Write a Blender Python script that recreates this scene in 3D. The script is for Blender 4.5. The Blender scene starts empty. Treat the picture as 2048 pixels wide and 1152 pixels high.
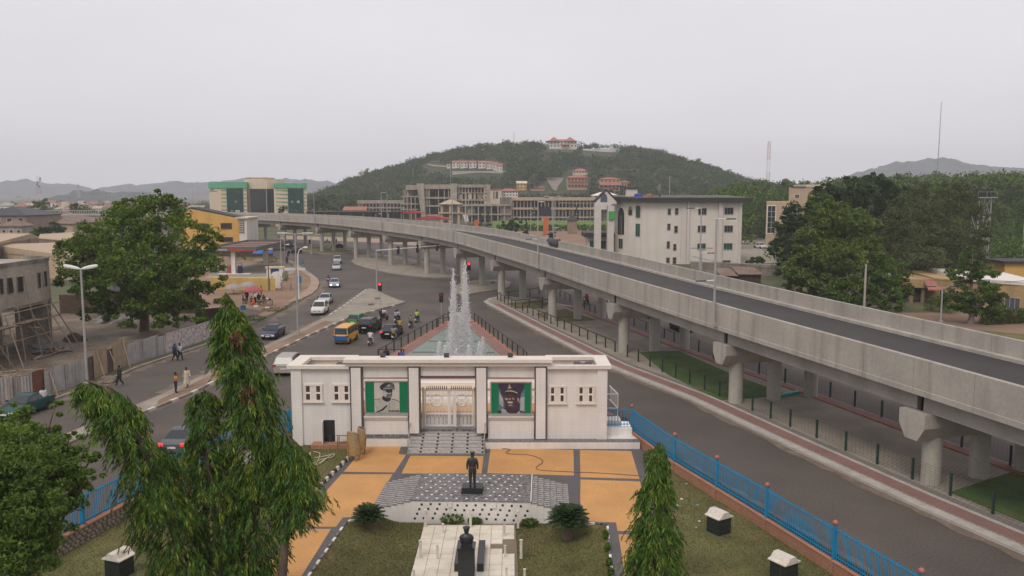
import bpy,bmesh,math,random
import numpy as np
from mathutils import Vector,Matrix
R=math.radians
random.seed(7)
RNG=np.random.default_rng(11)
SC=bpy.context.scene
COL=SC.collection
# ------ camera
CAM_H=16.5
PITCH=math.atan2(191,1700.0)
cd=bpy.data.cameras.new('camera')
cam=bpy.data.objects.new('camera',cd);COL.objects.link(cam)
cam.location=(0,0,CAM_H)
cam.rotation_euler=(math.pi/2-PITCH,0,0)
cd.sensor_width=36.0;cd.lens=36.0*1700/2048
cd.clip_start=0.2;cd.clip_end=12000
SC.camera=cam
# ------ sky, sun, exposure
SUN_EL,SUN_AZ=52.0,205.0
w=bpy.data.worlds.new('World');SC.world=w;w.use_nodes=True
nt=w.node_tree;N=nt.nodes;L=nt.links
for n in list(N):N.remove(n)
wo=N.new('ShaderNodeOutputWorld');bg=N.new('ShaderNodeBackground');L.new(bg.outputs[0],wo.inputs[0])
sky=N.new('ShaderNodeTexSky');sky.sky_type='NISHITA';sky.sun_disc=False
sky.sun_elevation=R(SUN_EL);sky.sun_rotation=R(SUN_AZ);sky.dust_density=6;sky.air_density=1.0
tc=N.new('ShaderNodeTexCoord')
nz=N.new('ShaderNodeTexNoise');nz.inputs['Scale'].default_value=1.6;nz.inputs['Detail'].default_value=4
mp=N.new('ShaderNodeMapping');mp.inputs['Scale'].default_value=(1,1,3.5)
L.new(tc.outputs['Generated'],mp.inputs[0]);L.new(mp.outputs[0],nz.inputs['Vector'])
cr=N.new('ShaderNodeValToRGB')
cr.color_ramp.elements[0].position=.25;cr.color_ramp.elements[0].color=(7.8,7.5,7.85,1)
cr.color_ramp.elements[1].position=.8;cr.color_ramp.elements[1].color=(9.25,8.95,9.3,1)
L.new(nz.outputs[0],cr.inputs[0])
mx=N.new('ShaderNodeMix');mx.data_type='RGBA';mx.inputs[0].default_value=.93
L.new(sky.outputs[0],mx.inputs[6]);L.new(cr.outputs[0],mx.inputs[7])
L.new(mx.outputs[2],bg.inputs['Color']);bg.inputs['Strength'].default_value=0.1
sd=bpy.data.lights.new('sun','SUN');sun=bpy.data.objects.new('sun',sd);COL.objects.link(sun)
sd.energy=1.5;sd.angle=R(22);sd.color=(1.0,.93,.82)
az=R(SUN_AZ)
sdir=Vector((math.sin(az)*math.cos(R(SUN_EL)),math.cos(az)*math.cos(R(SUN_EL)),math.sin(R(SUN_EL))))
sun.rotation_euler=sdir.to_track_quat('Z','Y').to_euler()
vs=SC.view_settings
vs.view_transform='Standard';vs.look='None';vs.exposure=0.0;vs.gamma=1.0;vs.use_curve_mapping=False
cy=SC.cycles
cy.max_bounces=5;cy.diffuse_bounces=3;cy.glossy_bounces=2;cy.transmission_bounces=4
cy.transparent_max_bounces=24;cy.volume_bounces=1;cy.use_denoising=True
cy.caustics_reflective=False;cy.caustics_refractive=False
# ------ measuring helpers
_c,_s=math.cos(PITCH),math.sin(PITCH)
def ray(px,py):
 u=(px-1024)/1700.;v=(576-py)/1700.
 return(u,_c+v*_s,-_s+v*_c)
def G(px,py,z=0.):
 r=ray(px,py);t=(z-CAM_H)/r[2]
 return Vector((r[0]*t,r[1]*t,z))
def D(px,py,y):
 r=ray(px,py);t=y/r[1]
 return Vector((r[0]*t,y,CAM_H+r[2]*t))
def G2(px,py,z=0.):
 p=G(px,py,z);return(p.x,p.y)
 # ------ mesh helpers
class MB:
 def __init__(s):s.v=[];s.f=[];s.m=[]
 def add(s,vs,fs,mi=0):
  o=len(s.v);s.v.extend([tuple(v)for v in vs])
  for f in fs:s.f.append(tuple(i+o for i in f));s.m.append(mi)
  return s
 def box(s,c,d,rz=0,mi=0,tilt=None):
  hx,hy,hz=d[0]/2,d[1]/2,d[2]/2
  vs=[Vector((x,y,z))for z in(-hz,hz)for x,y in((-hx,-hy),(hx,-hy),(hx,hy),(-hx,hy))]
  m=Matrix.Rotation(rz,3,'Z')
  if tilt:m=m@Matrix.Rotation(tilt[1],3,tilt[0])
  vs=[m@v+Vector(c)for v in vs]
  return s.add(vs,[(3,2,1,0),(4,5,6,7),(0,1,5,4),(1,2,6,5),(2,3,7,6),(3,0,4,7)],mi)
 def bx(s,x0,y0,z0,x1,y1,z1,mi=0):
  return s.box(((x0+x1)/2,(y0+y1)/2,(z0+z1)/2),(abs(x1-x0),abs(y1-y0),abs(z1-z0)),0,mi)
 def prism(s,poly,z0,z1,mi=0,mt=None):
  a=sum(poly[i][0]*poly[(i+1)%len(poly)][1]-poly[(i+1)%len(poly)][0]*poly[i][1]for i in range(len(poly)))
  if a<0:poly=poly[::-1]
  n=len(poly)
  zz0=z0 if callable(z0)else(lambda x,y:z0)
  zz1=z1 if callable(z1)else(lambda x,y:z1)
  vs=[(p[0],p[1],zz0(p[0],p[1]))for p in poly]+[(p[0],p[1],zz1(p[0],p[1]))for p in poly]
  s.add(vs,[tuple(range(n-1,-1,-1))]+[(i,(i+1)%n,n+(i+1)%n,n+i)for i in range(n)],mi)
  o=len(s.v)-2*n
  s.f.append(tuple(range(o+n,o+2*n)));s.m.append(mi if mt is None else mt)
  return s
 def xprism(s,poly,y0,y1,mi=0):
  a=sum(poly[i][0]*poly[(i+1)%len(poly)][1]-poly[(i+1)%len(poly)][0]*poly[i][1]for i in range(len(poly)))
  if a<0:poly=poly[::-1]
  n=len(poly)
  vs=[(p[0],y0,p[1])for p in poly]+[(p[0],y1,p[1])for p in poly]
  return s.add(vs,[tuple(range(n)),tuple(range(2*n-1,n-1,-1))]+[(i,n+i,n+(i+1)%n,(i+1)%n)for i in range(n)],mi)
 def tube(s,pts,r,n=8,mi=0,r1=None):
  pts=[Vector(p)for p in pts];k=len(pts);o=len(s.v);prev=None
  for i,p in enumerate(pts):
   t=(pts[min(i+1,k-1)]-pts[max(i-1,0)]).normalized()
   if prev is None:
    a=Vector((0,0,1))if abs(t.z)<.9 else Vector((1,0,0))
    u=t.cross(a).normalized()
   else:
    u=(prev-t*prev.dot(t)).normalized()
   prev=u;v=t.cross(u)
   rr=r[i]if isinstance(r,(list,tuple))else(r if r1 is None else r+(r1-r)*i/max(1,k-1))
   for j in range(n):
    q=2*math.pi*j/n
    s.v.append(tuple(p+(u*math.cos(q)+v*math.sin(q))*rr))
  for i in range(k-1):
   for j in range(n):
    a=o+i*n+j;b=o+i*n+(j+1)%n
    s.f.append((a,b,b+n,a+n));s.m.append(mi)
  s.f.append(tuple(o+j for j in range(n-1,-1,-1)));s.m.append(mi)
  s.f.append(tuple(o+(k-1)*n+j for j in range(n)));s.m.append(mi)
  return s
 def lathe(s,prof,c=(0,0,0),n=16,mi=0,axis='z',sx=1,sy=1):
  o=len(s.v);k=len(prof)
  for(r,h)in prof:
   for j in range(n):
    q=2*math.pi*j/n;x,y=r*math.cos(q)*sx,r*math.sin(q)*sy
    if axis=='z':p=(x,y,h)
    elif axis=='y':p=(x,h,-y)
    else:p=(h,x,y)
    s.v.append((p[0]+c[0],p[1]+c[1],p[2]+c[2]))
  for i in range(k-1):
   for j in range(n):
    a=o+i*n+j;b=o+i*n+(j+1)%n
    s.f.append((a,b,b+n,a+n));s.m.append(mi)
  if prof[0][0]>1e-6:s.f.append(tuple(o+j for j in range(n-1,-1,-1)));s.m.append(mi)
  if prof[-1][0]>1e-6:s.f.append(tuple(o+(k-1)*n+j for j in range(n)));s.m.append(mi)
  return s
 def ball(s,c,r,n=10,k=7,mi=0,sc=(1,1,1)):
  prof=[(max(1e-5,math.sin(math.pi*i/k))*r,-math.cos(math.pi*i/k)*r*sc[2])for i in range(k+1)]
  return s.lathe(prof,c,n,mi,'z',sc[0],sc[1])
 def mesh(s,name,mats,smooth=None):
  me=bpy.data.meshes.new(name);me.from_pydata(s.v,[],s.f)
  for m in(mats if isinstance(mats,(list,tuple))else[mats]):me.materials.append(MAT(m))
  if any(s.m):me.polygons.foreach_set('material_index',s.m)
  if smooth is not None:
   me.shade_smooth()
   me.set_sharp_from_angle(angle=R(smooth))
  me.update()
  return me
 def build(s,name,mats,parent=None,smooth=None,world=True,org=None,**tagkw):
  off=Vector((0,0,0))
  if parent is not None and world:
   p=parent
   while p is not None:off+=p.location;p=p.parent
  elif org is not None:off=Vector(org)
  if off.length>0:s.v=[(v[0]-off.x,v[1]-off.y,v[2]-off.z)for v in s.v]
  o=bpy.data.objects.new(name,s.mesh(name,mats,smooth));COL.objects.link(o)
  if parent is not None:o.parent=parent
  elif org is not None:o.location=off
  if tagkw:tag(o,**tagkw)
  return o
def tag(o,label=None,cat=None,group=None,kind=None):
 if label:o['label']=label
 if cat:o['category']=cat
 if group:o['group']=group
 if kind:o['kind']=kind
 return o
def thing(name,label,cat,loc=(0,0,0),rz=0,group=None):
 o=bpy.data.objects.new(name,None);COL.objects.link(o);o.empty_display_size=.3
 o.location=loc;o.rotation_euler=(0,0,rz)
 return tag(o,label,cat,group)
def inst(me,name,parent=None,loc=(0,0,0),rz=0,rot=None,sc=None):
 o=bpy.data.objects.new(name,me);COL.objects.link(o)
 if parent is not None:o.parent=parent
 o.location=loc;o.rotation_euler=rot if rot else(0,0,rz)
 if sc:o.scale=sc
 return o
def winst(me,name,parent,loc,rz=0,rot=None,sc=None):
 off=Vector((0,0,0));p=parent
 while p is not None:off+=p.location;p=p.parent
 return inst(me,name,parent,Vector(loc)-off,rz,rot,sc)
def copy_tree(o,parent=None):
 c=o.copy();COL.objects.link(c);c.parent=parent
 for ch in list(o.children):copy_tree(ch,c)
 return c
def offset_poly(poly,d):
 a=sum(poly[i][0]*poly[(i+1)%len(poly)][1]-poly[(i+1)%len(poly)][0]*poly[i][1]for i in range(len(poly)))
 if a<0:poly=poly[::-1]
 out=[];n=len(poly)
 for i in range(n):
  p0,p1,p2=[Vector((q[0],q[1]))for q in(poly[i-1],poly[i],poly[(i+1)%n])]
  e0=(p1-p0).normalized();e1=(p2-p1).normalized()
  n0=Vector((-e0.y,e0.x));n1=Vector((-e1.y,e1.x))
  b=(n0+n1);b=b/max(b.length,.2)
  k=d/max(.45,b.dot(n0))
  q=p1+b*k;out.append((q.x,q.y))
 return out
 # ------ materials
_mats={}
_defs={}
def M(name,col,rough=.75,var=.12,scale=.8,fine=0.,fscale=25.,bump=0.,bscale=None,metal=0.,stain=None,stain_amt=0.,stain_scale=.25,island=0.,spec=.35,emit=0.,trans=0.,alpha=1.,streak=False,brick=None,grid=None):
 _defs[name]=dict(col=col,rough=rough,var=var,scale=scale,fine=fine,fscale=fscale,bump=bump,bscale=bscale,metal=metal,stain=stain,stain_amt=stain_amt,stain_scale=stain_scale,island=island,spec=spec,emit=emit,trans=trans,alpha=alpha,streak=streak,brick=brick,grid=grid)
def MAT(name):
 if name in _mats:return _mats[name]
 d=_defs[name]
 m=bpy.data.materials.new(name);m.use_nodes=True;_mats[name]=m
 nt=m.node_tree;N=nt.nodes;L=nt.links
 bs=N['Principled BSDF'];out=N['Material Output']
 bs.inputs['Roughness'].default_value=d['rough'];bs.inputs['Metallic'].default_value=d['metal']
 bs.inputs['Specular IOR Level'].default_value=d['spec']
 col=d['col'];base=(col[0],col[1],col[2],1)
 geo=N.new('ShaderNodeNewGeometry')
 pos=geo.outputs['Position']
 def rgb(k):return(min(1,col[0]*k),min(1,col[1]*k),min(1,col[2]*k),1)
 def mix(f,a,b,mode='MIX'):
  x=N.new('ShaderNodeMix');x.data_type='RGBA';x.blend_type=mode
  if isinstance(f,float):x.inputs[0].default_value=f
  else:L.new(f,x.inputs[0])
  for i,q in((6,a),(7,b)):
   if isinstance(q,tuple):x.inputs[i].default_value=q
   else:L.new(q,x.inputs[i])
  return x.outputs[2]
 def noise(sc,det=4,vec=None,mapscale=None):
  n=N.new('ShaderNodeTexNoise');n.inputs['Scale'].default_value=sc;n.inputs['Detail'].default_value=det
  v=vec or pos
  if mapscale:
   mpn=N.new('ShaderNodeMapping');mpn.inputs['Scale'].default_value=mapscale;L.new(v,mpn.inputs[0]);v=mpn.outputs[0]
  L.new(v,n.inputs['Vector']);return n.outputs[0]
 def ramp(f,p0,p1):
  r=N.new('ShaderNodeMapRange');L.new(f,r.inputs[0])
  r.inputs[1].default_value=p0;r.inputs[2].default_value=p1
  return r.outputs[0]
 c=base
 if d['var']>0:c=mix(ramp(noise(d['scale'],5),.3,.7),rgb(1-d['var']),rgb(1+d['var']))
 if d['island']>0:
  r=N.new('ShaderNodeMapRange');L.new(geo.outputs['Random Per Island'],r.inputs[0])
  r.inputs[3].default_value=1-d['island'];r.inputs[4].default_value=1+d['island']
  hs=N.new('ShaderNodeHueSaturation');L.new(r.outputs[0],hs.inputs['Value'])
  r2=N.new('ShaderNodeMapRange');L.new(geo.outputs['Random Per Island'],r2.inputs[0])
  r2.inputs[3].default_value=.485;r2.inputs[4].default_value=.515;L.new(r2.outputs[0],hs.inputs['Hue'])
  if isinstance(c,tuple):hs.inputs['Color'].default_value=c
  else:L.new(c,hs.inputs['Color'])
  c=hs.outputs[0]
 if d['fine']>0:
  c=mix(ramp(noise(d['fscale'],2),.3,.7),mix(1.,c,(1-d['fine'],)*3+(1,),'MULTIPLY'),mix(1.,c,(1+d['fine'],)*3+(1,),'MULTIPLY'))
 if d['stain']and d['stain_amt']>0:
  ms=(1.6,1.6,.12)if d['streak']else None
  f=ramp(noise(d['stain_scale'],6,None,ms),.48,.72)
  mm=N.new('ShaderNodeMath');mm.operation='MULTIPLY';L.new(f,mm.inputs[0]);mm.inputs[1].default_value=d['stain_amt']
  c=mix(mm.outputs[0],c,tuple(d['stain'])+(1,))
 if d['brick']:
  bw,bh,mort,mcol,plane=d['brick']
  bt=N.new('ShaderNodeTexBrick')
  if plane=='xz':
   sep=N.new('ShaderNodeSeparateXYZ');L.new(pos,sep.inputs[0])
   ad=N.new('ShaderNodeMath');L.new(sep.outputs[0],ad.inputs[0]);L.new(sep.outputs[1],ad.inputs[1])
   cb=N.new('ShaderNodeCombineXYZ');L.new(ad.outputs[0],cb.inputs[0]);L.new(sep.outputs[2],cb.inputs[1])
   L.new(cb.outputs[0],bt.inputs['Vector'])
  else:L.new(pos,bt.inputs['Vector'])
  bt.inputs['Scale'].default_value=1;bt.inputs['Brick Width'].default_value=bw;bt.inputs['Row Height'].default_value=bh
  bt.inputs['Mortar Size'].default_value=mort;bt.inputs['Mortar Smooth'].default_value=.2
  if d['grid']:bt.offset=0
  c=mix(bt.outputs['Fac'],c,tuple(mcol)+(1,))
 if isinstance(c,tuple):bs.inputs['Base Color'].default_value=c
 else:L.new(c,bs.inputs['Base Color'])
 if d['bump']>0:
  b=N.new('ShaderNodeBump');b.inputs['Strength'].default_value=d['bump'];b.inputs['Distance'].default_value=.05
  L.new(noise(d['bscale']or d['fscale'],3),b.inputs['Height']);L.new(b.outputs[0],bs.inputs['Normal'])
 if d['emit']>0:
  bs.inputs['Emission Color'].default_value=base;bs.inputs['Emission Strength'].default_value=d['emit']
 if d['trans']>0:
  tr=N.new('ShaderNodeBsdfTranslucent');ms=N.new('ShaderNodeMixShader');ms.inputs[0].default_value=d['trans']
  if isinstance(c,tuple):tr.inputs[0].default_value=c
  else:L.new(c,tr.inputs[0])
  L.new(bs.outputs[0],ms.inputs[1]);L.new(tr.outputs[0],ms.inputs[2]);L.new(ms.outputs[0],out.inputs[0])
 if d['alpha']<1:
  bs.inputs['Alpha'].default_value=d['alpha']
 m.cycles.emission_sampling='NONE'if d['emit']<5 else 'AUTO'
 return m
M('dirt',(.25,.158,.105),.95,.22,.15,.18,6,.3,3,stain=(.16,.12,.09),stain_amt=.7,stain_scale=.12)
M('dirt_grey',(.135,.108,.083),.95,.35,.3,.35,4,.4,3,stain=(.25,.165,.11),stain_amt=.85,stain_scale=.25)
M('scrub',(.075,.085,.035),.95,.3,.12,.3,3,.4,2,stain=(.2,.145,.1),stain_amt=.8,stain_scale=.05)
M('asphalt',(.089,.074,.064),.85,.16,.16,.18,7,.1,20,stain=(.15,.118,.094),stain_amt=.5,stain_scale=.11)
M('dust',(.17,.13,.1),.95,.2,.8,.2,6)
M('asphalt_new',(.045,.041,.04),.75,.1,.3,.1,14,.1,20,stain=(.07,.06,.055),stain_amt=.4,stain_scale=.2)
M('paver_grey',(.35,.3,.24),.9,.14,.35,.12,9,stain=(.12,.11,.1),stain_amt=.45,stain_scale=.3,brick=(.4,.2,.02,(.12,.11,.1),'xy'))
M('paver_dark',(.2,.18,.16),.9,.12,.5,.1,9,brick=(.4,.2,.02,(.09,.085,.08),'xy'))
M('paver_red',(.27,.145,.125),.9,.16,.5,.12,9,stain=(.22,.17,.15),stain_amt=.5,stain_scale=.4,brick=(.22,.11,.015,(.17,.1,.09),'xy'))
M('paver_tan',(.33,.25,.19),.9,.12,.4,.1,9,stain=(.25,.17,.12),stain_amt=.5,stain_scale=.3)
M('kerb',(.27,.235,.205),.9,.18,.8,.15,8,stain=(.16,.13,.11),stain_amt=.6,stain_scale=.6)
M('kerb_white',(.62,.57,.5),.85,.15,1.2,.1,8,stain=(.35,.27,.2),stain_amt=.6,stain_scale=1.2)
M('kerb_black',(.05,.046,.044),.85,.2,1.2,.1,8,stain=(.2,.16,.12),stain_amt=.5,stain_scale=1.2)
M('line_paint',(.5,.44,.36),.8,.2,1.5,.2,6)
M('tyre_mark',(.055,.05,.05),.8,.1)
M('grass',(.115,.11,.04),.95,.3,.5,.35,12,.5,25,stain=(.2,.145,.065),stain_amt=.7,stain_scale=.35)
M('grass_green',(.06,.112,.024),.95,.25,.8,.35,10,.5,25,stain=(.15,.12,.06),stain_amt=.65,stain_scale=.45)
M('blade',(.12,.125,.038),.9,.2,.7,island=.4,trans=.3,stain=(.24,.18,.08),stain_amt=.75,stain_scale=.4)
M('blade_green',(.042,.1,.02),.9,.2,.7,island=.4,trans=.3)
M('orange_paving',(.55,.29,.11),.85,.14,.45,.12,8,.1,12,stain=(.44,.25,.11),stain_amt=.6,stain_scale=.5,brick=(.2,.1,.008,(.46,.23,.07),'xy'))
M('charcoal_paving',(.115,.105,.108),.8,.15,.7,.15,10,brick=(.2,.1,.01,(.08,.075,.075),'xy'))
M('pad_tile',(.66,.6,.5),.6,.1,.8,.06,10,stain=(.42,.33,.22),stain_amt=.65,stain_scale=.6)
M('gap_dirt',(.18,.14,.1),.95,.2)
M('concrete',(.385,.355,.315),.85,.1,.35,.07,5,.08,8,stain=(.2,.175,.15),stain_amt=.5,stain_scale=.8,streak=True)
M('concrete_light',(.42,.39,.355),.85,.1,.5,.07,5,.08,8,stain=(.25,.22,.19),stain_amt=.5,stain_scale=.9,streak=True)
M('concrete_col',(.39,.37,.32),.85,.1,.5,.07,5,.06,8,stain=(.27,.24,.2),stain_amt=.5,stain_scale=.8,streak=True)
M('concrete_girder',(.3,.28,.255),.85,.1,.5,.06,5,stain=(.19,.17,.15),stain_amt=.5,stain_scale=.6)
M('concrete_raw',(.35,.305,.25),.9,.2,.3,.15,4,.2,4,stain=(.15,.13,.115),stain_amt=.5,stain_scale=.35,streak=True)
M('concrete_dirty',(.23,.2,.17),.9,.25,.4,.2,3,.3,4,stain=(.09,.08,.07),stain_amt=.8,stain_scale=.5,streak=True)
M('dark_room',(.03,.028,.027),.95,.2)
M('tile_white',(.74,.7,.665),.4,.06,.6,.03,8,stain=(.55,.5,.46),stain_amt=.4,stain_scale=.9,streak=True,brick=(.42,.24,.005,(.61,.57,.535),'xz'),grid=True)
M('plaster_white',(.72,.675,.63),.7,.05,.6,.03,8,stain=(.5,.44,.38),stain_amt=.35,stain_scale=.9,streak=True)
M('coping',(.72,.66,.59),.7,.07,.8,.05,8,stain=(.5,.42,.34),stain_amt=.4,stain_scale=.8)
M('mosaic_dark',(.1,.08,.085),.45,.5,14.,.5,40)
M('marble_grey',(.15,.138,.14),.4,.7,6.,.6,20)
M('granite_black',(.02,.022,.025),.25,.3,20,spec=.5)
M('granite_box',(.018,.024,.024),.3,.3,9,spec=.5,brick=(.6,.35,.012,(.05,.055,.05),'xz'),grid=True)
M('bronze_dark',(.022,.022,.026),.45,.15,10,spec=.5)
M('sash_brown',(.1,.04,.02),.6,.1)
M('white_paint',(.78,.74,.7),.5,.04,2)
M('cream',(.62,.52,.38),.8,.08,.5,.05,6,stain=(.4,.32,.22),stain_amt=.4,stain_scale=.6,streak=True)
M('office_white',(.66,.6,.545),.8,.06,.3,.04,5,stain=(.5,.42,.35),stain_amt=.4,stain_scale=.3,streak=True)
M('office_pink',(.6,.54,.51),.8,.06,.3,.04,5)
M('roof_dark',(.04,.037,.04),.7,.15,.5)
M('roof_moss',(.1,.098,.07),.8,.25,.5,.15,3)
M('glass_dark',(.02,.024,.026),.12,.2,.5,spec=.6)
M('glass_green',(.01,.062,.042),.3,.2,.4,spec=.25)
M('glass_blue',(.08,.1,.13),.15,.2,.4,spec=.6)
M('window_dark',(.03,.028,.03),.25,.3,1.,spec=.5)
M('window_brown',(.075,.045,.035),.3,.3,3.,spec=.5)
M('frame_grey',(.3,.28,.26),.5,.1)
M('green_sign',(.05,.33,.075),.5,.08,1)
M('green_print',(.0,.17,.07),.45,.04,1)
M('fascia',(.12,.105,.1),.6,.1)
M('bank_green',(.1,.36,.22),.6,.08,.3,.05,3)
M('bank_green_deep',(.085,.26,.15),.6,.08,.3,.05,3)
M('bank_cream',(.62,.5,.385),.8,.06,.4)
M('bank_stripe',(.2,.36,.19),.7,.08)
M('yellow_wall',(.62,.36,.1),.8,.08,.4,.06,4,stain=(.45,.27,.1),stain_amt=.4,stain_scale=.4,streak=True)
M('yellow_dirty',(.5,.36,.11),.85,.12,.6,.1,4,stain=(.42,.25,.13),stain_amt=.6,stain_scale=.4)
M('ochre_wall',(.42,.29,.145),.85,.1,.5,.1,4,stain=(.25,.17,.09),stain_amt=.5,stain_scale=.5,streak=True)
M('beige_wall',(.47,.35,.25),.85,.1,.5,.06,4,stain=(.33,.24,.17),stain_amt=.4,stain_scale=.5,streak=True)
M('terracotta',(.36,.14,.09),.85,.12,.6,.12,4)
M('peach_wall',(.48,.3,.18),.85,.1,.4)
M('red_roof',(.34,.14,.105),.8,.12,.4,.1,2)
M('red_canopy',(.36,.055,.05),.7,.15,.5)
M('roof_beige',(.44,.335,.235),.75,.1,.3,.06,3,stain=(.3,.2,.14),stain_amt=.5,stain_scale=.3,brick=(60,.9,.02,(.34,.25,.17),'xy'))
M('roof_rust',(.2,.14,.11),.85,.2,.4,.15,3)
M('brown_wall',(.26,.19,.145),.85,.15,.5,.1,4)
M('brick_low',(.37,.185,.115),.85,.15,.8,.12,6,stain=(.2,.12,.085),stain_amt=.5,stain_scale=.8,brick=(.5,.2,.012,(.24,.13,.09),'xz'))
M('coping_red',(.42,.2,.125),.85,.12,1.)
M('stone_wall',(.27,.215,.165),.9,.2,2.,.2,9,.3,9)
M('stone_mortar',(.15,.12,.095),.95,.2,2.)
M('sheet_zinc',(.4,.385,.37),.55,.15,1.2,.1,6,metal=.2,stain=(.19,.12,.085),stain_amt=.7,stain_scale=1.2,streak=True)
M('sheet_tan',(.36,.27,.185),.7,.12,1.2,.1,6,stain=(.22,.15,.1),stain_amt=.5,stain_scale=1.,streak=True)
M('sheet_rust',(.17,.07,.045),.85,.2,1.2,.15,6)
M('sheet_dark',(.11,.085,.075),.85,.2,1.2,.15,6)
M('posters',(.5,.44,.43),.8,.5,3.2,.35,9,stain=(.27,.12,.14),stain_amt=.6,stain_scale=4.5)
M('wood',(.18,.135,.1),.85,.2,1.5,.15,12)
M('wood_pale',(.3,.23,.165),.85,.2,1.5,.15,12)
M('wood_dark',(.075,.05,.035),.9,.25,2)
M('rubble',(.17,.16,.15),.95,.3,1.5,.25,8)
M('blue_paint',(.012,.235,.45),.5,.08,1.5,.05,10)
M('ball_red',(.4,.13,.11),.5,.1,3)
M('rail_dark',(.028,.032,.03),.55,.15,2)
M('post_green',(.02,.045,.038),.55,.15,2)
M('galv',(.4,.39,.385),.5,.08,1.,metal=.35)
M('lamp_white',(.75,.73,.72),.5,.04)
M('lamp_dark',(.06,.06,.065),.5,.1)
M('signal_black',(.016,.016,.018),.5,.1)
M('signal_red',(1.,.03,.045),.4,0,emit=3.2)
M('signal_dim',(.2,.025,.025),.4,0,emit=.3)
M('signal_off',(.035,.03,.03),.3,0)
M('mast_red',(.33,.075,.065),.6,.1)
M('mast_white',(.6,.57,.56),.6,.1)
M('tank_black',(.022,.024,.03),.5,.1)
M('tank_blue',(.03,.07,.42),.5,.08)
M('dish',(.16,.14,.14),.6,.2,3)
M('teal',(.03,.3,.27),.5,.1,2)
M('sign_blue',(.025,.17,.3),.5,.1,2)
M('poster_blue',(.02,.12,.32),.5,.6,3.)
M('wire',(.02,.02,.02),.6,0)
M('cable',(.2,.12,.07),.7,0)
M('cane',(.34,.22,.085),.7,.2,6.,.15,30)
M('hose',(.52,.44,.33),.6,.1)
M('umb_grey',(.3,.265,.26),.85,.12,1.5)
M('umb_red',(.36,.085,.105),.8,.1,1.5)
M('umb_blue',(.035,.17,.5),.8,.1,1.5)
M('tarp',(.075,.075,.08),.6,.3,2.)
M('banner_white',(.6,.57,.56),.7,.1,2)
M('screen_black',(.014,.014,.016),.3,.1,spec=.5)
M('board_orange',(.5,.13,.05),.6,.08)
M('lime_wall',(.2,.34,.085),.7,.1,.6)
M('water',(.98,.98,.99),.5,0,spec=.5,trans=.4)
M('pool_green',(.125,.18,.145),.35,.08,.4,.05,6,stain=(.2,.225,.185),stain_amt=.35,stain_scale=.5,spec=.4)
M('pool_band',(.13,.095,.085),.6,.12,.6)
M('leaf_ashoka',(.066,.14,.013),.5,.15,.8,island=.5,trans=.35,spec=.4)
M('leaf_ashoka_new',(.19,.25,.025),.5,.12,.8,island=.4,trans=.4,spec=.4)
M('leaf_dead',(.16,.07,.035),.8,.2,.8,island=.4,trans=.2)
M('leaf_broad',(.105,.165,.014),.6,.3,.35,island=.5,trans=.4)
M('leaf_olive',(.095,.112,.04),.7,.3,.2,island=.5,trans=.35)
M('leaf_mid',(.084,.142,.018),.6,.25,.2,island=.5,trans=.3)
M('leaf_feather',(.108,.152,.026),.7,.25,.2,island=.5,trans=.3)
M('leaf_dark',(.042,.078,.024),.6,.25,.2,island=.5,trans=.3)
M('leaf_pale',(.08,.108,.034),.7,.25,.15,island=.5,trans=.3)
M('leaf_corner',(.12,.19,.03),.6,.25,.5,island=.5,trans=.4)
M('tread_grey',(.36,.335,.325),.4,.3,6.,.3,20)
M('leaf_cycad',(.028,.06,.014),.45,.2,2.,island=.35,trans=.2)
M('leaf_hedge',(.075,.105,.014),.6,.25,.5,island=.4,trans=.3)
M('forest',(.036,.08,.012),.8,.45,.028,island=.45,trans=.25,stain=(.105,.1,.045),stain_amt=.6,stain_scale=.02)
M('forest_dry',(.085,.09,.04),.8,.35,.03,island=.45,trans=.25)
M('hill_ground',(.045,.055,.025),.95,.35,.02,.3,.3)
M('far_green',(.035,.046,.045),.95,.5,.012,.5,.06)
M('bark',(.12,.09,.065),.9,.25,3.,.2,20,.4,15)
M('bark_grey',(.2,.175,.15),.9,.25,3.,.2,20)
for nm,c_,r_ in(('white',(.66,.64,.6),.3),('silver',(.42,.43,.44),.3),('bluegrey',(.3,.34,.4),.3),('navy',(.012,.018,.055),.28),('black',(.007,.007,.008),.25),('green',(.05,.24,.075),.35),('darkgreen',(.008,.055,.047),.3),('gold',(.33,.3,.27),.35),('grey',(.09,.095,.105),.3),('yellow',(.68,.34,.03),.4),('vanblue',(.02,.11,.27),.4),('maroon',(.12,.02,.025),.35)):
 M('car_'+nm,c_,r_,.03,.8,spec=.35)
M('car_glass',(.022,.027,.032),.08,.1,1.,spec=.6)
M('tyre',(.018,.017,.017),.9,.1)
M('rim',(.4,.39,.38),.35,.1,metal=.5)
M('bumper',(.03,.03,.032),.6,.1)
M('lamp_clear',(.75,.75,.72),.2,0,spec=.6)
M('lamp_on',(1.,.96,.88),.2,0,emit=2.2)
M('lamp_tail',(.3,.02,.025),.25,0,spec=.6)
M('lamp_brake',(.9,.05,.07),.25,0,emit=.9)
M('plate',(.62,.6,.55),.5,.1)
M('chrome',(.5,.5,.5),.25,.05,metal=.8)
M('skin',(.075,.042,.028),.6,.1,6)
M('hair',(.012,.01,.01),.8,.1)
M('eye',(.5,.48,.45),.4,0)
for nm,c_ in(('black',(.02,.02,.024)),('white',(.62,.58,.57)),('orange',(.5,.2,.04)),('cream',(.5,.43,.33)),('blue',(.06,.09,.3)),('navy',(.02,.025,.06)),('red',(.3,.035,.05)),('grey',(.18,.17,.17)),('khaki',(.3,.25,.16)),('mustard',(.4,.28,.05)),('lime',(.4,.5,.1)),('purple',(.14,.05,.14)),('skyblue',(.22,.36,.5)),('denim',(.05,.07,.12)),('brown',(.12,.07,.045)),('check',(.3,.33,.4))):
 M('cloth_'+nm,c_,.9,.15,5.,.1,20)
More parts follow.
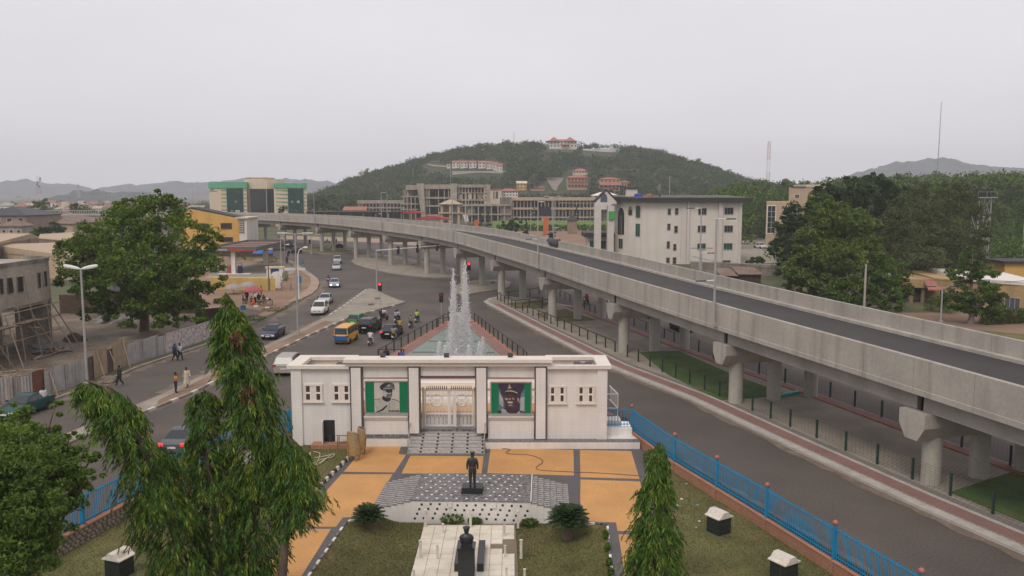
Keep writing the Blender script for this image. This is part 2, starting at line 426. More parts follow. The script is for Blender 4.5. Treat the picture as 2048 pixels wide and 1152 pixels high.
M('shoe',(.02,.018,.017),.6,.1)
M('portrait_paper',(.52,.48,.44),.5,.05,2)
M('portrait_dark',(.03,.028,.045),.5,.2,5)
M('portrait_face',(.13,.12,.12),.5,.35,5)
M('portrait_coat',(.42,.4,.36),.5,.12,4)
M('portrait_maroon',(.05,.032,.055),.5,.3,5)
M('portrait_skin',(.085,.045,.04),.5,.35,6)
M('portrait_hi',(.38,.28,.26),.5,.2,6)
M('portrait_gold',(.42,.36,.22),.5,.15,6)
M('portrait_teal',(.1,.15,.19),.5,.4,1.)
M('portrait_pale',(.34,.36,.36),.5,.15,2)
# ====== ground, roads, islands
PZ=-1.0
HL=[(-15.2,61.3),(-15.2,57.6),(-20.7,45.5),(-22.3,38.6),(-24.5,20),(-24.5,-25)]
HRt=[(8.52,61.3),(8.52,59.1),(10.22,51.95),(11.76,47.3),(13.26,42.7),(14.86,37.6),(16.42,32.6),(17.98,27.6),(19.5,20),(19.5,-25)]
def sheet(name,poly,z,mat,kind='structure',label=None):
 b=MB();b.prism(poly,z-.3,z);return b.build(name,mat,kind=kind,label=label)
FARR=3850
b=MB()
hole=HL+HRt[::-1]
ringpts=[]
def quad(*p):b.add([(q[0],q[1],-.03)for q in p],[tuple(range(len(p)))])
quad((-FARR,61.3),(FARR,61.3),(FARR,FARR),(-FARR,FARR))
for i in range(len(HL)-1):
 a0,a1=HL[i],HL[i+1]
 if abs(a0[1]-a1[1])>1e-6:quad((-FARR,a1[1]),a1,a0,(-FARR,a0[1]))
for i in range(len(HRt)-1):
 a0,a1=HRt[i],HRt[i+1]
 quad(a1,(FARR,a1[1]),(FARR,a0[1]),a0)
quad((-FARR,-FARR),(FARR,-FARR),(FARR,-25),(-FARR,-25))
ground=b.build('ground','scrub',kind='structure')
b=MB();b.prism(offset_poly(hole,-.25),PZ-1.6,PZ-1.2);b.build('garden_ground','grass',kind='structure')
KERB=[(-3.5,124.4),(2.2,103.5),(9.06,79.3),(14.16,66.6),(18.03,53.6),(20.96,44.2),(23.42,37.3),(27.2,26),(31,10),(34,-10)]
NEARR=[(34,-10),(19.6,-10),(19.55,20),(18.05,27.6),(16.5,32.6),(14.94,37.6),(13.34,42.7),(11.84,47.3),(10.3,51.95),(8.6,59.1),(8.6,61.35)]
LEFTR=[(-15.25,61.35),(-15.3,57.7),(-20.8,45.5),(-22.4,38.6),(-24.6,20),(-24.6,-10)]
ROAD=NEARR+LEFTR+[(-48,-10),(-42,40),(-38,66),(-36.9,80),(-35.5,92)]+[G2(508,648),G2(567,621),G2(600,604),G2(628,590),G2(640,568),G2(622,549),G2(590,528),G2(545,514),G2(480,505),G2(470,485),G2(560,474),G2(700,480),G2(800,478),G2(1000,500),G2(1100,540)]+[(33,115),(36,100),(40,84),(44,60),(50,40),(56,10),(56,-10)]
road=sheet('road',ROAD,-.008,'asphalt')
road.data.polygons.foreach_get
b=MB()
def stripe(pts,wd,z0=-.02,z1=.0):
 for i in range(len(pts)-1):
  p,q=Vector(pts[i]),Vector(pts[i+1]);d=(q-p).normalized();n=Vector((-d.y,d.x))*wd/2
  b.prism([tuple(p+n),tuple(q+n),tuple(q-n),tuple(p-n)],z0,z1)
kerb_me=MB().box((0,0,.06),(.96,.26,.26)).mesh('kerb_stone','kerb')
kerb_wh=MB().box((0,0,.06),(.96,.26,.26)).mesh('kerb_stone','kerb_white')
kerb_bk=MB().box((0,0,.06),(.96,.26,.26)).mesh('kerb_stone','kerb_black')
def kerb_run(parent,pts,step=1.,meshes=(kerb_me,),z=0.02,inward=0.,name='kerb_stone'):
 k=0;left=0.
 for i in range(len(pts)-1):
  p,q=Vector(pts[i][:2]),Vector(pts[i+1][:2]);Ln=(q-p).length
  if Ln<.2:continue
  d=(q-p)/Ln;n=max(1,round(Ln/step));st=Ln/n
  for j in range(n):
   c=p+d*(j+.5)*st
   winst(meshes[k%len(meshes)],name,parent,(c.x,c.y,z),math.atan2(d.y,d.x)+random.uniform(-.02,.02),sc=(st/1.,1,1));k+=1
def island(name,poly,top,kerb='kerb',h=.13,kw=.28,z=-.008):
 root=MB().prism(poly,z-.1,z+h).build(name,kerb,kind='structure')
 MB().prism(offset_poly(poly,kw),z+h-.05,z+h+.012).build('paving',top,root)
 return root
MED=[(-32,40),(-28.2,60),(-26.4,68.6),(-24.9,84.7),(-23.6,96.1),(-21.5,110.9),(-18.6,119.5),(-16.5,125.2),(-16.0,127.4),(-17.4,129.5),(-20.5,136.5),(-23.6,144.5),(-24.4,145.2),(-24.8,143.5),(-24.5,125),(-24.6,112.2),(-25.9,97),(-27.2,84),(-28.6,68.6),(-30.6,56),(-34,40)]
median=island('traffic_median',MED,'paver_grey','kerb',.14)
kerb_run(median,MED[1:8],1.0,(kerb_wh,kerb_me,kerb_me),z=-.005)
kerb_run(median,MED[13:16],1.4,(kerb_wh,kerb_me),z=-.03)
MB().prism([(-28.0,66),(-26.4,84.5),(-25.1,96.5),(-24.0,108),(-22.7,107),(-23.9,96),(-25.15,84.7),(-26.7,68.5),(-27.4,64)],.1,.15).build('dirt_fill','dirt',median)
I2=[G2(*p)for p in((702,524),(712,530),(729,536),(752,541),(774,546),(806,551),(837,554.5),(876,556.5),(905,556),(926,552),(930,544),(890,533),(840,522),(790,512),(745,507),(712,512))]
isl2=island('traffic_island',I2,'paver_grey','kerb',.15,.5)
I3=[G2(*p)for p in((905,588),(934,590),(965,585),(1003,579.5),(1018,573),(1022,566),(1008,560),(950,561),(915,570),(902,580))]
isl3=island('traffic_island',I3,'paver_grey','kerb',.15,.5)
I5=[G2(*p)for p in((598,500),(640,508),(668,509.5),(705,506),(712,501.5),(690,498),(620,493),(588,494))]
isl5=island('traffic_island',I5,'grass','kerb',.15,.7)
SIDE=[(3.0,131),(9,122),(13.9,105.4),(17.7,91.6),(21.2,80),(24.8,69),(27.8,58.6),(30.1,50.6),(33.5,39),(38,22),(42,0),(43,-10)]
I4=KERB[::-1]and([(-4.3,127.5),(-3.5,124.4)]+KERB[1:]+[(43,-10)]+SIDE[::-1][1:]+[(-1.5,134.5),(-3.6,131.5)])
isl4=island('flyover_verge',I4,'paver_grey','concrete_light',.15,.62)
def along(poly,off):
 out=[]
 for i,p in enumerate(poly):
  a=Vector(poly[max(0,i-1)]);c=Vector(poly[min(len(poly)-1,i+1)]);d=(c-a).normalized()
  out.append((p[0]-d.y*off,p[1]+d.x*off))
 return out
def ribbon(line,o0,o1,z,mat,name,parent,th=.02):
 A=along(line,o0);B=along(line,o1);m=MB()
 for i in range(len(line)-1):
  m.add([(A[i][0],A[i][1],z),(A[i+1][0],A[i+1][1],z),(B[i+1][0],B[i+1][1],z),(B[i][0],B[i][1],z)],[(0,1,2,3)if o1>o0 else(3,2,1,0)])
 return m.build(name,mat,parent)
ribbon(KERB,.75,1.75,.162,'paver_red','red_paving',isl4)
ribbon(KERB,1.75,2.05,.166,'concrete_light','edging',isl4)
ribbon(KERB,2.05,2.6,.161,'paver_dark','dark_paving',isl4)
S0=SIDE[1:]
ribbon(S0,-.1,-1.15,.163,'paver_red','red_paving',isl4)
MB_k=MB()
for i in range(len(S0)-1):
 A=along(S0,-1.2);p,q=Vector(A[i]),Vector(A[i+1]);d=(q-p)
 MB_k.box(((p.x+q.x)/2,(p.y+q.y)/2,.12),(d.length+.05,.14,.24),math.atan2(d.y,d.x))
MB_k.build('inner_kerb','terracotta',isl4)
gl=[[G2(1279,705,.16),G2(1358,702,.16),G2(1470,752,.16),G2(1578,790,.16),G2(1440,800,.16),G2(1340,752,.16)],[G2(1900,985,.16),G2(2048,937,.16),(36,40),(39,25),(31,25),(27.9,33),G2(2048,1045,.16)],[G2(1072,628,.16),G2(1130,618,.16),G2(1190,640,.16),G2(1130,644,.16),G2(1096,640,.16)],[G2(1018,607,.16),G2(1078,600,.16),G2(1100,606,.16),G2(1085,616,.16),G2(1032,617,.16)]]
for i,g in enumerate(gl):
 MB().prism(g,.1,.2).build('lawn_patch','grass_green'if i<2 else 'grass',isl4)
LOT=[(-37.2,62),(-36.9,80),(-35.4,92),G2(508,648),G2(520,640),G2(455,560),G2(420,556),G2(300,600),(-75,110),(-90,80),(-70,60),(-48,52)]
MB().prism(LOT,-.1,.06).build('building_lot','dirt_grey',kind='structure')
MB().prism([(-60,30),(-48,52),(-40.5,60),(-37.3,66),(-38,69),(-48,76),(-62,79),(-90,77)],-.05,.075).build('dirt_yard','dirt',kind='structure')
LOT2=[G2(*p)for p in((415,640),(520,640),(560,621),(590,602),(625,588),(630,566),(600,540),(560,520),(430,512),(380,560),(390,620))]
MB().prism(LOT2,-.1,.07).build('dirt_lot','dirt',kind='structure')
MB().prism([G2(*p,.08)for p in((405,664),(497,640),(530,622),(470,613),(400,620))],0,.085).build('road_apron','asphalt',kind='structure')
PV=[G2(*p)for p in((577,607),(600,601),(623,589.5),(634,580),(639,568),(636,559),(623,549),(600,533),(588,525),(576,522),(585,532),(601,543),(613,551),(620,556),(622,567),(617,577),(600,590),(578,604))]
MB().prism(PV,-.1,.17).build('pavement','paver_tan',kind='structure')
MB().prism([G2(*p,.1)for p in((410,556),(440,528),(530,526),(580,526),(590,545),(560,556))],0,.1).build('forecourt','paver_grey',kind='structure')
MB().prism([(36,100),(40,84),(44,60),(50,40),(56,10),(120,10),(120,110),(70,116),(40,116)],-.1,.05).build('roadside_dirt','dirt',kind='structure')
MB().prism([(44,92),(49,84),(60,80),(62,96),(52,104)],-.1,.075).build('lawn','grass',kind='structure')
MB().prism([G2(*p)for p in((1478,470),(1660,470),(1640,520),(1478,530))],-.1,.05).build('car_park','paver_grey',kind='structure')
MB().prism([G2(*p)for p in((1000,455),(1190,455),(1200,500),(1080,480),(1000,466))],-.1,.05).build('pale_yard','dirt',kind='structure')
MB().prism([G2(*p)for p in((560,478),(760,486),(1000,505),(1000,496),(760,478),(560,471))],-.1,.1).build('far_pavement','paver_tan',kind='structure')
VG=MB();VG.prism([(-37.9,66),(-36.9,72.5),(-36.8,79),(-35.4,86),(-33.4,98.5),(-32.2,98),(-34.2,86),(-35.5,79),(-35.7,72.5),(-36.8,66)],-.1,.09);vg=VG.build('verge','scrub',kind='structure')
kerb_run(vg,[(-36.7,66),(-35.6,72.5),(-35.4,79),(-34.1,86),(-32.1,98)],1.2,z=-.0)
def dust(line,off,wmin,wmax,z=-.004):
 A=along(line,off);m=MB();P=[];Q=[]
 for i in range(len(A)-1):
  p,q=Vector(A[i]),Vector(A[i+1]);d=(q-p);n=max(1,int(d.length/.9));d_=d.normalized();nn=Vector((-d_.y,d_.x))
  for k in range(n):a=p+d*k/n;P.append(a);Q.append(a+nn*random.uniform(wmin,wmax)*(1 if wmax>0 else 1))
 v=[(p.x,p.y,z)for p in P]+[(q.x,q.y,z)for q in Q];n=len(P)
 m.add(v,[(i,i+1,n+i+1,n+i)if wmax>0 else(n+i,n+i+1,i+1,i)for i in range(n-1)]);m.build('road_dust','dust',kind='structure')
dust(KERB,-.0,-.25,-.7);dust(MED[1:8],0,-.15,-.6);dust([(-36.7,66),(-35.6,72.5),(-35.4,79),(-34.1,86),(-32.1,98),(-30.5,105)],0,-.3,-1.2);dust([(-24.55,140),(-24.5,125),(-24.6,112),(-25.9,97),(-27.2,84),(-28.6,68)],0,-.3,-1.3)
dust([G2(640,562),G2(640,570),G2(632,583),G2(600,603),G2(565,622),G2(530,645)],0,.4,2.0);dust(NEARR[1:9],0,-.15,-.5);dust([(-12.6,83),(-8.5,108)],0,.2,.5);dust([(-4.4,108),(1.8,81),(5,70)],0,-.2,-.4)
for(a_,c_)in(((660,729),(735,690)),((1000,640),(1100,700)),((690,575),(860,600)),((840,585),(870,625))):
 p,q=G2(*a_),G2(*c_);m=MB();n=14;pts=[Vector(p).lerp(Vector(q),i/n)+Vector((random.uniform(-.12,.12),random.uniform(-.3,.3)))for i in range(n+1)]
 m.add([(v.x-.03,v.y-.05,-.003)for v in pts]+[(v.x+.03,v.y+.05,-.003)for v in pts],[(i,i+1,n+2+i,n+1+i)for i in range(n)]);m.build('tar_seam','tyre_mark',kind='structure')
 # ====== flyover
PIERS=[(45.5,-15),(39.6,6.5),(33.3,27.2),(27.0,47.7),(20.8,66.2),(14.8,87.2),(8.5,109.1),(1.65,131.1),(-5.4,151.8),(-14.1,173.2),(-24.4,193.6),(-36.4,216.1),(-50.3,239.6),(-66.5,260.5),(-84.5,281),(-104.5,298),(-127,312),(-151,323)]
ZT=[6.0,6.5,7.0,7.47,7.95,8.33,8.8,9.2,9.65,9.82,9.92,9.96,9.92,9.86,9.75,9.6,9.4,9.2]
def cat(arr,i,t):
 p=[Vector(arr[min(max(k,0),len(arr)-1)])for k in(i-1,i,i+1,i+2)]
 return.5*((2*p[1])+(p[2]-p[0])*t+(2*p[0]-5*p[1]+4*p[2]-p[3])*t*t+(3*p[1]-p[0]-3*p[2]+p[3])*t**3)
P3=[(p[0],p[1],z)for p,z in zip(PIERS,ZT)]
def fly(u):
 i=min(int(u),len(P3)-2);return cat(P3,i,u-i)
def flyf(u):
 e=.02;a,c=fly(max(0,u-e)),fly(min(len(P3)-1.001,u+e));t=(c-a);t.z=0;t.normalize()
 p=fly(u);n=Vector((t.y,-t.x,0))
 return p,t,n
HWD=5.1
fo=thing('flyover','long curved concrete flyover on round columns crossing the whole junction','flyover',(P3[3][0],P3[3][1],0))
def sweep(name,sec,us,mat,parent=None,smooth=None,caps=True,label=None):
 m=MB();k=len(sec)
 for u in us:
  p,t,n=flyf(u)
  for(o,dz)in sec:m.v.append(tuple(Vector((p.x,p.y,p.z+dz))+n*o))
 for i in range(len(us)-1):
  for j in range(k):
   a=i*k+j;c=i*k+(j+1)%k
   m.f.append((a,a+k,c+k,c));m.m.append(0)
 m.f.append(tuple(range(k)));m.m.append(0)
 m.f.append(tuple(len(m.v)-1-j for j in range(k)));m.m.append(0)
 return m.build(name,mat,parent or fo,smooth)
U=[i*.25 for i in range(0,(len(P3)-1)*4)]
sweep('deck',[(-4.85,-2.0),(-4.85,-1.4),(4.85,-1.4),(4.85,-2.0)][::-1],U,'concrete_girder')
sweep('road_surface',[(-4.4,-1.41),(-4.4,-1.32),(4.4,-1.32),(4.4,-1.41)][::-1],U,'asphalt_new')
for sgn in(-1,1):
 for k in range(6):
  o=sgn*4.0
 sec=[(sgn*4.4,-1.42),(sgn*4.4,-1.1),(sgn*4.84,-1.08),(sgn*4.84,-1.42)]
 if sgn<0:sec=sec[::-1]
 sweep('inner_kerb',sec,U,'concrete_light')
 npan=5
 for i in range(2,len(P3)-2):
  for k in range(npan):
   g=.0006
   us=[i+k/npan+g,i+(k+.5)/npan,i+(k+1)/npan-g]
   sec=[(sgn*4.86,-2.0),(sgn*5.085,-2.02),(sgn*5.085,-1.72),(sgn*5.06,-1.69),(sgn*5.06,-.02),(sgn*5.02,.02),(sgn*4.86,.02),(sgn*4.84,-.02)]
   if sgn>0:sec=sec[::-1]
   sweep('parapet_panel',sec[::-1],us,'concrete')
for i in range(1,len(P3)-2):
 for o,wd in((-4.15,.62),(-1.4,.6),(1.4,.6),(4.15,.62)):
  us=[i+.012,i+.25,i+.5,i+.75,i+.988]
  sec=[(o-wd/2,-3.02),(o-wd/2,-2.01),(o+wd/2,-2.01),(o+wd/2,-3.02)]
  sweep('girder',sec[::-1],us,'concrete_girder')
column_me={}
for i in range(1,len(P3)-2):
 p,t,n=flyf(i+.0001)
 base=Vector((p.x,p.y,0));zt=p.z
 m=MB()
 prof=[(-.95,0),(.95,0),(.95,-.8),(.45,-1.58),(-.45,-1.58),(-.95,-.8)]
 st=[(-5.0,1,1),(-2,1,1),(2,1,1),(5.0,1,1)]
 for(o,f,kk)in st:
  for(a,dz)in prof:
   zz=dz*kk if dz<-1 else dz*(kk if dz<0 else 1)
   m.v.append(tuple(base+n*o+t*a*(1 if f else.96)+Vector((0,0,zt-3.05+zz))))
 k=6
 for s_ in range(3):
  for j in range(k):m.f.append((s_*k+j,s_*k+(j+1)%k,(s_+1)*k+(j+1)%k,(s_+1)*k+j));m.m.append(0)
 m.f.append(tuple(range(k-1,-1,-1)));m.m.append(0);m.f.append(tuple(range(3*k,4*k)));m.m.append(0)
 m.build('pier_cap','concrete',fo)
 for o in(-3.45,0,3.45):
  c=base+n*o;h=zt-3.05-1.5
  mm=MB();mm.lathe([(.54,-.2),(.54,h)],(0,0,0),20)
  q=inst(mm.mesh('column','concrete_col',40),'column',fo,c-fo.location)
 for o in(-4.15,4.15):
  c=base+n*o
  MB().box((c.x,c.y,zt-2.52),(.12,.64,1.0),math.atan2(t.y,t.x)).build('bearing','window_dark',fo)
b=MB();k=12
for i in range(k+1):
 u_=7.08-.2*i/k;p,t,n=flyf(u_)
 prof=[(5.25,-.3),(5.2,.12),(4.95,.2),(4.72,.1),(4.66,-.35-.1*math.sin(i*1.3)),(4.6,-.8+.35*math.sin(i*.9+1)-(.35 if 5<i<11 else-.2))]
 for j,(o_,dz)in enumerate(prof):b.v.append(tuple(p+n*(o_+.05*math.sin(i*2.1+j))+Vector((0,0,dz+.05*math.sin(i*1.7)))))
for i in range(k):
 for j in range(5):
  q=i*6+j;b.f.append((q,q+1,q+7,q+6));b.m.append(0)
o=b.build('tarpaulin','tarp',org=tuple(flyf(7)[0]+flyf(7)[2]*4.7),label='torn dark tarpaulin sheet hanging over the far parapet of the flyover',cat='tarpaulin',smooth=60)
sol=o.modifiers.new('solid','SOLIDIFY');sol.thickness=.04
# ====== fountain court behind the gate
CT=[(-14.6,61.4),(-13.6,79),(-12.4,83.5),(-8.3,108.5),(-7.2,110.2),(-5.6,110.2),(-4.8,108.0),(1.55,80),(7.6,61.4)]
court=island('fountain_court',CT,'paver_red','terracotta',.16,.35)
PL=[(-10.6,74),(-10.9,83),(-8.0,100.5),(-5.0,100.5),(-.2,80),(.6,74)]
MB().prism(PL,.1,.235).build('pool_floor','pool_green',court)
b=MB()
for y in(79,85.5,92):
 xl=-11+(y-83)*.166 if y>83 else-10.8;xr=-.2-(y-80)*.235
 b.prism([(xl+.3,y),(xr-.3,y-.2),(xr-.3,y+.5),(xl+.3,y+.7)],.2,.24)
b.build('pool_band','pool_band',court)
MB().prism([(-13.6,62.3),(7,62.3),(6.6,64.6),(-13.6,64.6)],.1,.19).build('orange_paving','orange_paving',court)
MB().prism([(-13.4,64.8),(6.4,64.8),(5.2,73.4),(-13.2,73.4)],.1,.182).build('pale_paving','bank_cream',court)
for k_,y_ in enumerate((66.0,69.0,71.6)):MB().prism([(-13.4,y_),(6.2-.3*k_,y_),(6.2-.3*k_,y_+.75),(-13.4,y_+.75)],.1,.2+.03*k_).build('pale_step','paver_tan'if k_==1 else 'plaster_white',court)
b=MB()
for x in(-12.9,2.2):
 b.prism([(x,64.8),(x+1.6,64.8),(x+1.6,73),(x,73)],.1,.185)
b.build('pale_paving','plaster_white',court)
for x0 in(-11.5,.4):
 MB().prism([(x0,64),(x0+1.2,66),(x0+1.2,67),(x0,65)],.15,.6).build('planter','coping',court)
def railing(label,runs,h=1.1,z=.16,step=2.4,mat='rail_dark',posts_only=False,wires=False,name='railing',cat='railing',group=None,pr=.055):
 c=runs[0][0]
 root=thing(name,label,cat,(c[0],c[1],z),0,group)
 pm=MB().box((0,0,h/2),(pr*2,pr*2,h)).mesh('post',mat)
 for pts in runs:
  for i in range(len(pts)-1):
   p,q=Vector(pts[i]),Vector(pts[i+1]);d=q-p;n=max(1,round(d.length/step));an=math.atan2(d.y,d.x)
   for k in range(n+(1 if i==len(pts)-2 else 0)):
    a=p+d*k/n;winst(pm,'post',root,(a.x,a.y,z),an)
   if not posts_only:
    MB().box(((p.x+q.x)/2,(p.y+q.y)/2,z+h-.02),(d.length+.06,.1,.07),an).build('top_rail',mat,root)
   if wires:
    m=MB()
    for hh in[.12+.16*j for j in range(8)]:
     m.box(((p.x+q.x)/2,(p.y+q.y)/2,z+hh),(d.length,.006,.006),an)
    nn=int(d.length/.35)
    for j in range(nn):
     a=p+d*(j+.5)/nn;m.box((a.x,a.y,z+.7),(.005,.005,1.15),an)
    w_=m.build('wire_mesh','post_green',root);w_['kind']='stuff'
 return root
railing('dark railing along the left edge of the fountain court beside the waiting traffic',[[(-13.1,82.0),(-8.15,107.6),(-7.2,109.2),(-5.7,109.2)],[(-13.1,82),(-10.6,82)],[(-9.2,102.5),(-6.8,104)]])
railing('dark railing along the right edge of the fountain court beside the empty road',[[(-4.75,107),(1.1,82.2),(1.4,80.5)]])
K2=along(KERB,2.12)
railing('dark handrail on posts along the verge from its tip to the third pier',[[G2(995,602),G2(1016.4,612),G2(1031,619)],[G2(1031,619),G2(1085,611)],[G2(1045,624.5),G2(1089,645),G2(1143,668),G2(1230,706.5)],[G2(1045,624.5),G2(1084,620)],[G2(995,602),G2(1060,594),G2(1078,590)]],1.1,.16)
railing('low mesh fence on dark green posts beside the red paving before the columns',[[G2(1254.6,717),G2(1408.8,784.5),G2(1580,858),G2(1691,906),G2(1824,964),G2(1985,1034),(26.6,34.6),(30,23)]],1.25,.16,2.55,'post_green',True,True,'mesh_fence','fence')
railing('dark handrail on the far edge of the verge in front of the dark car',[[G2(1120,596),G2(1140,605)],[G2(1150,612),G2(1190,630)],[G2(1268,655),G2(1292,664),G2(1348,687)]],1.1,.16)
railing('dark green fence posts on the far edge of the verge behind the nearest piers',[[G2(1397,707),G2(1427,720),G2(1570,769),G2(1660,798),G2(1763,838),(31,46),(35,31)]],1.25,.16,3.6,'post_green',True,True,'mesh_fence','fence')
# ------ gatehouse
GY=57.5
def gx(px,py=800,y=GY):return D(px,py,y).x
def gz(py,y=GY):return D(1024,py,y).z
gh=thing('gatehouse','white tiled memorial gatehouse with two portraits and black edged pilasters','gatehouse',(-4,GY,PZ))
XL,XR=gx(585,800),gx(1213,800)
ZW=4.5
def wing(x0,x1,side):
 m=MB()
 m.bx(x0,GY,PZ,x1,GY+.25,ZW).bx(x0,GY+3.05,PZ,x1,GY+3.3,ZW).bx(x0,GY+.25,PZ,x0+.25,GY+3.05,ZW).bx(x1-.25,GY+.25,PZ,x1,GY+3.05,ZW)
 m.build('wall','tile_white',gh)
 MB().bx(x0+.25,GY+.25,3.85,x1-.25,GY+3.05,3.98).build('flat_roof','beige_wall',gh)
 e=.28
 xa,xb=(x0-e,x1-.0)if side<0 else(x0+.0,x1+e)
 m=MB()
 m.bx(xa,GY-e,ZW-.02,xb,GY+.08,ZW+.22).bx(xa,GY+2.85,ZW-.02,xb,GY+3.3+e,ZW+.22)
 if side<0:m.bx(xa,GY+.08,ZW-.02,xa+.95,GY+2.85,ZW+.22)
 else:m.bx(xb-.95,GY+.08,ZW-.02,xb,GY+2.85,ZW+.22)
 m.build('coping','coping',gh)
PX=[gx((703.7+723.3)/2,800),gx((819.6+837.5)/2),gx((953.8+972)/2),gx((1072+1090.5)/2)]
PW=.66
wing(XL,PX[0]-PW/2-.12,-1);wing(PX[3]+PW/2+.12,XR,1)
MB().bx(XL-.03,GY-.14,PZ,XL+.68,GY-.002,ZW-.03).build('corner_pier','tile_white',gh)
MB().bx(XR-.66,GY-.14,PZ,XR+.03,GY-.002,ZW-.03).build('corner_pier','tile_white',gh)
zt=gz(731);zlin=gz(752);zo=gz(755);zs=gz(834)
for i in range(3):
 a,c=PX[i]+PW/2+.12,PX[i+1]-PW/2-.12
 if i==1:MB().bx(a,GY+.05,zlin,c,GY+.55,zt+.02).build('screen_wall','tile_white',gh)
 else:MB().bx(a,GY+.05,zo,c,GY+.55,zt+.02).build('screen_wall','tile_white',gh);MB().bx(a,GY+.05,PZ,c,GY+.55,zs-.16).build('parapet_wall','tile_white',gh)
for i in(0,2):
 a,c=PX[i]+PW/2+.13,PX[i+1]-PW/2-.13
 MB().bx(a,GY-.05,zs-.155,c,GY+.62,zs-.02).bx(a,GY-.12,zs-.019,c,GY+.66,zs+.05).build('sill','coping',gh)
MB().bx(PX[1]+PW/2+.12,GY+.0,zlin-.13,PX[2]-PW/2-.12,GY+.5,zlin-.002).build('lintel_band','mosaic_dark',gh)
for i,x in enumerate(PX):
 zb=PZ if i in(0,)else(-.45 if i==3 else-.05)
 MB().bx(x-PW/2,GY-.22,zb,x+PW/2,GY+.6,zt-.12).build('pilaster','tile_white',gh)
 b=MB()
 b.bx(x-PW/2-.085,GY-.2,zb,x-PW/2-.002,GY+.5,zt-.12).bx(x+PW/2+.002,GY-.2,zb,x+PW/2+.085,GY+.5,zt-.12).bx(x-PW/2-.085,GY-.2,zt-.118,x+PW/2+.085,GY+.5,zt-.002)
 b.build('mosaic_edge','mosaic_dark',gh)
CX0,CX1=PX[0]-PW/2-.3,PX[3]+PW/2+.3
MB().bx(CX0,GY-.3,zt+.0,CX1,GY+.75,zt+.27).build('cornice','coping',gh)
MB().bx(CX0-.15,GY-.48,zt+.272,CX1+.15,GY+.9,zt+.5).build('cornice_cap','coping',gh)
b=MB();n=110
for i in range(n):
 x=CX0+(CX1-CX0)*(i+.5)/n;b.bx(x-.035,GY-.38,zt+.19,x+.035,GY-.302,zt+.268)
o=b.build('dentils','plaster_white',gh);o['kind']='stuff'
ze=gz(872)
b=MB();b.bx(PX[0]+PW/2+.2,GY-.18,PZ,gx(820),GY+.04,gz(877));b.build('plinth','tile_white',gh)
MB().bx(PX[0]+PW/2+.2,GY-.02,gz(877)+.002,gx(820),GY+.045,gz(869)).build('dark_band','marble_grey',gh)
LX1=gx(1277,880)
MB().bx(gx(971),GY-.75,PZ,LX1,GY+1.2,-.53).build('ledge','tile_white',gh)
MB().bx(gx(971),GY-.74,-.529,LX1-.02,GY-.005,-.5).build('ledge_top','marble_grey',gh)
MB().bx(PX[0]-.1,GY+.6,PZ-.4,PX[3]+.2,62.2,.0).build('landing','marble_grey',gh)
SX0,SX1=gx(822,860),gx(969,860)
nst=7
for k in range(nst):
 y1=GY+.6-.36*k;y0=y1-.36;zz=0-.143*(k+1)
 ex=.012*(k+1)
 x0,x1=SX0-ex,SX1+ex
 st=MB().bx(x0,y0+.02,PZ,x1,y1 if k else y1,zz-.03).build('step','plaster_white',gh)
 MB().bx(x0-.01,y0-.03,zz-.029,x1+.01,y1-.001,zz).build('tread','tread_grey',st)
 nt_=5
 for j in range(nt_):
  xx=x0+(x1-x0)*(j+.85)/nt_-.03*k*0
  MB().bx(xx-.07,y0+.005,max(PZ,zz-.143),xx+.07,y0+.019,zz-.031).build('black_tile','granite_black',st)
for sx in(SX0+.0,SX1+.05):
 b=MB();b.tube([(sx,GY+.35,.95),(sx+(.0),GY-1.75,-.05)],.035,6).tube([(sx,GY+.3,-.05),(sx,GY+.3,.98)],.035,6).tube([(sx,GY-1.75,PZ),(sx,GY-1.75,-.04)],.035,6).tube([(sx,GY-.7,-.5),(sx,GY-.7,.46)],.025,6)
 b.build('handrail','frame_grey',gh)
def gwin(x0,x1,y0,y1):
 X0,X1,Z0,Z1=gx(x0),gx(x1),gz(y1),gz(y0)
 b=MB();t=.12;yf,yb=GY-.1,GY-.003
 b.bx(X0,yf,Z0,X0+t,yb,Z1).bx(X1-t,yf,Z0,X1,yb,Z1).bx(X0+t,yf,Z0,X1-t,yb,Z0+t*1.1).bx(X0+t,yf,Z1-t,X1-t,yb,Z1)
 wv=(X1-X0-2*t)
 cxm=(X0+X1)/2;zc=(Z0+Z1)/2
 b.bx(cxm-.17,yf+.02,Z0+t*1.1,cxm+.17,yb,Z1-t)
 f=b.build('window','coping',gh)
 for s0,s1 in((X0+t,cxm-.17),(cxm+.17,X1-t)):
  sb=MB();sb.bx(s0,yf+.03,zc-.06,s1,yb,zc+.06).bx(s0,yf+.03,Z0+t*1.1,s0+.05,yb,zc-.06).bx(s1-.05,yf+.03,Z0+t*1.1,s1,yb,zc-.06).bx(s0,yf+.03,zc+.06,s0+.05,yb,Z1-t).bx(s1-.05,yf+.03,zc+.06,s1,yb,Z1-t)
  sb.build('sash','white_paint',f)
  for za,zb_ in((Z0+t*1.1,zc-.06),(zc+.06,Z1-t)):
   MB().bx(s0+.05,yb-.035,za,s1-.05,yb-.001,zb_).build('pane','window_brown',f)
 MB().bx(X0-.08,GY-.16,Z0-.07,X1+.08,GY-.003,Z0-.002).build('window_sill','coping',f)
for a in((608,646,768,803),(665,702,768,803),(1097,1132,771,806),(1154,1189,771,806)):gwin(*a)
b=MB();X0,X1=gx(646),gx(668.5)
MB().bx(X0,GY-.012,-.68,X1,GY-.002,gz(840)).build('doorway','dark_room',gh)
MB().box((X0+.0,GY-.36,(-.68+gz(840))/2),(.05,.7,gz(840)+.68),.12).build('door','white_paint',gh)
MB().bx(X0+.28,GY-.14,-.68,X0+.6,GY-.02,-.2).build('bucket','post_green',gh)
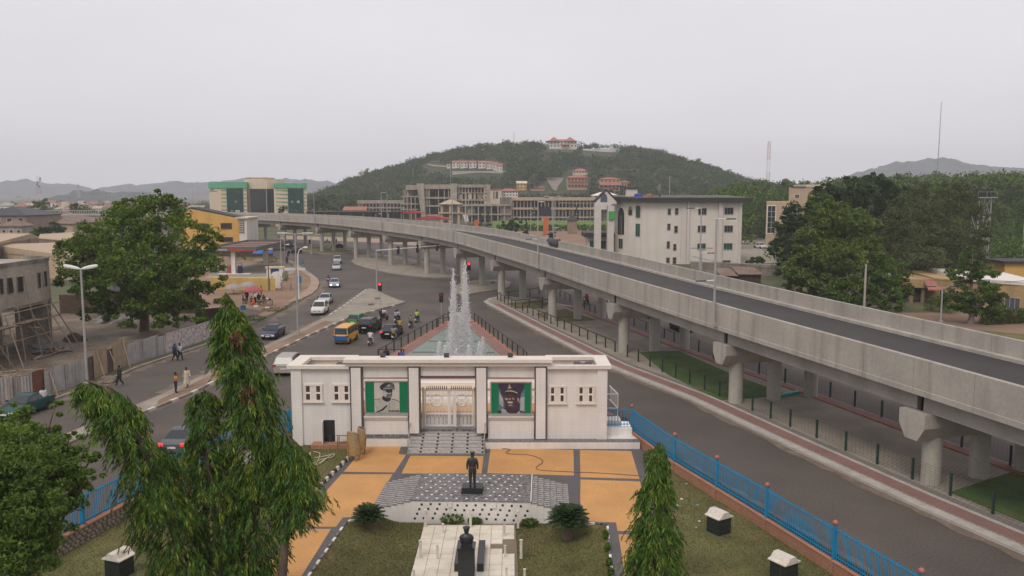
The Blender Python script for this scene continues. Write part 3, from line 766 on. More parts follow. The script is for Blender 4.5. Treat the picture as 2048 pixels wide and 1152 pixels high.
MB().prism([(XL+1.4,GY-.9),(PX[0]-.1,GY-.9),(PX[0]-.1,GY-.003),(XL+1.4,GY-.003)],PZ,-.68).build('door_step','brick_low',gh)
def flood(px,py,lab,y=GY+.2,flip=1):
 x=gx(px,py,y);z=zt+.5
 r=thing('floodlight',lab,'floodlight',(x,y,z),0,'floodlights on the gatehouse roof')
 MB().box((0,.05,.19),(.36,.16,.24),0,0,('X',-.6)).build('housing','signal_black',r,world=False)
 MB().box((0,.14,.2),(.3,.02,.18),0,0,('X',-.6)).build('glass','lamp_clear',r,world=False)
 MB().bx(-.15,-.03,0,.15,.07,.06).build('bracket','galv',r,world=False)
flood(765.5,717,'small floodlight on the cornice above the left portrait')
flood(893,716,'small floodlight on the cornice in front of the fountain jets')
flood(1020.5,716,'small floodlight on the cornice above the right portrait')
def rooftank(px,lab,y=GY+1.6,wd=1.3):
 x=gx(px,725,y)
 r=thing('roof_tank',lab,'roof tank',(x,y,3.98),0)
 MB().bx(-wd/2,-.4,0,wd/2,.4,.55).build('body','tank_black',r,world=False)
 b=MB()
 b.lathe([(.2,.55),(.2,.62),(.02,.64)],(0,0,0),12);b.build('lid','frame_grey',r,world=False)
 for k in range(6):pass
 MB().bx(-wd/2-.02,-.42,.5,wd/2+.02,.42,.549).build('rim','frame_grey',r,world=False)
rooftank(1166,'low black water tank on the flat roof of the right wing');rooftank(690,'low black water tank on the flat roof of the left wing',GY+1.5,1.15)
# ------ gate leaves
gt=thing('entrance_gate','cream double leaf steel gate with arched rings between the two portraits','gate',((PX[1]+PX[2])/2,GY+1.1,0))
gy=GY+1.1
x0,x1=PX[1]+PW/2+.15,PX[2]-PW/2-.15;xm=(x0+x1)/2;zg=2.75
def leaf(a,c,sgn):
 b=MB();r=.05
 for x in(a+r,c-r):b.bx(x-r,gy-r,.1,x+r,gy+r,zg)
 for z in(.14,zg-.06,zg-.45,1.65,1.0):b.bx(a+2*r,gy-r*.8,z-r,c-2*r,gy+r*.8,z+r)
 f=b.build('gate_leaf','white_paint',gt)
 n=15
 for i in range(n):
  x=a+.12+(c-a-.24)*(i+.5)/n
  MB().bx(x-.017,gy-.017,.19,x+.017,gy+.017,zg-.11).build('bar','white_paint',f)
 n2=11
 for i in range(n2):
  x=a+.1+(c-a-.2)*(i+.5)/n2
  MB().lathe([(.03,zg),(.03,zg+.16),(.0,zg+.28)],(x,gy,0),6).build('spike','sash_brown',f)
 cx=(a+c)/2-sgn*.0
 rb=MB();pts=[(cx+.42*math.cos(q),gy-.06,1.98+.42*math.sin(q))for q in[2*math.pi*i/24 for i in range(25)]]
 rb.tube(pts,.035,6);rb.tube([(cx-.42,gy-.06,2.2),(cx+.42,gy-.06,1.75)],.02,5).tube([(cx-.42,gy-.06,1.75),(cx+.42,gy-.06,2.2)],.02,5).tube([(cx,gy-.06,2.4),(cx,gy-.06,1.56)],.02,5)
 rb.build('ring','white_paint',f)
 rb=MB()
 for k in range(4):
  xx=cx-.45+.3*k;rb.tube([(xx-.1,gy-.06,.2),(xx-.1,gy-.06,.75),(xx,gy-.06,.85),(xx+.1,gy-.06,.75),(xx+.1,gy-.06,.2)],.022,5)
 rb.build('scroll','white_paint',f)
leaf(x0+.12,xm-.01,-1);leaf(xm+.01,x1-.12,1)
for x in(x0+.02,x1-.02):MB().bx(x-.07,gy-.07,0,x+.07,gy+.07,2.9).build('gate_post','cream',gt)
MB().box((xm+.42,gy-.42,1.25),(.55,.05,2.1),-1.15).build('wicket','white_paint',gt)
# ------ portraits (flat prints in frames)
def portrait(px0,px1,py0,py1,lab,style):
 X0,X1,Z0,Z1=gx(px0),gx(px1),gz(py1),gz(py0);W_,H_=X1-X0,Z1-Z0;y=GY-.08
 r=thing('portrait_board',lab,'portrait',((X0+X1)/2,y,Z0),0,'portrait boards on the gatehouse')
 t=.085
 b=MB();b.bx(X0,y-.05,Z0,X0+t,y+.08,Z1).bx(X1-t,y-.05,Z0,X1,y+.08,Z1).bx(X0+t,y-.05,Z0,X1-t,y+.08,Z0+t).bx(X0+t,y-.05,Z1-t,X1-t,y+.08,Z1)
 b.build('frame','frame_grey',r)
 MB().bx(X0+t,y+.0,Z0+t,X1-t,y+.06,Z1-t).build('board','green_print',r)
 u0,u1,v0,v1=X0+t,X1-t,Z0+t,Z1-t
 mats=['portrait_paper','portrait_dark','portrait_face','portrait_coat','portrait_maroon','portrait_skin','portrait_hi','portrait_gold','portrait_teal','portrait_pale']
 pb=MB();lay=[0]
 def pg(poly,mi):
  lay[0]+=1;yy=y-.0015*lay[0]
  P=[(u0+(u1-u0)*p[0],v0+(v1-v0)*p[1])for p in poly]
  pb.xprism(P,yy,yy+.0012,mi)
 def ell(cx,cz,rx,rz,mi,n=24,a0=0,a1=360,rot=0):
  pts=[]
  for i in range(n+1):
   q=R(a0+(a1-a0)*i/n);x,z=rx*math.cos(q),rz*math.sin(q);c_,s_=math.cos(R(rot)),math.sin(R(rot))
   pts.append((cx+x*c_-z*s_,cz+x*s_+z*c_))
  pg(pts[:-1]if a1-a0==360 else pts,mi)
 if style==0:
  pg([(.2,0),(.8,0),(.8,1),(.2,1)],0)
  pg([(.2,.42),(.34,.455),(.42,.44),(.62,.44),(.74,.4),(.8,.34),(.8,0),(.22,0),(.225,.15),(.2,.27)],3)
  pg([(.2,.44),(.34,.465),(.345,.445),(.2,.425)],1);pg([(.62,.455),(.74,.415),(.8,.36),(.8,.34),(.73,.395),(.62,.435)],4)
  pg([(.38,.5),(.42,.55),(.58,.55),(.6,.45),(.56,.38),(.5,.35),(.43,.39),(.39,.44)],1)
  pg([(.5,.345),(.53,.3),(.5,.26),(.47,.31)],0)
  pg([(.415,.72),(.62,.76),(.63,.62),(.62,.53),(.585,.48),(.53,.46),(.47,.48),(.43,.54),(.405,.62)],2)
  pg([(.42,.7),(.5,.71),(.52,.62),(.47,.5),(.43,.55),(.41,.62)],3)
  pg([(.46,.735),(.635,.755),(.63,.67),(.55,.655),(.49,.67)],1)
  pg([(.52,.64),(.59,.645),(.6,.61),(.53,.605)],3);pg([(.54,.55),(.6,.555),(.6,.535),(.55,.53)],9)
  pg([(.49,.6),(.58,.595),(.585,.575),(.5,.575)],1)
  pg([(.33,.83),(.36,.9),(.44,.97),(.56,.99),(.66,.95),(.685,.87),(.68,.82),(.5,.8),(.42,.76),(.4,.73),(.36,.76)],1)
  pg([(.45,.82),(.55,.95),(.64,.93),(.66,.86),(.62,.83)],2);pg([(.5,.86),(.56,.93),(.58,.86)],3)
  pg([(.42,.805),(.69,.825),(.69,.8),(.42,.78)],9);pg([(.4,.775),(.7,.795),(.69,.77),(.41,.745)],1)
  pg([(.22,.02),(.36,.1),(.5,.26),(.5,.2),(.36,.02)],1);pg([(.3,.02),(.4,.06),(.5,.19),(.5,.14),(.4,.02)],0)
  for k in range(9):
   xx=.53+.03*k;pg([(xx,.03),(xx+.016,.03),(xx+.02,.09-.01*(k%3)),(xx+.004,.08+.014*(k%2))],1)
  for z in(.3,.22,.16):ell(.555,z,.012,.016,1,8)
 else:
  pg([(.17,0),(.84,0),(.84,1),(.17,1)],4)
  pg([(.17,.86),(.26,.7),(.32,.5),(.34,.2),(.3,.12),(.17,.1)],8);pg([(.2,.72),(.3,.45),(.3,.2),(.2,.3)],9)
  pg([(.84,.82),(.76,.66),(.7,.4),(.72,.1),(.84,.1)],8);pg([(.84,.55),(.74,.5),(.73,.1),(.84,.06)],9)
  pg([(.17,.0),(.17,.1),(.3,.16),(.38,.1),(.7,.1),(.84,.1),(.84,0)],9)
  pg([(.36,.2),(.38,.05),(.45,.0),(.64,.0),(.72,.1),(.72,.32),(.66,.36),(.5,.15)],4)
  pg([(.3,.6),(.31,.45),(.36,.28),(.42,.2),(.5,.17),(.58,.2),(.63,.3),(.67,.45),(.68,.6),(.6,.7),(.4,.7)],5);pg([(.6,.6),(.66,.5),(.63,.32),(.56,.22),(.6,.4)],4)
  pg([(.66,.5),(.69,.52),(.7,.42),(.67,.36)],6)
  for q in((.41,.56),(.56,.565)):ell(q[0],q[1],.05,.016,4,10)
  pg([(.33,.5),(.41,.5),(.42,.45),(.37,.44)],6);pg([(.51,.53),(.58,.49),(.58,.45),(.54,.46)],6);pg([(.44,.5),(.48,.51),(.5,.45),(.45,.44)],6)
  ell(.475,.36,.09,.06,4,16);pg([(.395,.375),(.43,.395),(.53,.39),(.555,.36),(.51,.335),(.44,.335)],0)
  ell(.48,.27,.06,.018,6,12)
  pg([(.24,.66),(.24,.8),(.3,.91),(.42,.985),(.56,.985),(.68,.92),(.75,.8),(.76,.66),(.72,.52),(.68,.52),(.66,.62),(.5,.7),(.34,.66),(.28,.58)],4)
  pg([(.33,.7),(.42,.77),(.54,.755),(.66,.69),(.67,.655),(.54,.715),(.42,.725)],7)
  pg([(.3,.68),(.42,.715),(.54,.705),(.66,.645),(.64,.58),(.48,.64),(.34,.6)],1)
  pg([(.4,.84),(.44,.87),(.445,.93),(.46,.96),(.475,.93),(.48,.87),(.52,.84),(.46,.82)],7)
  pg([(.17,.0),(.17,.1),(.24,.12),(.26,.02)],1);pg([(.26,.02),(.27,.08),(.35,.13),(.38,.02)],9);pg([(.72,.1),(.84,.06),(.84,.02),(.72,.03)],4)
 pb.build('portrait_print',mats,r)
 b=MB();n=7
 for k in range(n):
  pass
 return r
portrait(730,818.5,761,827,'black and white portrait of an officer in a peaked cap on green panel',0)
portrait(980.5,1064,763,828.5,'colour portrait of a smiling officer in a dark peaked cap on green panel',1)
r=thing('balcony_rail','small white railing behind the right end of the gatehouse','railing',(XR+.1,61,0))
b=MB()
A=D(1214,788,60.6);Bq=D(1236,788,60.6);Cq=D(1221,779,63);zt_=A.z
for z0 in(zt_,zt_-1.05):
 b.tube([(A.x,60.6,z0),(Bq.x,60.6,z0),(Bq.x-.3,63.2,z0)],.04,6)
b.tube([(Bq.x,60.6,-.0),(Bq.x,60.6,zt_)],.04,6)
b.build('rail','white_paint',r);b=MB()
for k in range(8):b.tube([(Bq.x-.3*k/8-.02,60.6+2.6*k/8,zt_-1.05),(Bq.x-.3*k/8-.02,60.6+2.6*k/8,zt_)],.015,5)
b.build('baluster','white_paint',r)
MB().bx(XR+.04,60.2,PZ-.2,Bq.x+.2,61.5,.06).build('base','plaster_white',r)
# ====== people
_body={}
def skel(pose):
 J={};Rr={};E_=[]
 lean,hz=0.,.93
 legs={1:[(.1,0,.9),(.105,.02,.5),(.105,-.02,.09),(.115,.15,.04)],-1:[(-.1,0,.9),(-.105,.02,.5),(-.105,-.02,.09),(-.115,.15,.04)]}
 arms={1:[(.2,0,1.42),(.255,-.02,1.13),(.25,.05,.87)],-1:[(-.2,0,1.42),(-.255,-.02,1.13),(-.25,.05,.87)]}
 if pose=='statue':
  arms={s:[(s*.2,0,1.42),(s*.26,-.02,1.14),(s*.275,.03,.86)]for s in(1,-1)}
 if pose=='walk':
  legs={1:[(.09,0,.9),(.1,.16,.52),(.1,.24,.1),(.1,.4,.07)],-1:[(-.09,0,.9),(-.1,.02,.5),(-.1,-.27,.16),(-.1,-.14,.04)]}
  arms={1:[(.2,0,1.42),(.25,-.13,1.15),(.24,-.14,.9)],-1:[(-.2,0,1.42),(-.25,.06,1.14),(-.24,.24,.96)]}
 if pose=='phone':
  arms[1]=[(.2,0,1.42),(.3,.12,1.16),(.14,.14,1.45)]
 if pose in('ride','pillion','sit'):
  hz=.86 if pose!='sit'else.46;lean=.16 if pose=='ride'else.06
  if pose=='sit':
   legs={s:[(s*.1,.02,hz-.02),(s*.14,.44,hz+.02),(s*.14,.42,.09),(s*.15,.58,.04)]for s in(1,-1)}
   arms={s:[(s*.2,.02,hz+.5),(s*.26,.06,hz+.24),(s*.16,.3,hz+.14)]for s in(1,-1)}
  else:
   f=.36 if pose=='ride'else.3
   legs={s:[(s*.1,.02,hz-.02),(s*.24,f,hz-.12),(s*.22,f-.14,hz-.52),(s*.24,f+.02,hz-.56)]for s in(1,-1)}
   if pose=='ride':arms={s:[(s*.2,.1,hz+.49),(s*.32,.26,hz+.28),(s*.3,.55,hz+.2)]for s in(1,-1)}
   else:arms={s:[(s*.2,.04,hz+.5),(s*.25,.1,hz+.24),(s*.16,.34,hz+.2)]for s in(1,-1)}
 up=hz-.93
 def T(x,y,z):return(x,y+lean*(z-.93),z+up)
 pts=[('pelvis',T(0,0,.95),.125,'b'),('belly',T(0,.01,1.1),.125,'t'),('chest',T(0,.01,1.3),.135,'t'),('neck0',T(0,0,1.44),.085,'t'),('neck',T(0,.01,1.5),.055,'s'),('jaw',T(0,.03,1.565),.072,'s'),('skull',T(0,.015,1.65),.09,'s'),('crown',T(0,.0,1.72),.06,'s'),('nose',T(0,.118,1.612),.017,'s')]
 ed=[('pelvis','belly'),('belly','chest'),('chest','neck0'),('neck0','neck'),('neck','jaw'),('jaw','skull'),('skull','crown'),('jaw','nose')]
 for s in(1,-1):
  k='r'if s>0 else 'l'
  sh,el,wr=[Vector(p)for p in arms[s]]
  if lean==0 and pose!='sit':pass
  pts+=[(k+'sh',sh,.068,'t'),(k+'el',el,.047,'a'),(k+'wr',wr,.032,'f')]
  d=(wr-el).normalized();side=d.cross(Vector((0,1,0)));
  side=side.normalized()if side.length>.1 else Vector((1,0,0))
  palm=wr+d*.06;pts.append((k+'pa',palm,.03,'h'))
  ed+=[('chest',k+'sh'),(k+'sh',k+'el'),(k+'el',k+'wr'),(k+'wr',k+'pa')]
  fw=Vector((0,1,0));fw=(fw-d*fw.dot(d)).normalized()
  for j,(o,ln)in enumerate(((-.03,.06),(-.01,.075),(.01,.07),(.03,.055))):
   b_=palm+fw*o+d*.03;t_=b_+d*ln*.8-side*s*.0
   pts+=[(k+'f%d'%j,b_,.0095,'h'),(k+'g%d'%j,t_,.008,'h')];ed+=[(k+'pa',k+'f%d'%j),(k+'f%d'%j,k+'g%d'%j)]
  t_=palm+fw*.055+d*.015;pts.append((k+'th',t_,.0105,'h'));ed.append((k+'pa',k+'th'))
  hp,kn,an,to=[Vector(p)for p in legs[s]]
  pts+=[(k+'hip',hp,.098,'b'),(k+'kn',kn,.062,'b'),(k+'an',an,.045,'b'),(k+'to',to,.034,'o')]
  ed+=[('pelvis',k+'hip'),(k+'hip',k+'kn'),(k+'kn',k+'an'),(k+'an',k+'to')]
 return pts,ed
def body(pose,sub=1):
 if pose in _body:return _body[pose]
 pts,ed=skel(pose.split(':')[0])
 if pose.endswith(':bust'):
  keep={'belly','chest','neck0','neck','jaw','skull','crown','nose','rsh','lsh'}
  pts=[p for p in pts if p[0]in keep];ed=[e for e in ed if e[0]in keep and e[1]in keep]
 idx={p[0]:i for i,p in enumerate(pts)}
 me=bpy.data.meshes.new('body');me.from_pydata([tuple(p[1])for p in pts],[(idx[a],idx[b])for a,b in ed],[])
 o=bpy.data.objects.new('tmp',me);COL.objects.link(o)
 md=o.modifiers.new('skin','SKIN');md.use_smooth_shade=True;md.branch_smoothing=.3
 for i,p in enumerate(pts):
  r=p[2]*(1.3 if p[3]!='h'else 1.1)*(1.12 if p[3]in 'tab'else 1);sv=me.skin_vertices[0].data[i]
  sv.radius=(r*1.25,r*.85)if p[0]in('pelvis','belly','chest','neck0')else(r,r)
  sv.use_root=(p[0]in('pelvis',))or(pose.endswith(':bust')and p[0]=='belly')
 ss=o.modifiers.new('sub','SUBSURF');ss.levels=sub;ss.render_levels=sub
 dg=bpy.context.evaluated_depsgraph_get();ev=o.evaluated_get(dg)
 m2=bpy.data.meshes.new_from_object(ev)
 bpy.data.objects.remove(o);bpy.data.meshes.remove(me)
 mats=['skin','cloth_white','cloth_black','shoe','skin']
 m2.materials.clear()
 for q in mats:m2.materials.append(MAT(q))
 segs=[]
 loc={p[0]:Vector(p[1])for p in pts};tg={p[0]:p[3]for p in pts}
 sl={'s':0,'h':4,'f':1,'t':1,'a':1,'b':2,'o':3}
 for a,b in ed:
  t=tg[b]
  if b=='belly'or a=='pelvis'and b=='belly':t='t'
  if b=='neck':t='s'
  segs.append((loc[a],loc[b]-loc[a],sl[t]))
 A=np.array([list(s[0])for s in segs]);B=np.array([list(s[1])for s in segs]);T_=np.array([s[2]for s in segs])
 LL=(B*B).sum(1)
 co=np.array([list(p.center)for p in m2.polygons])
 dd=co[:,None,:]-A[None];tt=np.clip((dd*B[None]).sum(2)/LL[None],0,1)
 dist=np.linalg.norm(dd-tt[...,None]*B[None],axis=2)
 m2.polygons.foreach_set('material_index',T_[dist.argmin(1)].astype(np.int32))
 m2.name='body';_body[pose]=m2;m2['lean']=0.
 return m2
def head_of(pose):
 pts,_=skel(pose.split(':')[0]);d={p[0]:Vector(p[1])for p in pts};return d
def person(label,loc,rz,top='white',bot='black',pose='stand',group=None,hair=True,robe=None,scale=1.,cat='person',name='person',cap=None,bag=None,allmat=None,hand=None):
 r=thing(name,label,cat,loc,rz,group)
 r.scale=(scale,)*3
 me=body(pose)
 o=inst(me,'body',r)
 cols=[allmat or 'skin',allmat or 'cloth_'+top,allmat or 'cloth_'+bot,allmat or 'shoe',hand or allmat or 'skin']
 for i,c in enumerate(cols):
  o.material_slots[i].link='OBJECT';o.material_slots[i].material=MAT(c)
 H=head_of(pose);sk=H['skull'];fz=Vector((0,1,0))
 if hair and not cap:
  m=MB();m.ball((sk.x,sk.y-.012,sk.z+.022),.098,12,8,0,(1,1.02,.95));m.v=[v if not(v[2]<sk.z-.02 and v[1]>sk.y+.0)else(v[0]*.6,v[1]-.09,v[2])for v in m.v]
  m.build('hair',allmat or 'hair',r,60,world=False)
 m=MB()
 for s in(-1,1):m.ball((sk.x+s*.033,sk.y+.084,sk.z-.012),.013,6,4)
 m.build('eyes',allmat or 'eye',r,world=False)
 if cap:
  m=MB();m.lathe([(.098,.015),(.1,.06),(.15,.1),(.14,.125),(.05,.14),(.0,.142)],(sk.x,sk.y,sk.z),16)
  m.build('cap',cap,r,50,world=False)
  m=MB();m.lathe([(.0,.0),(.1,.0),(.098,.012),(0,.014)],(sk.x,sk.y+.075,sk.z+.012),12,0,'z',.9,.8);m.build('peak',cap,r,world=False)
 if robe:
  z0=.35;m=MB();P=H['pelvis']
  m.lathe([(.27,z0),(.24,.7),(.2,1.0),(.21,1.25),(.2,1.38),(.1,1.47)],(P.x,P.y,0),14,0,'z',1.05,.8);m.build('robe','cloth_'+robe,r,60,world=False)
 if bag:
  C_=H['chest'];MB().box((C_.x,C_.y-.26,C_.z-.06),(.34,.22,.46)).build('backpack','cloth_'+bag,r,world=False)
 return r
 # ====== garden
LZ=-1.7
KL=[G2(*p,PZ)for p in((716,1037),(693,1044),(623,1144),(560,1240),(480,1400))];KR=[G2(*p,PZ)for p in((1176,1046),(1215,1048),(1224,1152),(1234,1240),(1250,1400))]
b=MB();b.prism([(-13.8,60),(-13.8,47.2),(11.2,47.2),(8.9,57.5),(8.9,60)],PZ-.9,PZ);b.prism([(-13.8,47.2),(-5.2,47.2),G2(752,1019,PZ)]+KL+[(-13.8,20)],PZ-.9,PZ);b.prism([(11.2,47.2),(.6,47.2),G2(1113,1021,PZ)]+KR+[(11.5,18)],PZ-.9,PZ)
b.build('plaza','charcoal_paving',kind='structure')
OP=[[(687.4,943.7),(731,893),(802,893),(797,908),(812,910),(789,945)],[(682.7,948.5),(785.4,948.5),(743,1017),(718,1034),(686,1035),(672,1053.5),(600,1053.5),(651,984)],[(596,1058),(662,1058),(603,1152),(520,1152)],[(821,911.5),(967,912.5),(963,947),(803,947)],[(981.5,895.5),(1146.8,900),(1148,951),(974.4,946.5)],[(1159.7,900),(1262.4,902.4),(1279,958),(1161,954.4)],[(1161,959),(1280,963),(1302,1063),(1235,1062),(1232,1045),(1178,1043),(1160.5,1005)],[(1237,1069),(1303,1070),(1330,1190),(1256,1190)],[(520,1160),(600,1160),(545,1240),(450,1240)]]
for q in OP:MB().prism([G2(*p,PZ)for p in q],PZ-.1,PZ+.006).build('orange_paving','orange_paving',kind='structure')
def blades(name,poly,z,n,h,mat,parent,wd=.012,pts=None):
 if pts is None:pts=in_poly(poly,n)
 c=pts;n=len(c)
 a=RNG.uniform(0,6.283,n);hh=h*RNG.uniform(.5,1.3,n);ln=hh*RNG.uniform(.2,.9,n);b=RNG.uniform(0,6.283,n)
 w_=wd*RNG.uniform(.7,1.6,n)
 V=np.zeros((n,3,3));V[:,:,:2]=c[:,None,:];V[:,:,2]=np.broadcast_to(z,n)[:,None]
 V[:,0,0]+=np.cos(a)*w_;V[:,0,1]+=np.sin(a)*w_;V[:,1,0]-=np.cos(a)*w_;V[:,1,1]-=np.sin(a)*w_
 V[:,2,0]+=np.cos(b)*ln;V[:,2,1]+=np.sin(b)*ln;V[:,2,2]+=hh
 me=np_mesh(name,V.reshape(-1,3),np.arange(n*3).reshape(n,3),mat)
 o=bpy.data.objects.new(name,me);COL.objects.link(o);o.parent=parent;o['kind']='stuff'
 if parent is not None:o.location=-parent.location
 return o
def in_poly(poly,n):
 xs=[p[0]for p in poly];ys=[p[1]for p in poly];P=np.array(poly)
 c=np.column_stack([RNG.uniform(min(xs),max(xs),n*2),RNG.uniform(min(ys),max(ys),n*2)])
 ins=np.zeros(len(c),bool);j=len(P)-1
 for i in range(len(P)):
  xi,yi=P[i];xj,yj=P[j]
  cnd=((yi>c[:,1])!=(yj>c[:,1]))&(c[:,0]<(xj-xi)*(c[:,1]-yi)/(yj-yi+1e-12)+xi)
  ins^=cnd;j=i
 return c[ins][:n]
def np_mesh(name,V,F,mat,mi=None):
 me=bpy.data.meshes.new(name);k=F.shape[1];n=len(F)
 me.vertices.add(len(V));me.vertices.foreach_set('co',np.ascontiguousarray(V,dtype=np.float32).ravel())
 me.loops.add(n*k);me.loops.foreach_set('vertex_index',F.astype(np.int32).ravel())
 me.polygons.add(n);me.polygons.foreach_set('loop_start',(np.arange(n)*k).astype(np.int32));
 for m in(mat if isinstance(mat,(list,tuple))else[mat]):me.materials.append(MAT(m))
 if mi is not None:me.polygons.foreach_set('material_index',mi.astype(np.int32))
 me.update(calc_edges=True);return me
def lawn(name,pix,mat,n,z=PZ,pts=None,bl='blade'):
 poly=pts or[G2(*p,PZ)for p in pix]
 o=MB().prism(poly,PZ-.1,z+.05).build(name,mat,kind='structure')
 blades('grass',poly,z+.05,n,.07,bl,o)
 return o
def sunk_lawn(left):
 K=KL if left else KR;ky=[p[1]for p in K][::-1];kx=[p[0]for p in K][::-1]
 pe=[G2(*p,LZ)for p in(((846,1052),(837,1152),(830,1240),(820,1400))if left else((1031,1052),(1036,1152),(1041,1240),(1048,1400)))];py_=[p[1]for p in pe][::-1];px_=[p[0]for p in pe][::-1]
 ys=np.linspace(24,45.4,48);nx=22;V=[]
 def zf(d):return PZ-.02+(LZ-PZ+.02)*sstep_(d/2.3)
 for y in ys:
  xa,xb=float(np.interp(y,ky,kx)),float(np.interp(y,py_,px_))
  for i in range(nx):x=xa+(xb-xa)*i/(nx-1);V.append((x,y,zf(abs(x-xa))))
 F=[(j*nx+i,j*nx+i+1,(j+1)*nx+i+1,(j+1)*nx+i)for j in range(47)for i in range(nx-1)]
 if not left:F=[f[::-1]for f in F]
 o=inst(np_mesh('lawn',np.array(V),np.array(F),'grass'),'lawn');o['kind']='structure'
 n=26000;yy=RNG.uniform(30,45.4,n);xa=np.interp(yy,ky,kx);xb=np.interp(yy,py_,px_);f=RNG.random(n)
 x=xa+(xb-xa)*f;t=np.clip(np.abs(x-xa)/2.3,0,1);z=PZ-.02+(LZ-PZ+.02)*t*t*(3-2*t)
 blades('grass',None,z,n,.07,'blade',o,pts=np.column_stack([x,yy]))
 return o
def sstep_(t):t=max(0.,min(1.,t));return t*t*(3-2*t)
lawn1=sunk_lawn(True);lawn2=sunk_lawn(False)
lawn3=lawn('lawn',None,'grass',34000,pts=[G2(1290,905,PZ),(9.0,57),(10.1,51.8),(11.6,47.1),(13.1,42.5),(14.7,37.4),(16.3,32.4),(17.8,27.4),(18.5,24),(8.6,24),G2(1320,1120,PZ),G2(1305,1010,PZ)])
lawn4=lawn('lawn',[(560,905),(600,886),(640,893),(700,896),(694,916),(640,975),(580,1060),(515,1152),(470,1240),(-60,1240),(60,1150),(150,1090),(300,1000),(430,950)],'grass',30000)
kb=[MB().box((0,0,.07),(.44,.17,.22)).mesh('kerb_block',m)for m in('kerb_white','kerb_black')]
for qa,qb in(((752,1019),(716,1037)),((1113,1021),(1176,1046))):
 p,q=Vector(G2(*qa,PZ)),Vector(G2(*qb,PZ));d=q-p;c=(p+q)/2;MB().box((c.x,c.y-.09,(LZ+PZ)/2-.2),(d.length,.12,PZ-LZ+.43),math.atan2(d.y,d.x)).build('low_wall','tile_white',org=(c.x,c.y,LZ),label='short white tiled retaining wall behind the %s cycad'%('smaller'if qa[0]<900 else 'larger'),cat='wall')
kg=[MB().box((0,0,-.03),(.62,.12,.14)).mesh('kerb_block',m)for m in('plaster_white','marble_grey')]
kerb_run(lawn4,[G(698,917,PZ),G(640,975,PZ),G(580,1060,PZ)],.5,kb,PZ+.04,name='kerb_block')
kerb_run(lawn4,[G(625,896,PZ),G(700,896,PZ)],.5,(kb[0],kb[0],kb[1]),PZ+.02,name='kerb_block')
kerb_run(lawn1,[G(712,1039,PZ),G(693,1044,PZ),G(623,1144,PZ),G(590,1195,PZ)],.68,kg,PZ+.02,name='kerb_block')
kerb_run(lawn2,[G(1215,1052,PZ),G(1224,1152,PZ),G(1230,1200,PZ)],.62,kg,PZ+.02,name='kerb_block')
kerb_run(lawn2,[G(1172,1047,PZ),G(1215,1048,PZ)],.62,kg,PZ+.02,name='kerb_block')
pad=MB().prism([G2(846,1049,LZ),G2(1031,1049,LZ),G2(1041,1240,LZ),G2(830,1240,LZ)],LZ-.1,LZ+.04).build('tiled_pad','gap_dirt',kind='structure')
pa,pb_=G(848,1053,LZ),G(1031,1053,LZ);TS=(pb_.x-pa.x-.06)/8
tl=MB().box((0,0,.02),(.6,.6,.05)).mesh('tile','pad_tile')
for i in range(8):
 for j in range(17):
  x=pa.x+TS*(i+.5);y=pa.y-.3-TS*j
  if(i,j)in((7,3),(7,4),(7,5),(6,4)):continue
  winst(tl,'tile',pad,(x,y,LZ+.035+random.uniform(-.004,.004)),random.uniform(-.006,.006),(random.uniform(-.006,.006),random.uniform(-.006,.006),random.uniform(-.006,.006)))
ST_Y0,ST_Y1,ST_Z=45.4,49.9,-.45
sx0,sx1=G(822,1004,ST_Z).x,G(1065,1009,ST_Z).x
stg=thing('memorial_stage','raised memorial stage with stepped ends, marble top and white dotted front wall','stage',((sx0+sx1)/2,(ST_Y0+ST_Y1)/2,LZ),R(-2.2))
hw,hd=(sx1-sx0)/2,(ST_Y1-ST_Y0)/2;hh=ST_Z-LZ
MB().bx(-hw,-hd,-.1,hw,hd,hh-.03).build('wall','tile_white',stg,world=False)
MB().bx(-hw-.02,-hd-.04,hh-.029,hw+.02,hd+.02,hh).build('stage_top','marble_grey',stg,world=False)
for s in(-1,1):
 for k in range(6):
  a=s*(hw+.36*k);c=s*(hw+.36*(k+1));zt_=hh-.09*(k+1)
  MB().bx(min(a,c)+.002,-hd,-.1,max(a,c)-.002,hd,zt_-.025).build('step','tile_white',stg,world=False)
  MB().bx(min(a,c),-hd-.03,zt_-.024,max(a,c),hd+.02,zt_).build('tread','marble_grey',stg,world=False)
  for j in range(14):
   y=-hd+.16+j*(2*hd-.3)/13
   if zt_>.06:
    MB().bx(min(a,c)+.02,y-.07,zt_+.0005,max(a,c)-.02,y+.05,zt_+.004).build('inlay','tread_grey',stg,world=False)
MB().box((hw+.01,0,hh+.02),(.05,2*hd,.04)).build('step_edge','coping',stg,world=False)
sq=MB().box((0,0,0),(.12,.012,.12)).mesh('black_tile','granite_black')
for i in range(13):
 for j in range(4):
  x=-hw+.25+i*.5+(.13*j if 1 else 0);z=.2+j*.27
  if x<hw-.05:inst(sq,'black_tile',stg,(x,-hd-.004,z+.03*math.sin(i)))
sq2=MB().box((0,0,0),(.12,.12,.008)).mesh('white_tile','white_paint')
for i in range(12):
 for j in range(8):
  x=-hw+.35+i*.55+.19*(j%3);y=-hd+.35+j*.56
  if x<hw-.5 and not(abs(x)<.75 and abs(y+.6)<.75):inst(sq2,'white_tile',stg,(x,y,hh+.003))
for px in(897,990):
 x=G(px,1010,.1).x-stg.location.x;MB().box((x,-hd-.05,hh-.22),(.2,.08,.28)).build('lamp_box','plaster_white',stg,world=False)
sp=G(945,981,ST_Z)
sp=Vector((G(945,983,ST_Z).x,46.95,ST_Z))
plt=thing('statue_plinth','low black granite plinth under the standing officer statue','plinth',sp,R(-2))
MB().bx(-.6,-.5,0,.6,.45,.12).bx(-.58,-.48,.12,.58,.43,.34).build('block','granite_black',plt,world=False)
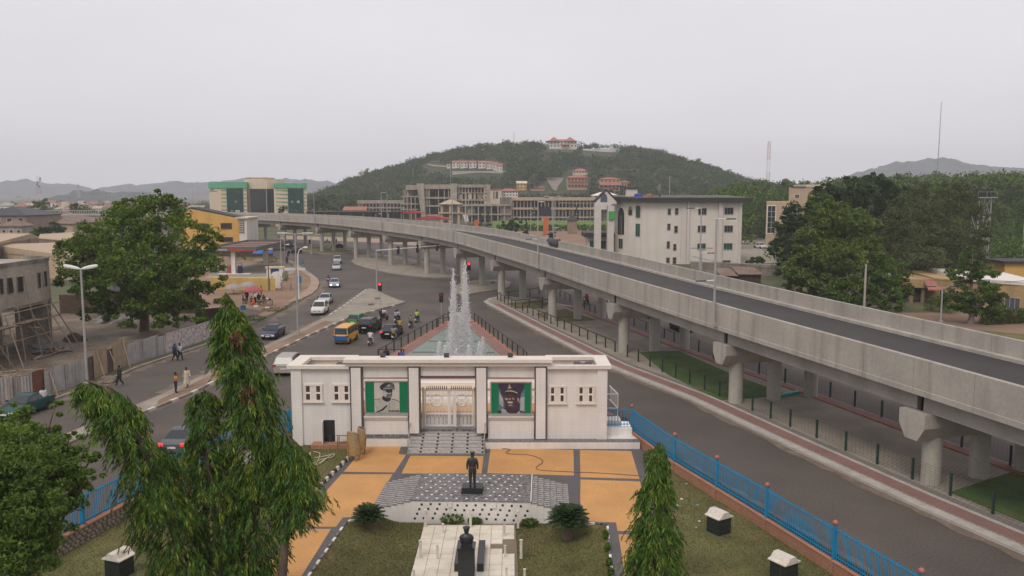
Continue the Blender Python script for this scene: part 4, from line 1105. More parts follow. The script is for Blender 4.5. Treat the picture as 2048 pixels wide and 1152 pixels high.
st=person('dark statue of a uniformed officer standing with his back to the garden',(sp.x,sp.y,sp.z+.34),0,pose='statue',scale=1.1,cat='statue',name='statue',cap='bronze_dark',allmat='bronze_dark',hand='white_paint')
MB().lathe([(.2,.96),(.205,.99),(.2,1.02)],(0,0,0),16,0,'z',1,.8).build('belt','cloth_brown',st,world=False)
MB().lathe([(.215,.74),(.2,.9),(.185,1.06),(.19,1.25)],(0,0,0),16,0,'z',1,.82).build('tunic','bronze_dark',st,60,world=False)
bx_,by0=G(938,1100,PZ).x,37.6
pd=thing('bust_pedestal','tall black granite pedestal with low side blocks on the white tiles','pedestal',(bx_,by0,LZ+.06),0)
for k in range(4):
 MB().bx(-.38,-.01*k*0,k*.44,.38,.78,.432+k*.44).build('granite_block','granite_black',pd,world=False)
MB().bx(-.42,-.03,1.76,.42,.82,1.83).build('top_slab','granite_black',pd,world=False)
MB().bx(-.66,1.5,0,-.39,4.3,.42).build('side_block','granite_black',pd,world=False)
MB().bx(.44,1.5,0,.76,4.3,.42).build('side_block','granite_black',pd,world=False)
bu=thing('bust','dark bronze bust of an officer in a beret on the black pedestal','bust',(bx_,by0+.42,LZ+1.89),0)
bu.scale=(1.25,)*3
o=inst(body('stand:bust'),'torso',bu,(0,0,-1.08))
for i in range(5):o.material_slots[i].link='OBJECT';o.material_slots[i].material=MAT('bronze_dark')
MB().lathe([(.06,.47),(.095,.52),(.108,.59),(.11,.63),(.135,.65),(.13,.69),(.06,.72),(0,.725)],(0,-.0,0),14).build('beret','bronze_dark',bu,60,world=False)
MB().lathe([(.19,0),(.23,.12),(.255,.24),(.25,.33),(.19,.39),(.075,.44),(.06,.5)],(0,0,0),18,0,'z',1.05,.62).build('shoulders','bronze_dark',bu,60,world=False);MB().bx(-.2,-.12,-.0,.2,.12,.06).build('base','bronze_dark',bu,world=False)
POSTS=[((851,1054),.95),((886,1066),.5),((841,1116),.9),((1009,1073),.6),((1036,1056),.95),((941,1055),1.0),((1010,1115),.6),((1042,1117),.95),((875,1118),.7),((1013,1160),.6),((1049,1172),.8),((828,1165),.6),((938,1165),.75)]
PL_=['at the far left corner of the tiled pad','inside the far left corner of the tiled pad','halfway along the left edge of the tiled pad','right of the bust near the stage','at the far right corner of the tiled pad','directly behind the bust','right of the black side block','halfway along the right edge of the tiled pad','left of the black side block','on the right of the pad at the bottom edge','at the near right corner of the tiled pad','at the near left corner of the tiled pad','in front of the black pedestal']
for i,(q,h)in enumerate(POSTS):
 c=G(*q,LZ+.06)
 w_=.13 if h>.8 else.1
 t=thing('stub_post',('tall'if h>.8 else 'short')+' white stub post '+PL_[i],'post',c,0,'white stub posts around the bust')
 MB().box((0,0,h/2),(w_,w_,h)).build('shaft','kerb_white',t,world=False)
 MB().box((0,0,h+.012),(w_+.03,w_+.03,.03)).build('cap','kerb_white',t,world=False)
def gbox(px,py,lab,rz,w_=1.35,y=None):
 c=G(px,py,PZ)
 t=thing('generator_box'if False else 'pillar_box',lab,'box',c,rz,'black boxes with pale lids on the lawn')
 MB().bx(-.43,-.43,0,.43,.43,.92).build('box_body','granite_box',t,world=False)
 MB().bx(-.5,-.5,-.05,.5,.5,.06).build('footing','charcoal_paving',t,world=False)
 prof=[(-.53,.925),(-.53,.97),(-.34,1.02),(-.16,1.24),(.16,1.24),(.34,1.02),(.53,.97),(.53,.925)]
 MB().xprism(prof,-.5,.5).build('lid','kerb_white',t,world=False)
gbox(1437,1066,'black tiled box with pale gabled lid on the right lawn, farther of two',R(32))
gbox(1567,1160,'black tiled box with pale gabled lid on the right lawn, nearer of two',R(32))
gbox(240,1152,'black tiled box with pale gabled lid beside the bent tree on the left lawn',R(-20))
def fence(label,pts,z0,h,wall,wallmat,wz,coping=None,ball=True,step=.155,stone=False):
 root=thing('picket_fence',label,'fence',(pts[0][0],pts[0][1],PZ))
 pk=MB().box((0,0,h*.5),(.045,.02,h)).mesh('picket','blue_paint')
 cnt=0
 for i in range(len(pts)-1):
  p,q=Vector(pts[i][:2]),Vector(pts[i+1][:2]);d=(q-p);Ln=d.length;an=math.atan2(d.y,d.x);d.normalize()
  zz=z0
  m=(p+q)/2
  for hh in(.17,h-.13):MB().box((m.x,m.y,zz+hh),(Ln-.1,.05,.055),an).build('rail','blue_paint',root)
  n=int(Ln/step)
  if cnt+n<300 or True:
   for k in range(1,n):
    a=p+d*Ln*k/n
    winst(pk,'picket',root,(a.x,a.y,zz+.0),an);cnt+=1
  b=MB();b.box((p.x,p.y,zz+h*.53),(.13,.13,h*1.06),an);b.build('post','blue_paint',root)
  if ball:MB().ball((p.x,p.y,zz+h*1.06+.1),.135,10,7).build('ball','ball_red',root,60)
  if wall:
   MB().box((m.x,m.y,(PZ+wz)/2-.2),(Ln+.02,.28,wz-PZ+.4),an).build('wall',wallmat,root)
   MB().box((m.x,m.y,wz+.02),(Ln+.04,.36,.06),an).build('coping','coping_red',root)
   MB().box((p.x,p.y,(PZ+wz)/2-.02),(.38,.4,wz-PZ+.06),an).build('pier',wallmat,root)
 return root
RF=[(8.52,59.1),(10.22,51.95),(11.76,47.3),(13.26,42.7),(14.86,37.6),(16.42,32.6),(17.98,27.6),(19.4,22.6)]
fence('blue picket fence with red ball finials on a low brick wall beside the road',RF,-.32,1.55,True,'brick_low',-.38)
fr=fence('short blue picket fence between the gatehouse and the corner post',[(XR+.12,58.9),(8.4,58.95)],-.02,1.35,False,None,0,ball=False,step=.2)
MB().bx(XR+.05,58.6,PZ,8.5,59.2,-.08).build('base_wall','tile_white',fr)
LFp=[(-15.4,62.5),(-15.5,57.6),(-18.1,51.6),(-20.6,45.6),(-21.6,41.2),(-22.6,37),(-24,30)]
lf=fence('blue picket fence on a stone retaining wall along the left of the garden',LFp,-.1,1.55,False,None,0,ball=False,step=.17)
b=MB()
for i in range(len(LFp)-1):
 p,q=Vector(LFp[i]),Vector(LFp[i+1]);d=(q-p);an=math.atan2(d.y,d.x);m=(p+q)/2
 MB().box((m.x,m.y,-.72),(d.length+.1,.34,1.15),an).build('wall','stone_mortar'if i>1 else 'tile_white',lf)
 MB().box((m.x,m.y,-.12),(d.length+.12,.5,.09),an).build('coping','coping_red',lf)
 if i>1:
  n=Vector((d.y,-d.x)).normalized()
  if n.x<0:n=-n
  u=d.normalized();x=.1
  for row in range(4):
   x=random.uniform(0,.2)
   while x<d.length-.1:
    w_=random.uniform(.22,.42);c=p+u*(x+w_/2)+n*.17
    k=6;zc=PZ+.1+row*.2+random.uniform(-.02,.02)
    pts=[(math.cos(2*math.pi*j/k+.3)*w_*.46*random.uniform(.85,1.05),math.sin(2*math.pi*j/k+.3)*.105*random.uniform(.85,1.08))for j in range(k)]
    mm=MB();th=random.uniform(.04,.07)
    for dep,sc_ in((-.02,1.),(th,.8)):
     for(a_,z_)in pts:mm.v.append(tuple(Vector((c.x,c.y,zc+z_*sc_))+Vector((u.x,u.y,0))*a_*sc_+Vector((n.x,n.y,0))*dep))
    fl=[tuple(range(k,2*k))]+[(j,(j+1)%k,k+(j+1)%k,k+j)for j in range(k)]
    for f in fl:mm.f.append(f);mm.m.append(0)
    mm.build('stone','stone_wall',lf);x+=w_+.03
def cane_stack(px,py,n,rz,lab):
 c=G(px,py,PZ);t=thing('chair_stack'if False else 'cane_chair',lab,'chair',c,rz,None)
 return t
def cane_chair(c,rz,lab,first):
 t=thing('cane_chair',lab,'chair',c,rz,'cane armchairs stacked by the wall')
 if first:
  b=MB();
  for sx in(-.26,.26):
   for sy in(-.24,.24):MB().tube([(sx,sy,0),(sx,sy,.42)],.03,6).build('leg','cane',t,world=False)
  MB().lathe([(.31,.38),(.33,.42),(.3,.46),(.0,.46)],(0,0,0),14).build('seat','cane',t,world=False)
  m=MB();k=14
  for i in range(k+1):
   q=R(200-220*i/k);hgt=.3+.28*math.sin(math.pi*i/k)
   for z in(.44,.44+hgt):m.v.append((.36*math.cos(q),-.1+.34*math.sin(q)*1.0,z))
  for i in range(k):m.f.append((2*i,2*i+2,2*i+3,2*i+1));m.m.append(0)
  o=m.build('backrest','cane',t,world=False);s_=o.modifiers.new('s','SOLIDIFY');s_.thickness=.05
  m=MB();m.tube([(.36*math.cos(R(200-220*i/k)),-.1+.34*math.sin(R(200-220*i/k)),.46+.3+.28*math.sin(math.pi*i/k))for i in range(k+1)],.05,6);m.build('arm_rim','wood_pale',t,world=False)
 return t
ch0=None
for(px,py,n,rz,side)in((708,921,9,R(160),'front'),(722,908,8,R(100),'rear')):
 c=G(px,py,PZ)
 for k in range(n):
  lab='cane armchair, %s in the %s stack by the left wing'%('topmost'if k==n-1 else('bottom one','second from the bottom','third from the bottom','fourth from the bottom','fifth from the bottom','sixth from the bottom','seventh from the bottom','second from the top')[min(k,7)],side)
  loc=(c.x+.012*k*(1 if side=='rear'else-1),c.y+.01*k,PZ+.115*k)
  if ch0 is None:ch0=cane_chair(loc,rz,lab,True)
  else:
   q=copy_tree(ch0);q.location=loc;q.rotation_euler=(0,0,rz+random.uniform(-.06,.06));q['label']=lab
tb=G(692,884,PZ+.3);tb=Vector((gx(692),GY-.75,PZ))
t=thing('table','small brown table leaning by the left wing beside the dark doorway','table',tb,R(-4))
MB().box((0,0,.95),(1.1,.6,.05),0,0,('X',-.25)).build('tabletop','wood',t,world=False)
for sx in(-.45,.45):
 for sy in(-.2,.2):MB().box((sx,sy,.46),(.05,.05,.92)).build('leg','wood',t,world=False)
def rope(name,pix,z,r,mat,lab,cat):
 pts=[G(*p,z)for p in pix]
 P=[]
 for i in range(len(pts)-1):
  for k in range(6):P.append(cat_(pts,i,k/6))
 P.append(pts[-1])
 return MB().tube(P,r,5).build(name,mat,org=P[0],label=lab,cat=cat,smooth=60)
def cat_(arr,i,t):return cat(arr,i,t)
rope('cable',[(1004,897),(1020,899),(1012,905),(1024,908),(1060,910),(1083,919),(1084,926),(1073,934),(1080,940),(1130,943),(1200,946),(1290,952)],PZ+.03,.03,'cable','thin brown cable snaking across the orange paving','cable')
rope('hose',[(620,905),(625,915),(650,912),(668,908),(664,914),(640,920),(622,931),(640,925),(664,909)],PZ+.1,.035,'hose','pale hose lying in loops on the small left lawn','hose')
rope('hose',[(627,903),(640,908),(634,930),(664,908)],PZ+.14,.03,'hose','pale straight pole lying across the hose loops on the left lawn','pole')
c=G(628,884,PZ)
for i,(px,py,s,m,lab)in enumerate(((622,884,.5,'rubble','grey rubble sack dumped at the left corner of the gatehouse'),(636,884,.3,'signal_black','black bucket dumped at the left corner of the gatehouse'))):
 c=G(px,py,PZ+.1);MB().ball((0,0,s*.4),s,9,6,0,(1,1,.6)).build('sack'if i==0 else 'bucket',m,label=lab,cat='sack'if i==0 else 'bucket').location=c
for i in range(9):
 c=G(random.uniform(1330,1480),random.uniform(960,1060),PZ+.07)
 MB().box((0,0,.02),(random.uniform(.08,.2),random.uniform(.08,.16),.03),random.random()*3).build('litter',random.choice(['kerb_white','plaster_white','cloth_skyblue']),label='scrap of pale litter on the right lawn',cat='litter',group='litter scraps on the lawn').location=c
 # ====== buildings
def Dpl(px,py,A,B):
 r=ray(px,py);d=Vector((B[0]-A[0],B[1]-A[1]));n=Vector((-d.y,d.x))
 t=(n.x*A[0]+n.y*A[1])/(n.x*r[0]+n.y*r[1])
 return Vector((r[0]*t,r[1]*t,CAM_H+r[2]*t))
def wall_frame(A,B):
 A=Vector((A[0],A[1]));B=Vector((B[0],B[1]));u=(B-A).normalized();n=Vector((u.y,-u.x))
 if n.dot(-A)<0:n=-n
 return A,u,n
def on_wall(m,A,B,s0,s1,z0,z1,d0,d1,mi=0):
 a,u,n=wall_frame(A,B)
 P=[a+u*s0+n*d0,a+u*s1+n*d0,a+u*s1+n*d1,a+u*s0+n*d1]
 m.prism([tuple(p)for p in P],z0,z1,mi);return m
def win_sz(root,A,B,s0,s1,z0,z1,pane='window_dark',frame='frame_grey',fr=.1,bars=1,hb=0,name='window'):
 m=MB()
 if s0>s1:s0,s1=s1,s0
 on_wall(m,A,B,s0-fr,s0,z0-fr,z1+fr,.005,.1);on_wall(m,A,B,s1,s1+fr,z0-fr,z1+fr,.005,.1)
 on_wall(m,A,B,s0,s1,z0-fr,z0,.005,.13);on_wall(m,A,B,s0,s1,z1,z1+fr,.005,.1)
 for k in range(bars):
  c=s0+(s1-s0)*(k+1)/(bars+1);on_wall(m,A,B,c-.03,c+.03,z0,z1,.02,.08)
 for k in range(hb):
  c=z0+(z1-z0)*(k+1)/(hb+1);on_wall(m,A,B,s0,s1,c-.03,c+.03,.02,.085)
 f=m.build(name,frame,root)
 on_wall(MB(),A,B,s0,s1,z0,z1,.003,.03).build('pane',pane,f)
 return f
def win_px(root,A,B,x0,x1,y0,y1,**k):
 a,u,n=wall_frame(A,B);xm,ym=(x0+x1)/2,(y0+y1)/2
 S=[(Dpl(x,ym,A,B).xy-a).dot(u)for x in(x0,x1)];Z=[Dpl(xm,y,A,B).z for y in(y1,y0)]
 return win_sz(root,A,B,S[0],S[1],Z[0],Z[1],**k)
def block(root,poly,z0,z1,mat,name='wall'):
 return MB().prism(poly,z0,z1).build(name,mat,root)
def hip(m,x0,x1,y0,y1,z0,h,ov=.5,ridge=None,mi=0):
 x0-=ov;x1+=ov;y0-=ov;y1+=ov;w_,d=x1-x0,y1-y0
 i=min(w_,d)/2*.95 if ridge is None else ridge
 if w_>=d:r0,r1=(x0+i,(y0+y1)/2),(x1-i,(y0+y1)/2)
 else:r0,r1=((x0+x1)/2,y0+i),((x0+x1)/2,y1-i)
 V=[(x0,y0,z0),(x1,y0,z0),(x1,y1,z0),(x0,y1,z0),(r0[0],r0[1],z0+h),(r1[0],r1[1],z0+h),(x0,y0,z0-.18),(x1,y0,z0-.18),(x1,y1,z0-.18),(x0,y1,z0-.18)]
 F=[(0,1,5,4),(1,2,5),(2,3,4,5),(3,0,4)]if w_>=d else[(0,1,4),(1,2,5,4),(2,3,5),(3,0,4,5)]
 F+=[(6,7,1,0),(7,8,2,1),(8,9,3,2),(9,6,0,3),(9,8,7,6)]
 return m.add(V,F,mi)
def gable(m,x0,x1,y0,y1,z0,h,ov=.5,along='x',mi=0):
 x0-=ov;x1+=ov;y0-=ov;y1+=ov;t=.15
 if along=='x':
  ym=(y0+y1)/2
  prof=[(y0,z0),(ym,z0+h),(y1,z0),(y1,z0-t),(ym,z0+h-t),(y0,z0-t)]
  V=[(x,p[0],p[1])for x in(x0,x1)for p in prof]
 else:
  xm=(x0+x1)/2
  prof=[(x0,z0),(xm,z0+h),(x1,z0),(x1,z0-t),(xm,z0+h-t),(x0,z0-t)]
  V=[(p[0],y,p[1])for y in(y0,y1)for p in prof]
 F=[(i,(i+1)%6,6+(i+1)%6,6+i)for i in range(6)]+[(0,1,4,5),(1,2,3,4),(6,7,10,11),(7,8,9,10)]
 return m.add(V,F,mi)
 # ------ white office block beside the flyover
of=thing('office_block','white four storey office block with dark flat roof edge beside the flyover','office',D(1376,528,197).xy.to_3d()*1,0)
oA,oB=D(1283,500,197).xy,D(1482,500,197).xy
oL=Vector((D(1230,470,206).x,206))
zr=D(1376,403,197).z
block(of,[tuple(oA),tuple(oB),(oB.x+1,222),(oL.x+1,222),tuple(oL)],-.2,zr,'office_white')
MB().prism([(oL.x-1.6,207.5),(oA.x-1.4,195.6),(oB.x+2.0,195.4),(oB.x+4,224),(oL.x-1,224)],zr+.01,zr+.85).build('roof_edge','roof_dark',of)
MB().prism([(oL.x-1,207.6),(oA.x-1.0,196.2),(oB.x+1.4,196),(oB.x+3,223),(oL.x,223)],zr+.852,lambda x,y:zr+.9+.018*(y-195)).build('roof','roof_moss',of)
for a,c,dp in((1373.5,1378,.5),(1436,1444,.55),(1477,1482.5,.4)):
 x0,x1=D(a,450,197).x,D(c,450,197).x;MB().bx(x0,197-dp,-.2,x1,196.996,zr-.002).build('pilaster','office_pink',of)
x0,x1=D(1362,450,197).x,D(1373,450,197).x;MB().bx(x0,196.8,-.2,x1,196.997,zr-.004).build('recess','office_pink',of)
for i,(a,c,e,f)in enumerate([(1336,1341,417.7,429),(1350.6,1356,416.7,428.8),(1335,1340,448,459.4),(1349,1355,452.5,465),(1334,1339,483,496),(1347,1352,488.5,500),(1333,1338.7,515.6,525),(1346,1351.7,515,527)]):
 win_px(of,oA,oB,a,c,e,f,bars=0,hb=1)
for i,(a,c,e,f)in enumerate([(1397,1412.5,416.7,428.8),(1396,1411,451.7,464),(1395,1410.6,487.5,498.3),(1449.6,1466,416,428),(1449,1465,451.5,463.5),(1448,1464,487,498.5),(1446,1460,521,528.5)]):
 win_px(of,oA,oB,a,c,e,f,bars=2,pane='glass_green'if i in(2,5,6)else 'window_dark')
for(a,c,e,f)in((1272.5,1280.4,412,435),(1272,1280,448,472)):win_px(of,oL,oA,a,c,e,f,bars=1,pane='glass_green')
win_px(of,oL,oA,1238,1245.4,478,496,bars=1,pane='glass_green')
win_px(of,oL,oA,1257.5,1264.5,419,430,bars=0)
win_px(of,oL,oA,1259.4,1262.6,413.5,418.5,bars=0)
a_,u_,n_=wall_frame(oL,oA)
def arch_on(root,px0,px1,py0,py1,A,B,mat,name,d=.06):
 a,u,n=wall_frame(A,B)
 s0,s1=[(Dpl(x,(py0+py1)/2,A,B).xy-a).dot(u)for x in(px0,px1)];z1,z0=[Dpl((px0+px1)/2,y,A,B).z for y in(py0,py1)]
 c=(s0+s1)/2;r=(s1-s0)/2;k=14;prof=[(s0,z0),(s1,z0)]+[(c+r*math.cos(math.pi*i/k),z1-r*1.6+r*1.6*math.sin(math.pi*i/k))for i in range(k+1)]
 m=MB();N_=len(prof)
 for dep in(.004,d):
  for(s,z)in prof:q=a+u*s+n*dep;m.v.append((q.x,q.y,z))
 m.f.append(tuple(range(N_,2*N_)));m.m.append(0);m.f.append(tuple(range(N_-1,-1,-1)));m.m.append(0)
 for i in range(N_):m.f.append((i,(i+1)%N_,N_+(i+1)%N_,N_+i));m.m.append(0)
 return m.build(name,mat,root)
arch_on(of,1236,1248.5,415.6,469,oL,oA,'window_dark','arched_window')
win_px(of,oL,oA,1240.8,1243.8,432,469,bars=0,pane='office_white',frame='office_white',fr=.02,name='mullion')
Yp=203.5;xa,xb=D(1190,450,Yp).x,D(1232,450,Yp).x
for px in(1195.5,1221):
 x=D(px,450,Yp).x
 MB().bx(x-.75,Yp-.6,-.2,x+.75,Yp+1.6,zr-1.1).build('porch_pillar','office_pink',of)
zg0,zg1=D(1208,405,Yp).z,D(1208,381.5,Yp).z
xm=(xa+xb)/2
MB().xprism([(xa,zg0-.3),(xb,zg0-.3),(xb,zg0+.2),(xm,zg1),(xa,zg0+.2)],Yp-.7,Yp+1.8).build('gable','office_white',of)
b=MB()
for s in(-1,1):
 e=xa-.3 if s<0 else xb+.3
 b.xprism([(e,zg0+.1),(xm,zg1+.12),(xm,zg1+.45),(e-.0,zg0+.45)],Yp-.95,Yp+1.9)
b.build('gable_roof','roof_dark',of)
arch_on(of,1201,1214.5,386.5,404,(xa,Yp-.71),(xb,Yp-.71),'glass_blue','arched_window')
xs,xe=D(1217.5,430,Yp-.9).x,D(1231,430,Yp-.9).x
sg=thing('sign_board','green square sign with white lettering on the white office porch','sign',((xs+xe)/2,Yp-.9,D(1224,439.5,Yp).z),0)
MB().bx(xs,Yp-.95,D(1224,439.5,Yp).z,xe,Yp-.68,D(1224,422.5,Yp).z).build('board','green_sign',sg)
b=MB();zc=D(1224,430,Yp).z
for(k,w_,z)in((0,1.0,.5),(0,.7,-.1),(0,.9,-.5)):b.bx((xs+xe)/2-w_/2+.1,Yp-.962,zc+z-.06,(xs+xe)/2+w_/2+.1,Yp-.952,zc+z+.06)
b.build('lettering','bank_stripe',sg)
an=thing('annex','low pale annex with a dark flat roof left of the white office','building',(D(1190,500,208).x,208,0))
x0,x1=D(1168,480,208).x,D(1236,480,208).x
block(an,[(x0+1,208),(x1,208),(x1,216),(x0+1,216)],-.2,D(1200,474,208).z,'office_pink')
zt0=D(1200,474,208).z;MB().bx(x0,206.8,zt0+.01,x1,216.5,zt0+1.0).build('roof','roof_dark',an)
for a,c in((1180,1187),(1202,1211)):win_px(an,(x0,208),(x1,208),a,c,482,496,pane='glass_green')
zrr=zr+1.2
t=thing('stair_head','white stair head on the roof of the white office','roof hut',(D(1265,395,208).x,208,zrr),0)
x0,x1=D(1254,390,208).x,D(1275,390,208).x
block(t,[(x0,208),(x1,208),(x1,211),(x0,211)],zrr-.3,D(1265,377.5,208).z,'office_white');MB().bx(x0-.3,207.7,D(1265,377.5,208).z+.01,x1+.3,211.3,D(1265,377.5,208).z+.2).build('roof_slab','roof_dark',t)
def polytank(px,py,Y,r,h,mat,lab,horiz=False):
 p=D(px,py,Y);t=thing('water_tank',lab,'water tank',p)
 if horiz:MB().lathe([(.0,-h/2-.3),(r*.7,-h/2-.2),(r,-h/2+.1),(r,h/2-.1),(r*.7,h/2+.2),(0,h/2+.3)],(0,0,r),14,0,'x').build('tank_body',mat,t,50,world=False);MB().bx(-h*.4,-r*.8,0,h*.4,r*.8,r*.35).build('stand','frame_grey',t,world=False)
 else:
  MB().lathe([(r*.97,0),(r,.05),(r,h*.3),(r*.97,h*.33),(r,h*.36),(r,h*.65),(r*.97,h*.68),(r,h*.71),(r,h*.9),(r*.5,h*1.02),(r*.22,h*1.03)],(0,0,0),18).build('tank_body',mat,t,50,world=False)
  MB().lathe([(r*.25,h*1.03),(r*.25,h*1.1),(0,h*1.12)],(0,0,0),10).build('lid',mat,t,world=False)
polytank(1273.5,399,204,.62,1.35,'tank_blue','blue plastic water tank by the stair head on the office roof, left of the pair')
polytank(1280,399,205.5,.6,1.2,'tank_blue','blue plastic water tank half behind the other one on the office roof')
polytank(1299,399,205,.7,1.1,'terracotta','rusty red drum tank lying on the office roof beside the dish',True)
dp=D(1313,398,204)
t=thing('satellite_dish','large dark mesh satellite dish standing edge on upon the office roof','satellite dish',dp)
m=MB();m.lathe([(0,0),(.7,.08),(1.3,.3),(1.75,.6)],(.2,0,2.0),20,0,'x',1,1)
m.v=[((v[0])*1.,v[1]*.75,v[2])for v in m.v]
o=m.build('dish','dish',t,60,world=False);s_=o.modifiers.new('s','SOLIDIFY');s_.thickness=.05
MB().tube([(-.2,0,0),(0,0,1.9)],.09,8).tube([(.2,0,2),(1.2,0,2.1)],.03,5).build('mast','lamp_dark',t,world=False)
m=MB()
for k in range(8):m.tube([(.22,0,2),(.8,1.28*math.cos(k*.785),2+1.7*math.sin(k*.785))],.025,4)
m.build('rib','frame_grey',t,world=False)
# ------ bank tower with green bands
YB=420.
bk=thing('bank_tower','tall cream and green banded office tower with dark glass bays','office',(D(515,420,YB).x,YB,0))
def bX(px,y=YB):return D(px,400,y).x
def bZ(py,y=YB):return D(500,py,y).z
A_=(bX(419,YB+9),YB+9);B_=(bX(442),YB);C_=(bX(494),YB)
block(bk,[A_,B_,C_,(bX(494)*1.05,YB+22),(bX(419,YB+22),YB+22)],0,bZ(376),'bank_cream')
MB().prism([(A_[0]-.4,A_[1]),(B_[0]-.2,B_[1]-.5),(C_[0]+.2,C_[1]-.5),(C_[0]+.2,YB+22),(bX(419,YB+22),YB+22)],bZ(376)+.01,bZ(364)).build('green_band','bank_green',bk)
block(bk,[(bX(549.5),YB),(bX(613),YB+1),(bX(613)*1.06,YB+22),(bX(549.5),YB+22)],0,bZ(376),'bank_cream')
MB().prism([(bX(549.5)-.2,YB-.5),(bX(613)+.3,YB+.5),(bX(613)*1.06,YB+22),(bX(549.5)-.2,YB+22)],bZ(376)+.01,bZ(366.5)).build('green_band','bank_green',bk)
block(bk,[(bX(486),YB+3),(bX(534),YB+1.2),(bX(549),YB+4),(bX(549),YB+20),(bX(486),YB+20)],0,bZ(359.5),'bank_cream','core')
block(bk,[(bX(485),YB+6),(bX(516),YB+4),(bX(532),YB+6),(bX(532),YB+16),(bX(485),YB+16)],bZ(359.5)+.01,bZ(355.5),'bank_cream','penthouse')
MB().prism([(bX(485)-.3,YB+5.6),(bX(516),YB+3.6),(bX(532)+.3,YB+5.6),(bX(532)+.3,YB+16.3),(bX(485)-.3,YB+16.3)],bZ(355.5)+.01,bZ(354.9)).build('roof_slab','frame_grey',bk)
for(a,c,yy,e,f)in((454,486.5,YB-.35,377,431),(576,606,YB+.1,377,431)):
 bay=MB().bx(bX(a),yy,2,bX(c),yy+.9,bZ(377)).build('glass_bay','glass_green',bk)
 m=MB()
 for k in range(1,6):x=bX(a)+(bX(c)-bX(a))*k/6;m.bx(x-.06,yy-.06,2,x+.06,yy-.002,bZ(377))
 for k in range(1,13):z=2+(bZ(377)-2)*k/13;m.bx(bX(a),yy-.05,z-.06,bX(c),yy-.003,z+.06)
 m.build('glazing_bars','glass_dark',bay)
 for k in range(10):
  wx=bX(a)+random.uniform(.1,.85)*(bX(c)-bX(a));wz=random.choice(range(1,12))
  if k<6:MB().bx(wx,yy-.03,2.2+1.55*wz,wx+1.1,yy-.004,3.2+1.55*wz).build('open_sash',random.choice(['glass_blue','frame_grey','plaster_white']),bay)
bay=MB().prism([(bX(500),YB+.4),(bX(534),YB-.6),(bX(548.5),YB+2),(bX(548.5),YB+4.5),(bX(500),YB+4.5)],2,bZ(377.5)).build('glass_bay','glass_dark',bk)
MB().bx(bX(534)-.2,YB-.75,2,bX(534)+.15,YB-.3,bZ(377.5)).build('glazing_bar','frame_grey',bay)
MB().bx(bX(549)-.3,YB+2-1.5,2,bX(549)+.4,YB+2,bZ(371)).build('drain_pipe','white_paint',bk)
for k in range(7):
 z0=bZ(381.5+7.8*k);z1=bZ(379.3+7.8*k)
 if z0<3:break
 m=MB()
 for(a,c,yy)in((442.3,453.5,YB),(487,493.5,YB),(552,575.5,YB+.2),(606.4,612.6,YB+1)):
  m.bx(bX(a),yy-.16,z0,bX(c),yy-.004,z1)
 m.build('green_stripe','bank_stripe',bk)
win_sz(bk,A_,B_,1.5,5.2,bZ(379.8),bZ(377.8),pane='glass_dark',fr=.15)
on_wall(MB(),A_,B_,0,9,bZ(383),bZ(381),.01,.15).build('green_stripe','bank_stripe',bk)
# ------ unfinished concrete complex
YU=430.
un=thing('unfinished_building','grey unfinished concrete building with bare frames and slanted pillars','building',(D(900,430,YU).x,YU,0))
def uX(px,y=YU):return D(px,400,y).x
def uZ(py,y=YU):return D(900,py,y).z
def ub(px0,px1,py0,py1,y0,y1,mat='concrete_raw',nm='slab',yy=YU):return MB().bx(uX(px0,yy),yy+y0,max(-.1,uZ(py1,yy)),uX(px1,yy),yy+y1,uZ(py0,yy)).build(nm,mat,un)
ub(812,836,370,379.5,0,14,nm='roof_beam');ub(848,901,369,378,0,14,nm='roof_beam');ub(913,980,369,375,0,14,nm='roof_beam')
m=MB();m.xprism([(uX(834),uZ(367)),(uX(848),uZ(367)),(uX(852),0),(uX(845),0)],YU-1.2,YU+2.5);m.build('slanted_pillar','concrete_raw',un)
ub(901,914,367,440,-1,2.5,nm='pillar');ub(812.5,817,379,440,3,6,nm='pillar');ub(974,980,375,440,0,8,nm='wall_pier')
for(y0,y1)in((394,397.5),(410.5,413.5),(429,431.5)):ub(849,901,y0,y1,.2,13)
for(y0,y1)in((392,394.5),(407,409),(418,420)):ub(800 if y0>400 else 802,836,y0,y1,.5,13)
for px in(858,876,888,896):ub(px,px+1.6,378,440,.6,1.4,nm='column')
for px in(868,884):ub(px,px+1.6,378,440,6,6.8,nm='column')
for px in(806,813,821,829):ub(px,px+1.8,392,440,.6,1.6,nm='column')
ub(849,901,370,440,13,13.4,'concrete_dirty','back_wall');ub(800,836,379,440,12.8,13.2,'concrete_dirty','back_wall')
ub(849,858,378,394,.7,1.2,'concrete_dirty','infill_wall');ub(849,856,398,410,.7,1.2,'concrete_dirty','infill_wall')
ub(914,974,398.5,401.5,.2,13);ub(914,974,385,386.5,.2,13);ub(914,974,411,413,.2,13)
ub(914,974,376,440,12.5,13,'beige_wall','back_wall')
for k in range(9):ub(917+k*6.3,918.8+k*6.3,375,440,.5,1.3,nm='column')
for k in range(6):ub(920+k*9,924.5+k*9,387,398,.7,1.1,random.choice(['beige_wall','concrete_dirty','bank_cream']),'infill_wall')
ub(968,975,376,411,.3,12,'beige_wall','side_wall')
oA_,oB_=(uX(968),YU+.3),(uX(975),YU+.3)
for yy in(379,386,394):win_px(un,oA_,oB_,970.5,973,yy,yy+2.6,bars=0)
ub(927,1021,408,412,-4,6);ub(927,1021,427,430,-4,6)
for k in range(7):ub(930+k*13,932.4+k*13,412,445,-3.8,-2.8,nm='column')
ub(927,1021,412,445,5,5.5,'concrete_dirty','back_wall')
ub(935,950,413,427,-3,-2.6,'concrete_dirty','infill_wall');ub(965,982,413,426,-3.4,-3.2,'window_dark','infill_wall')
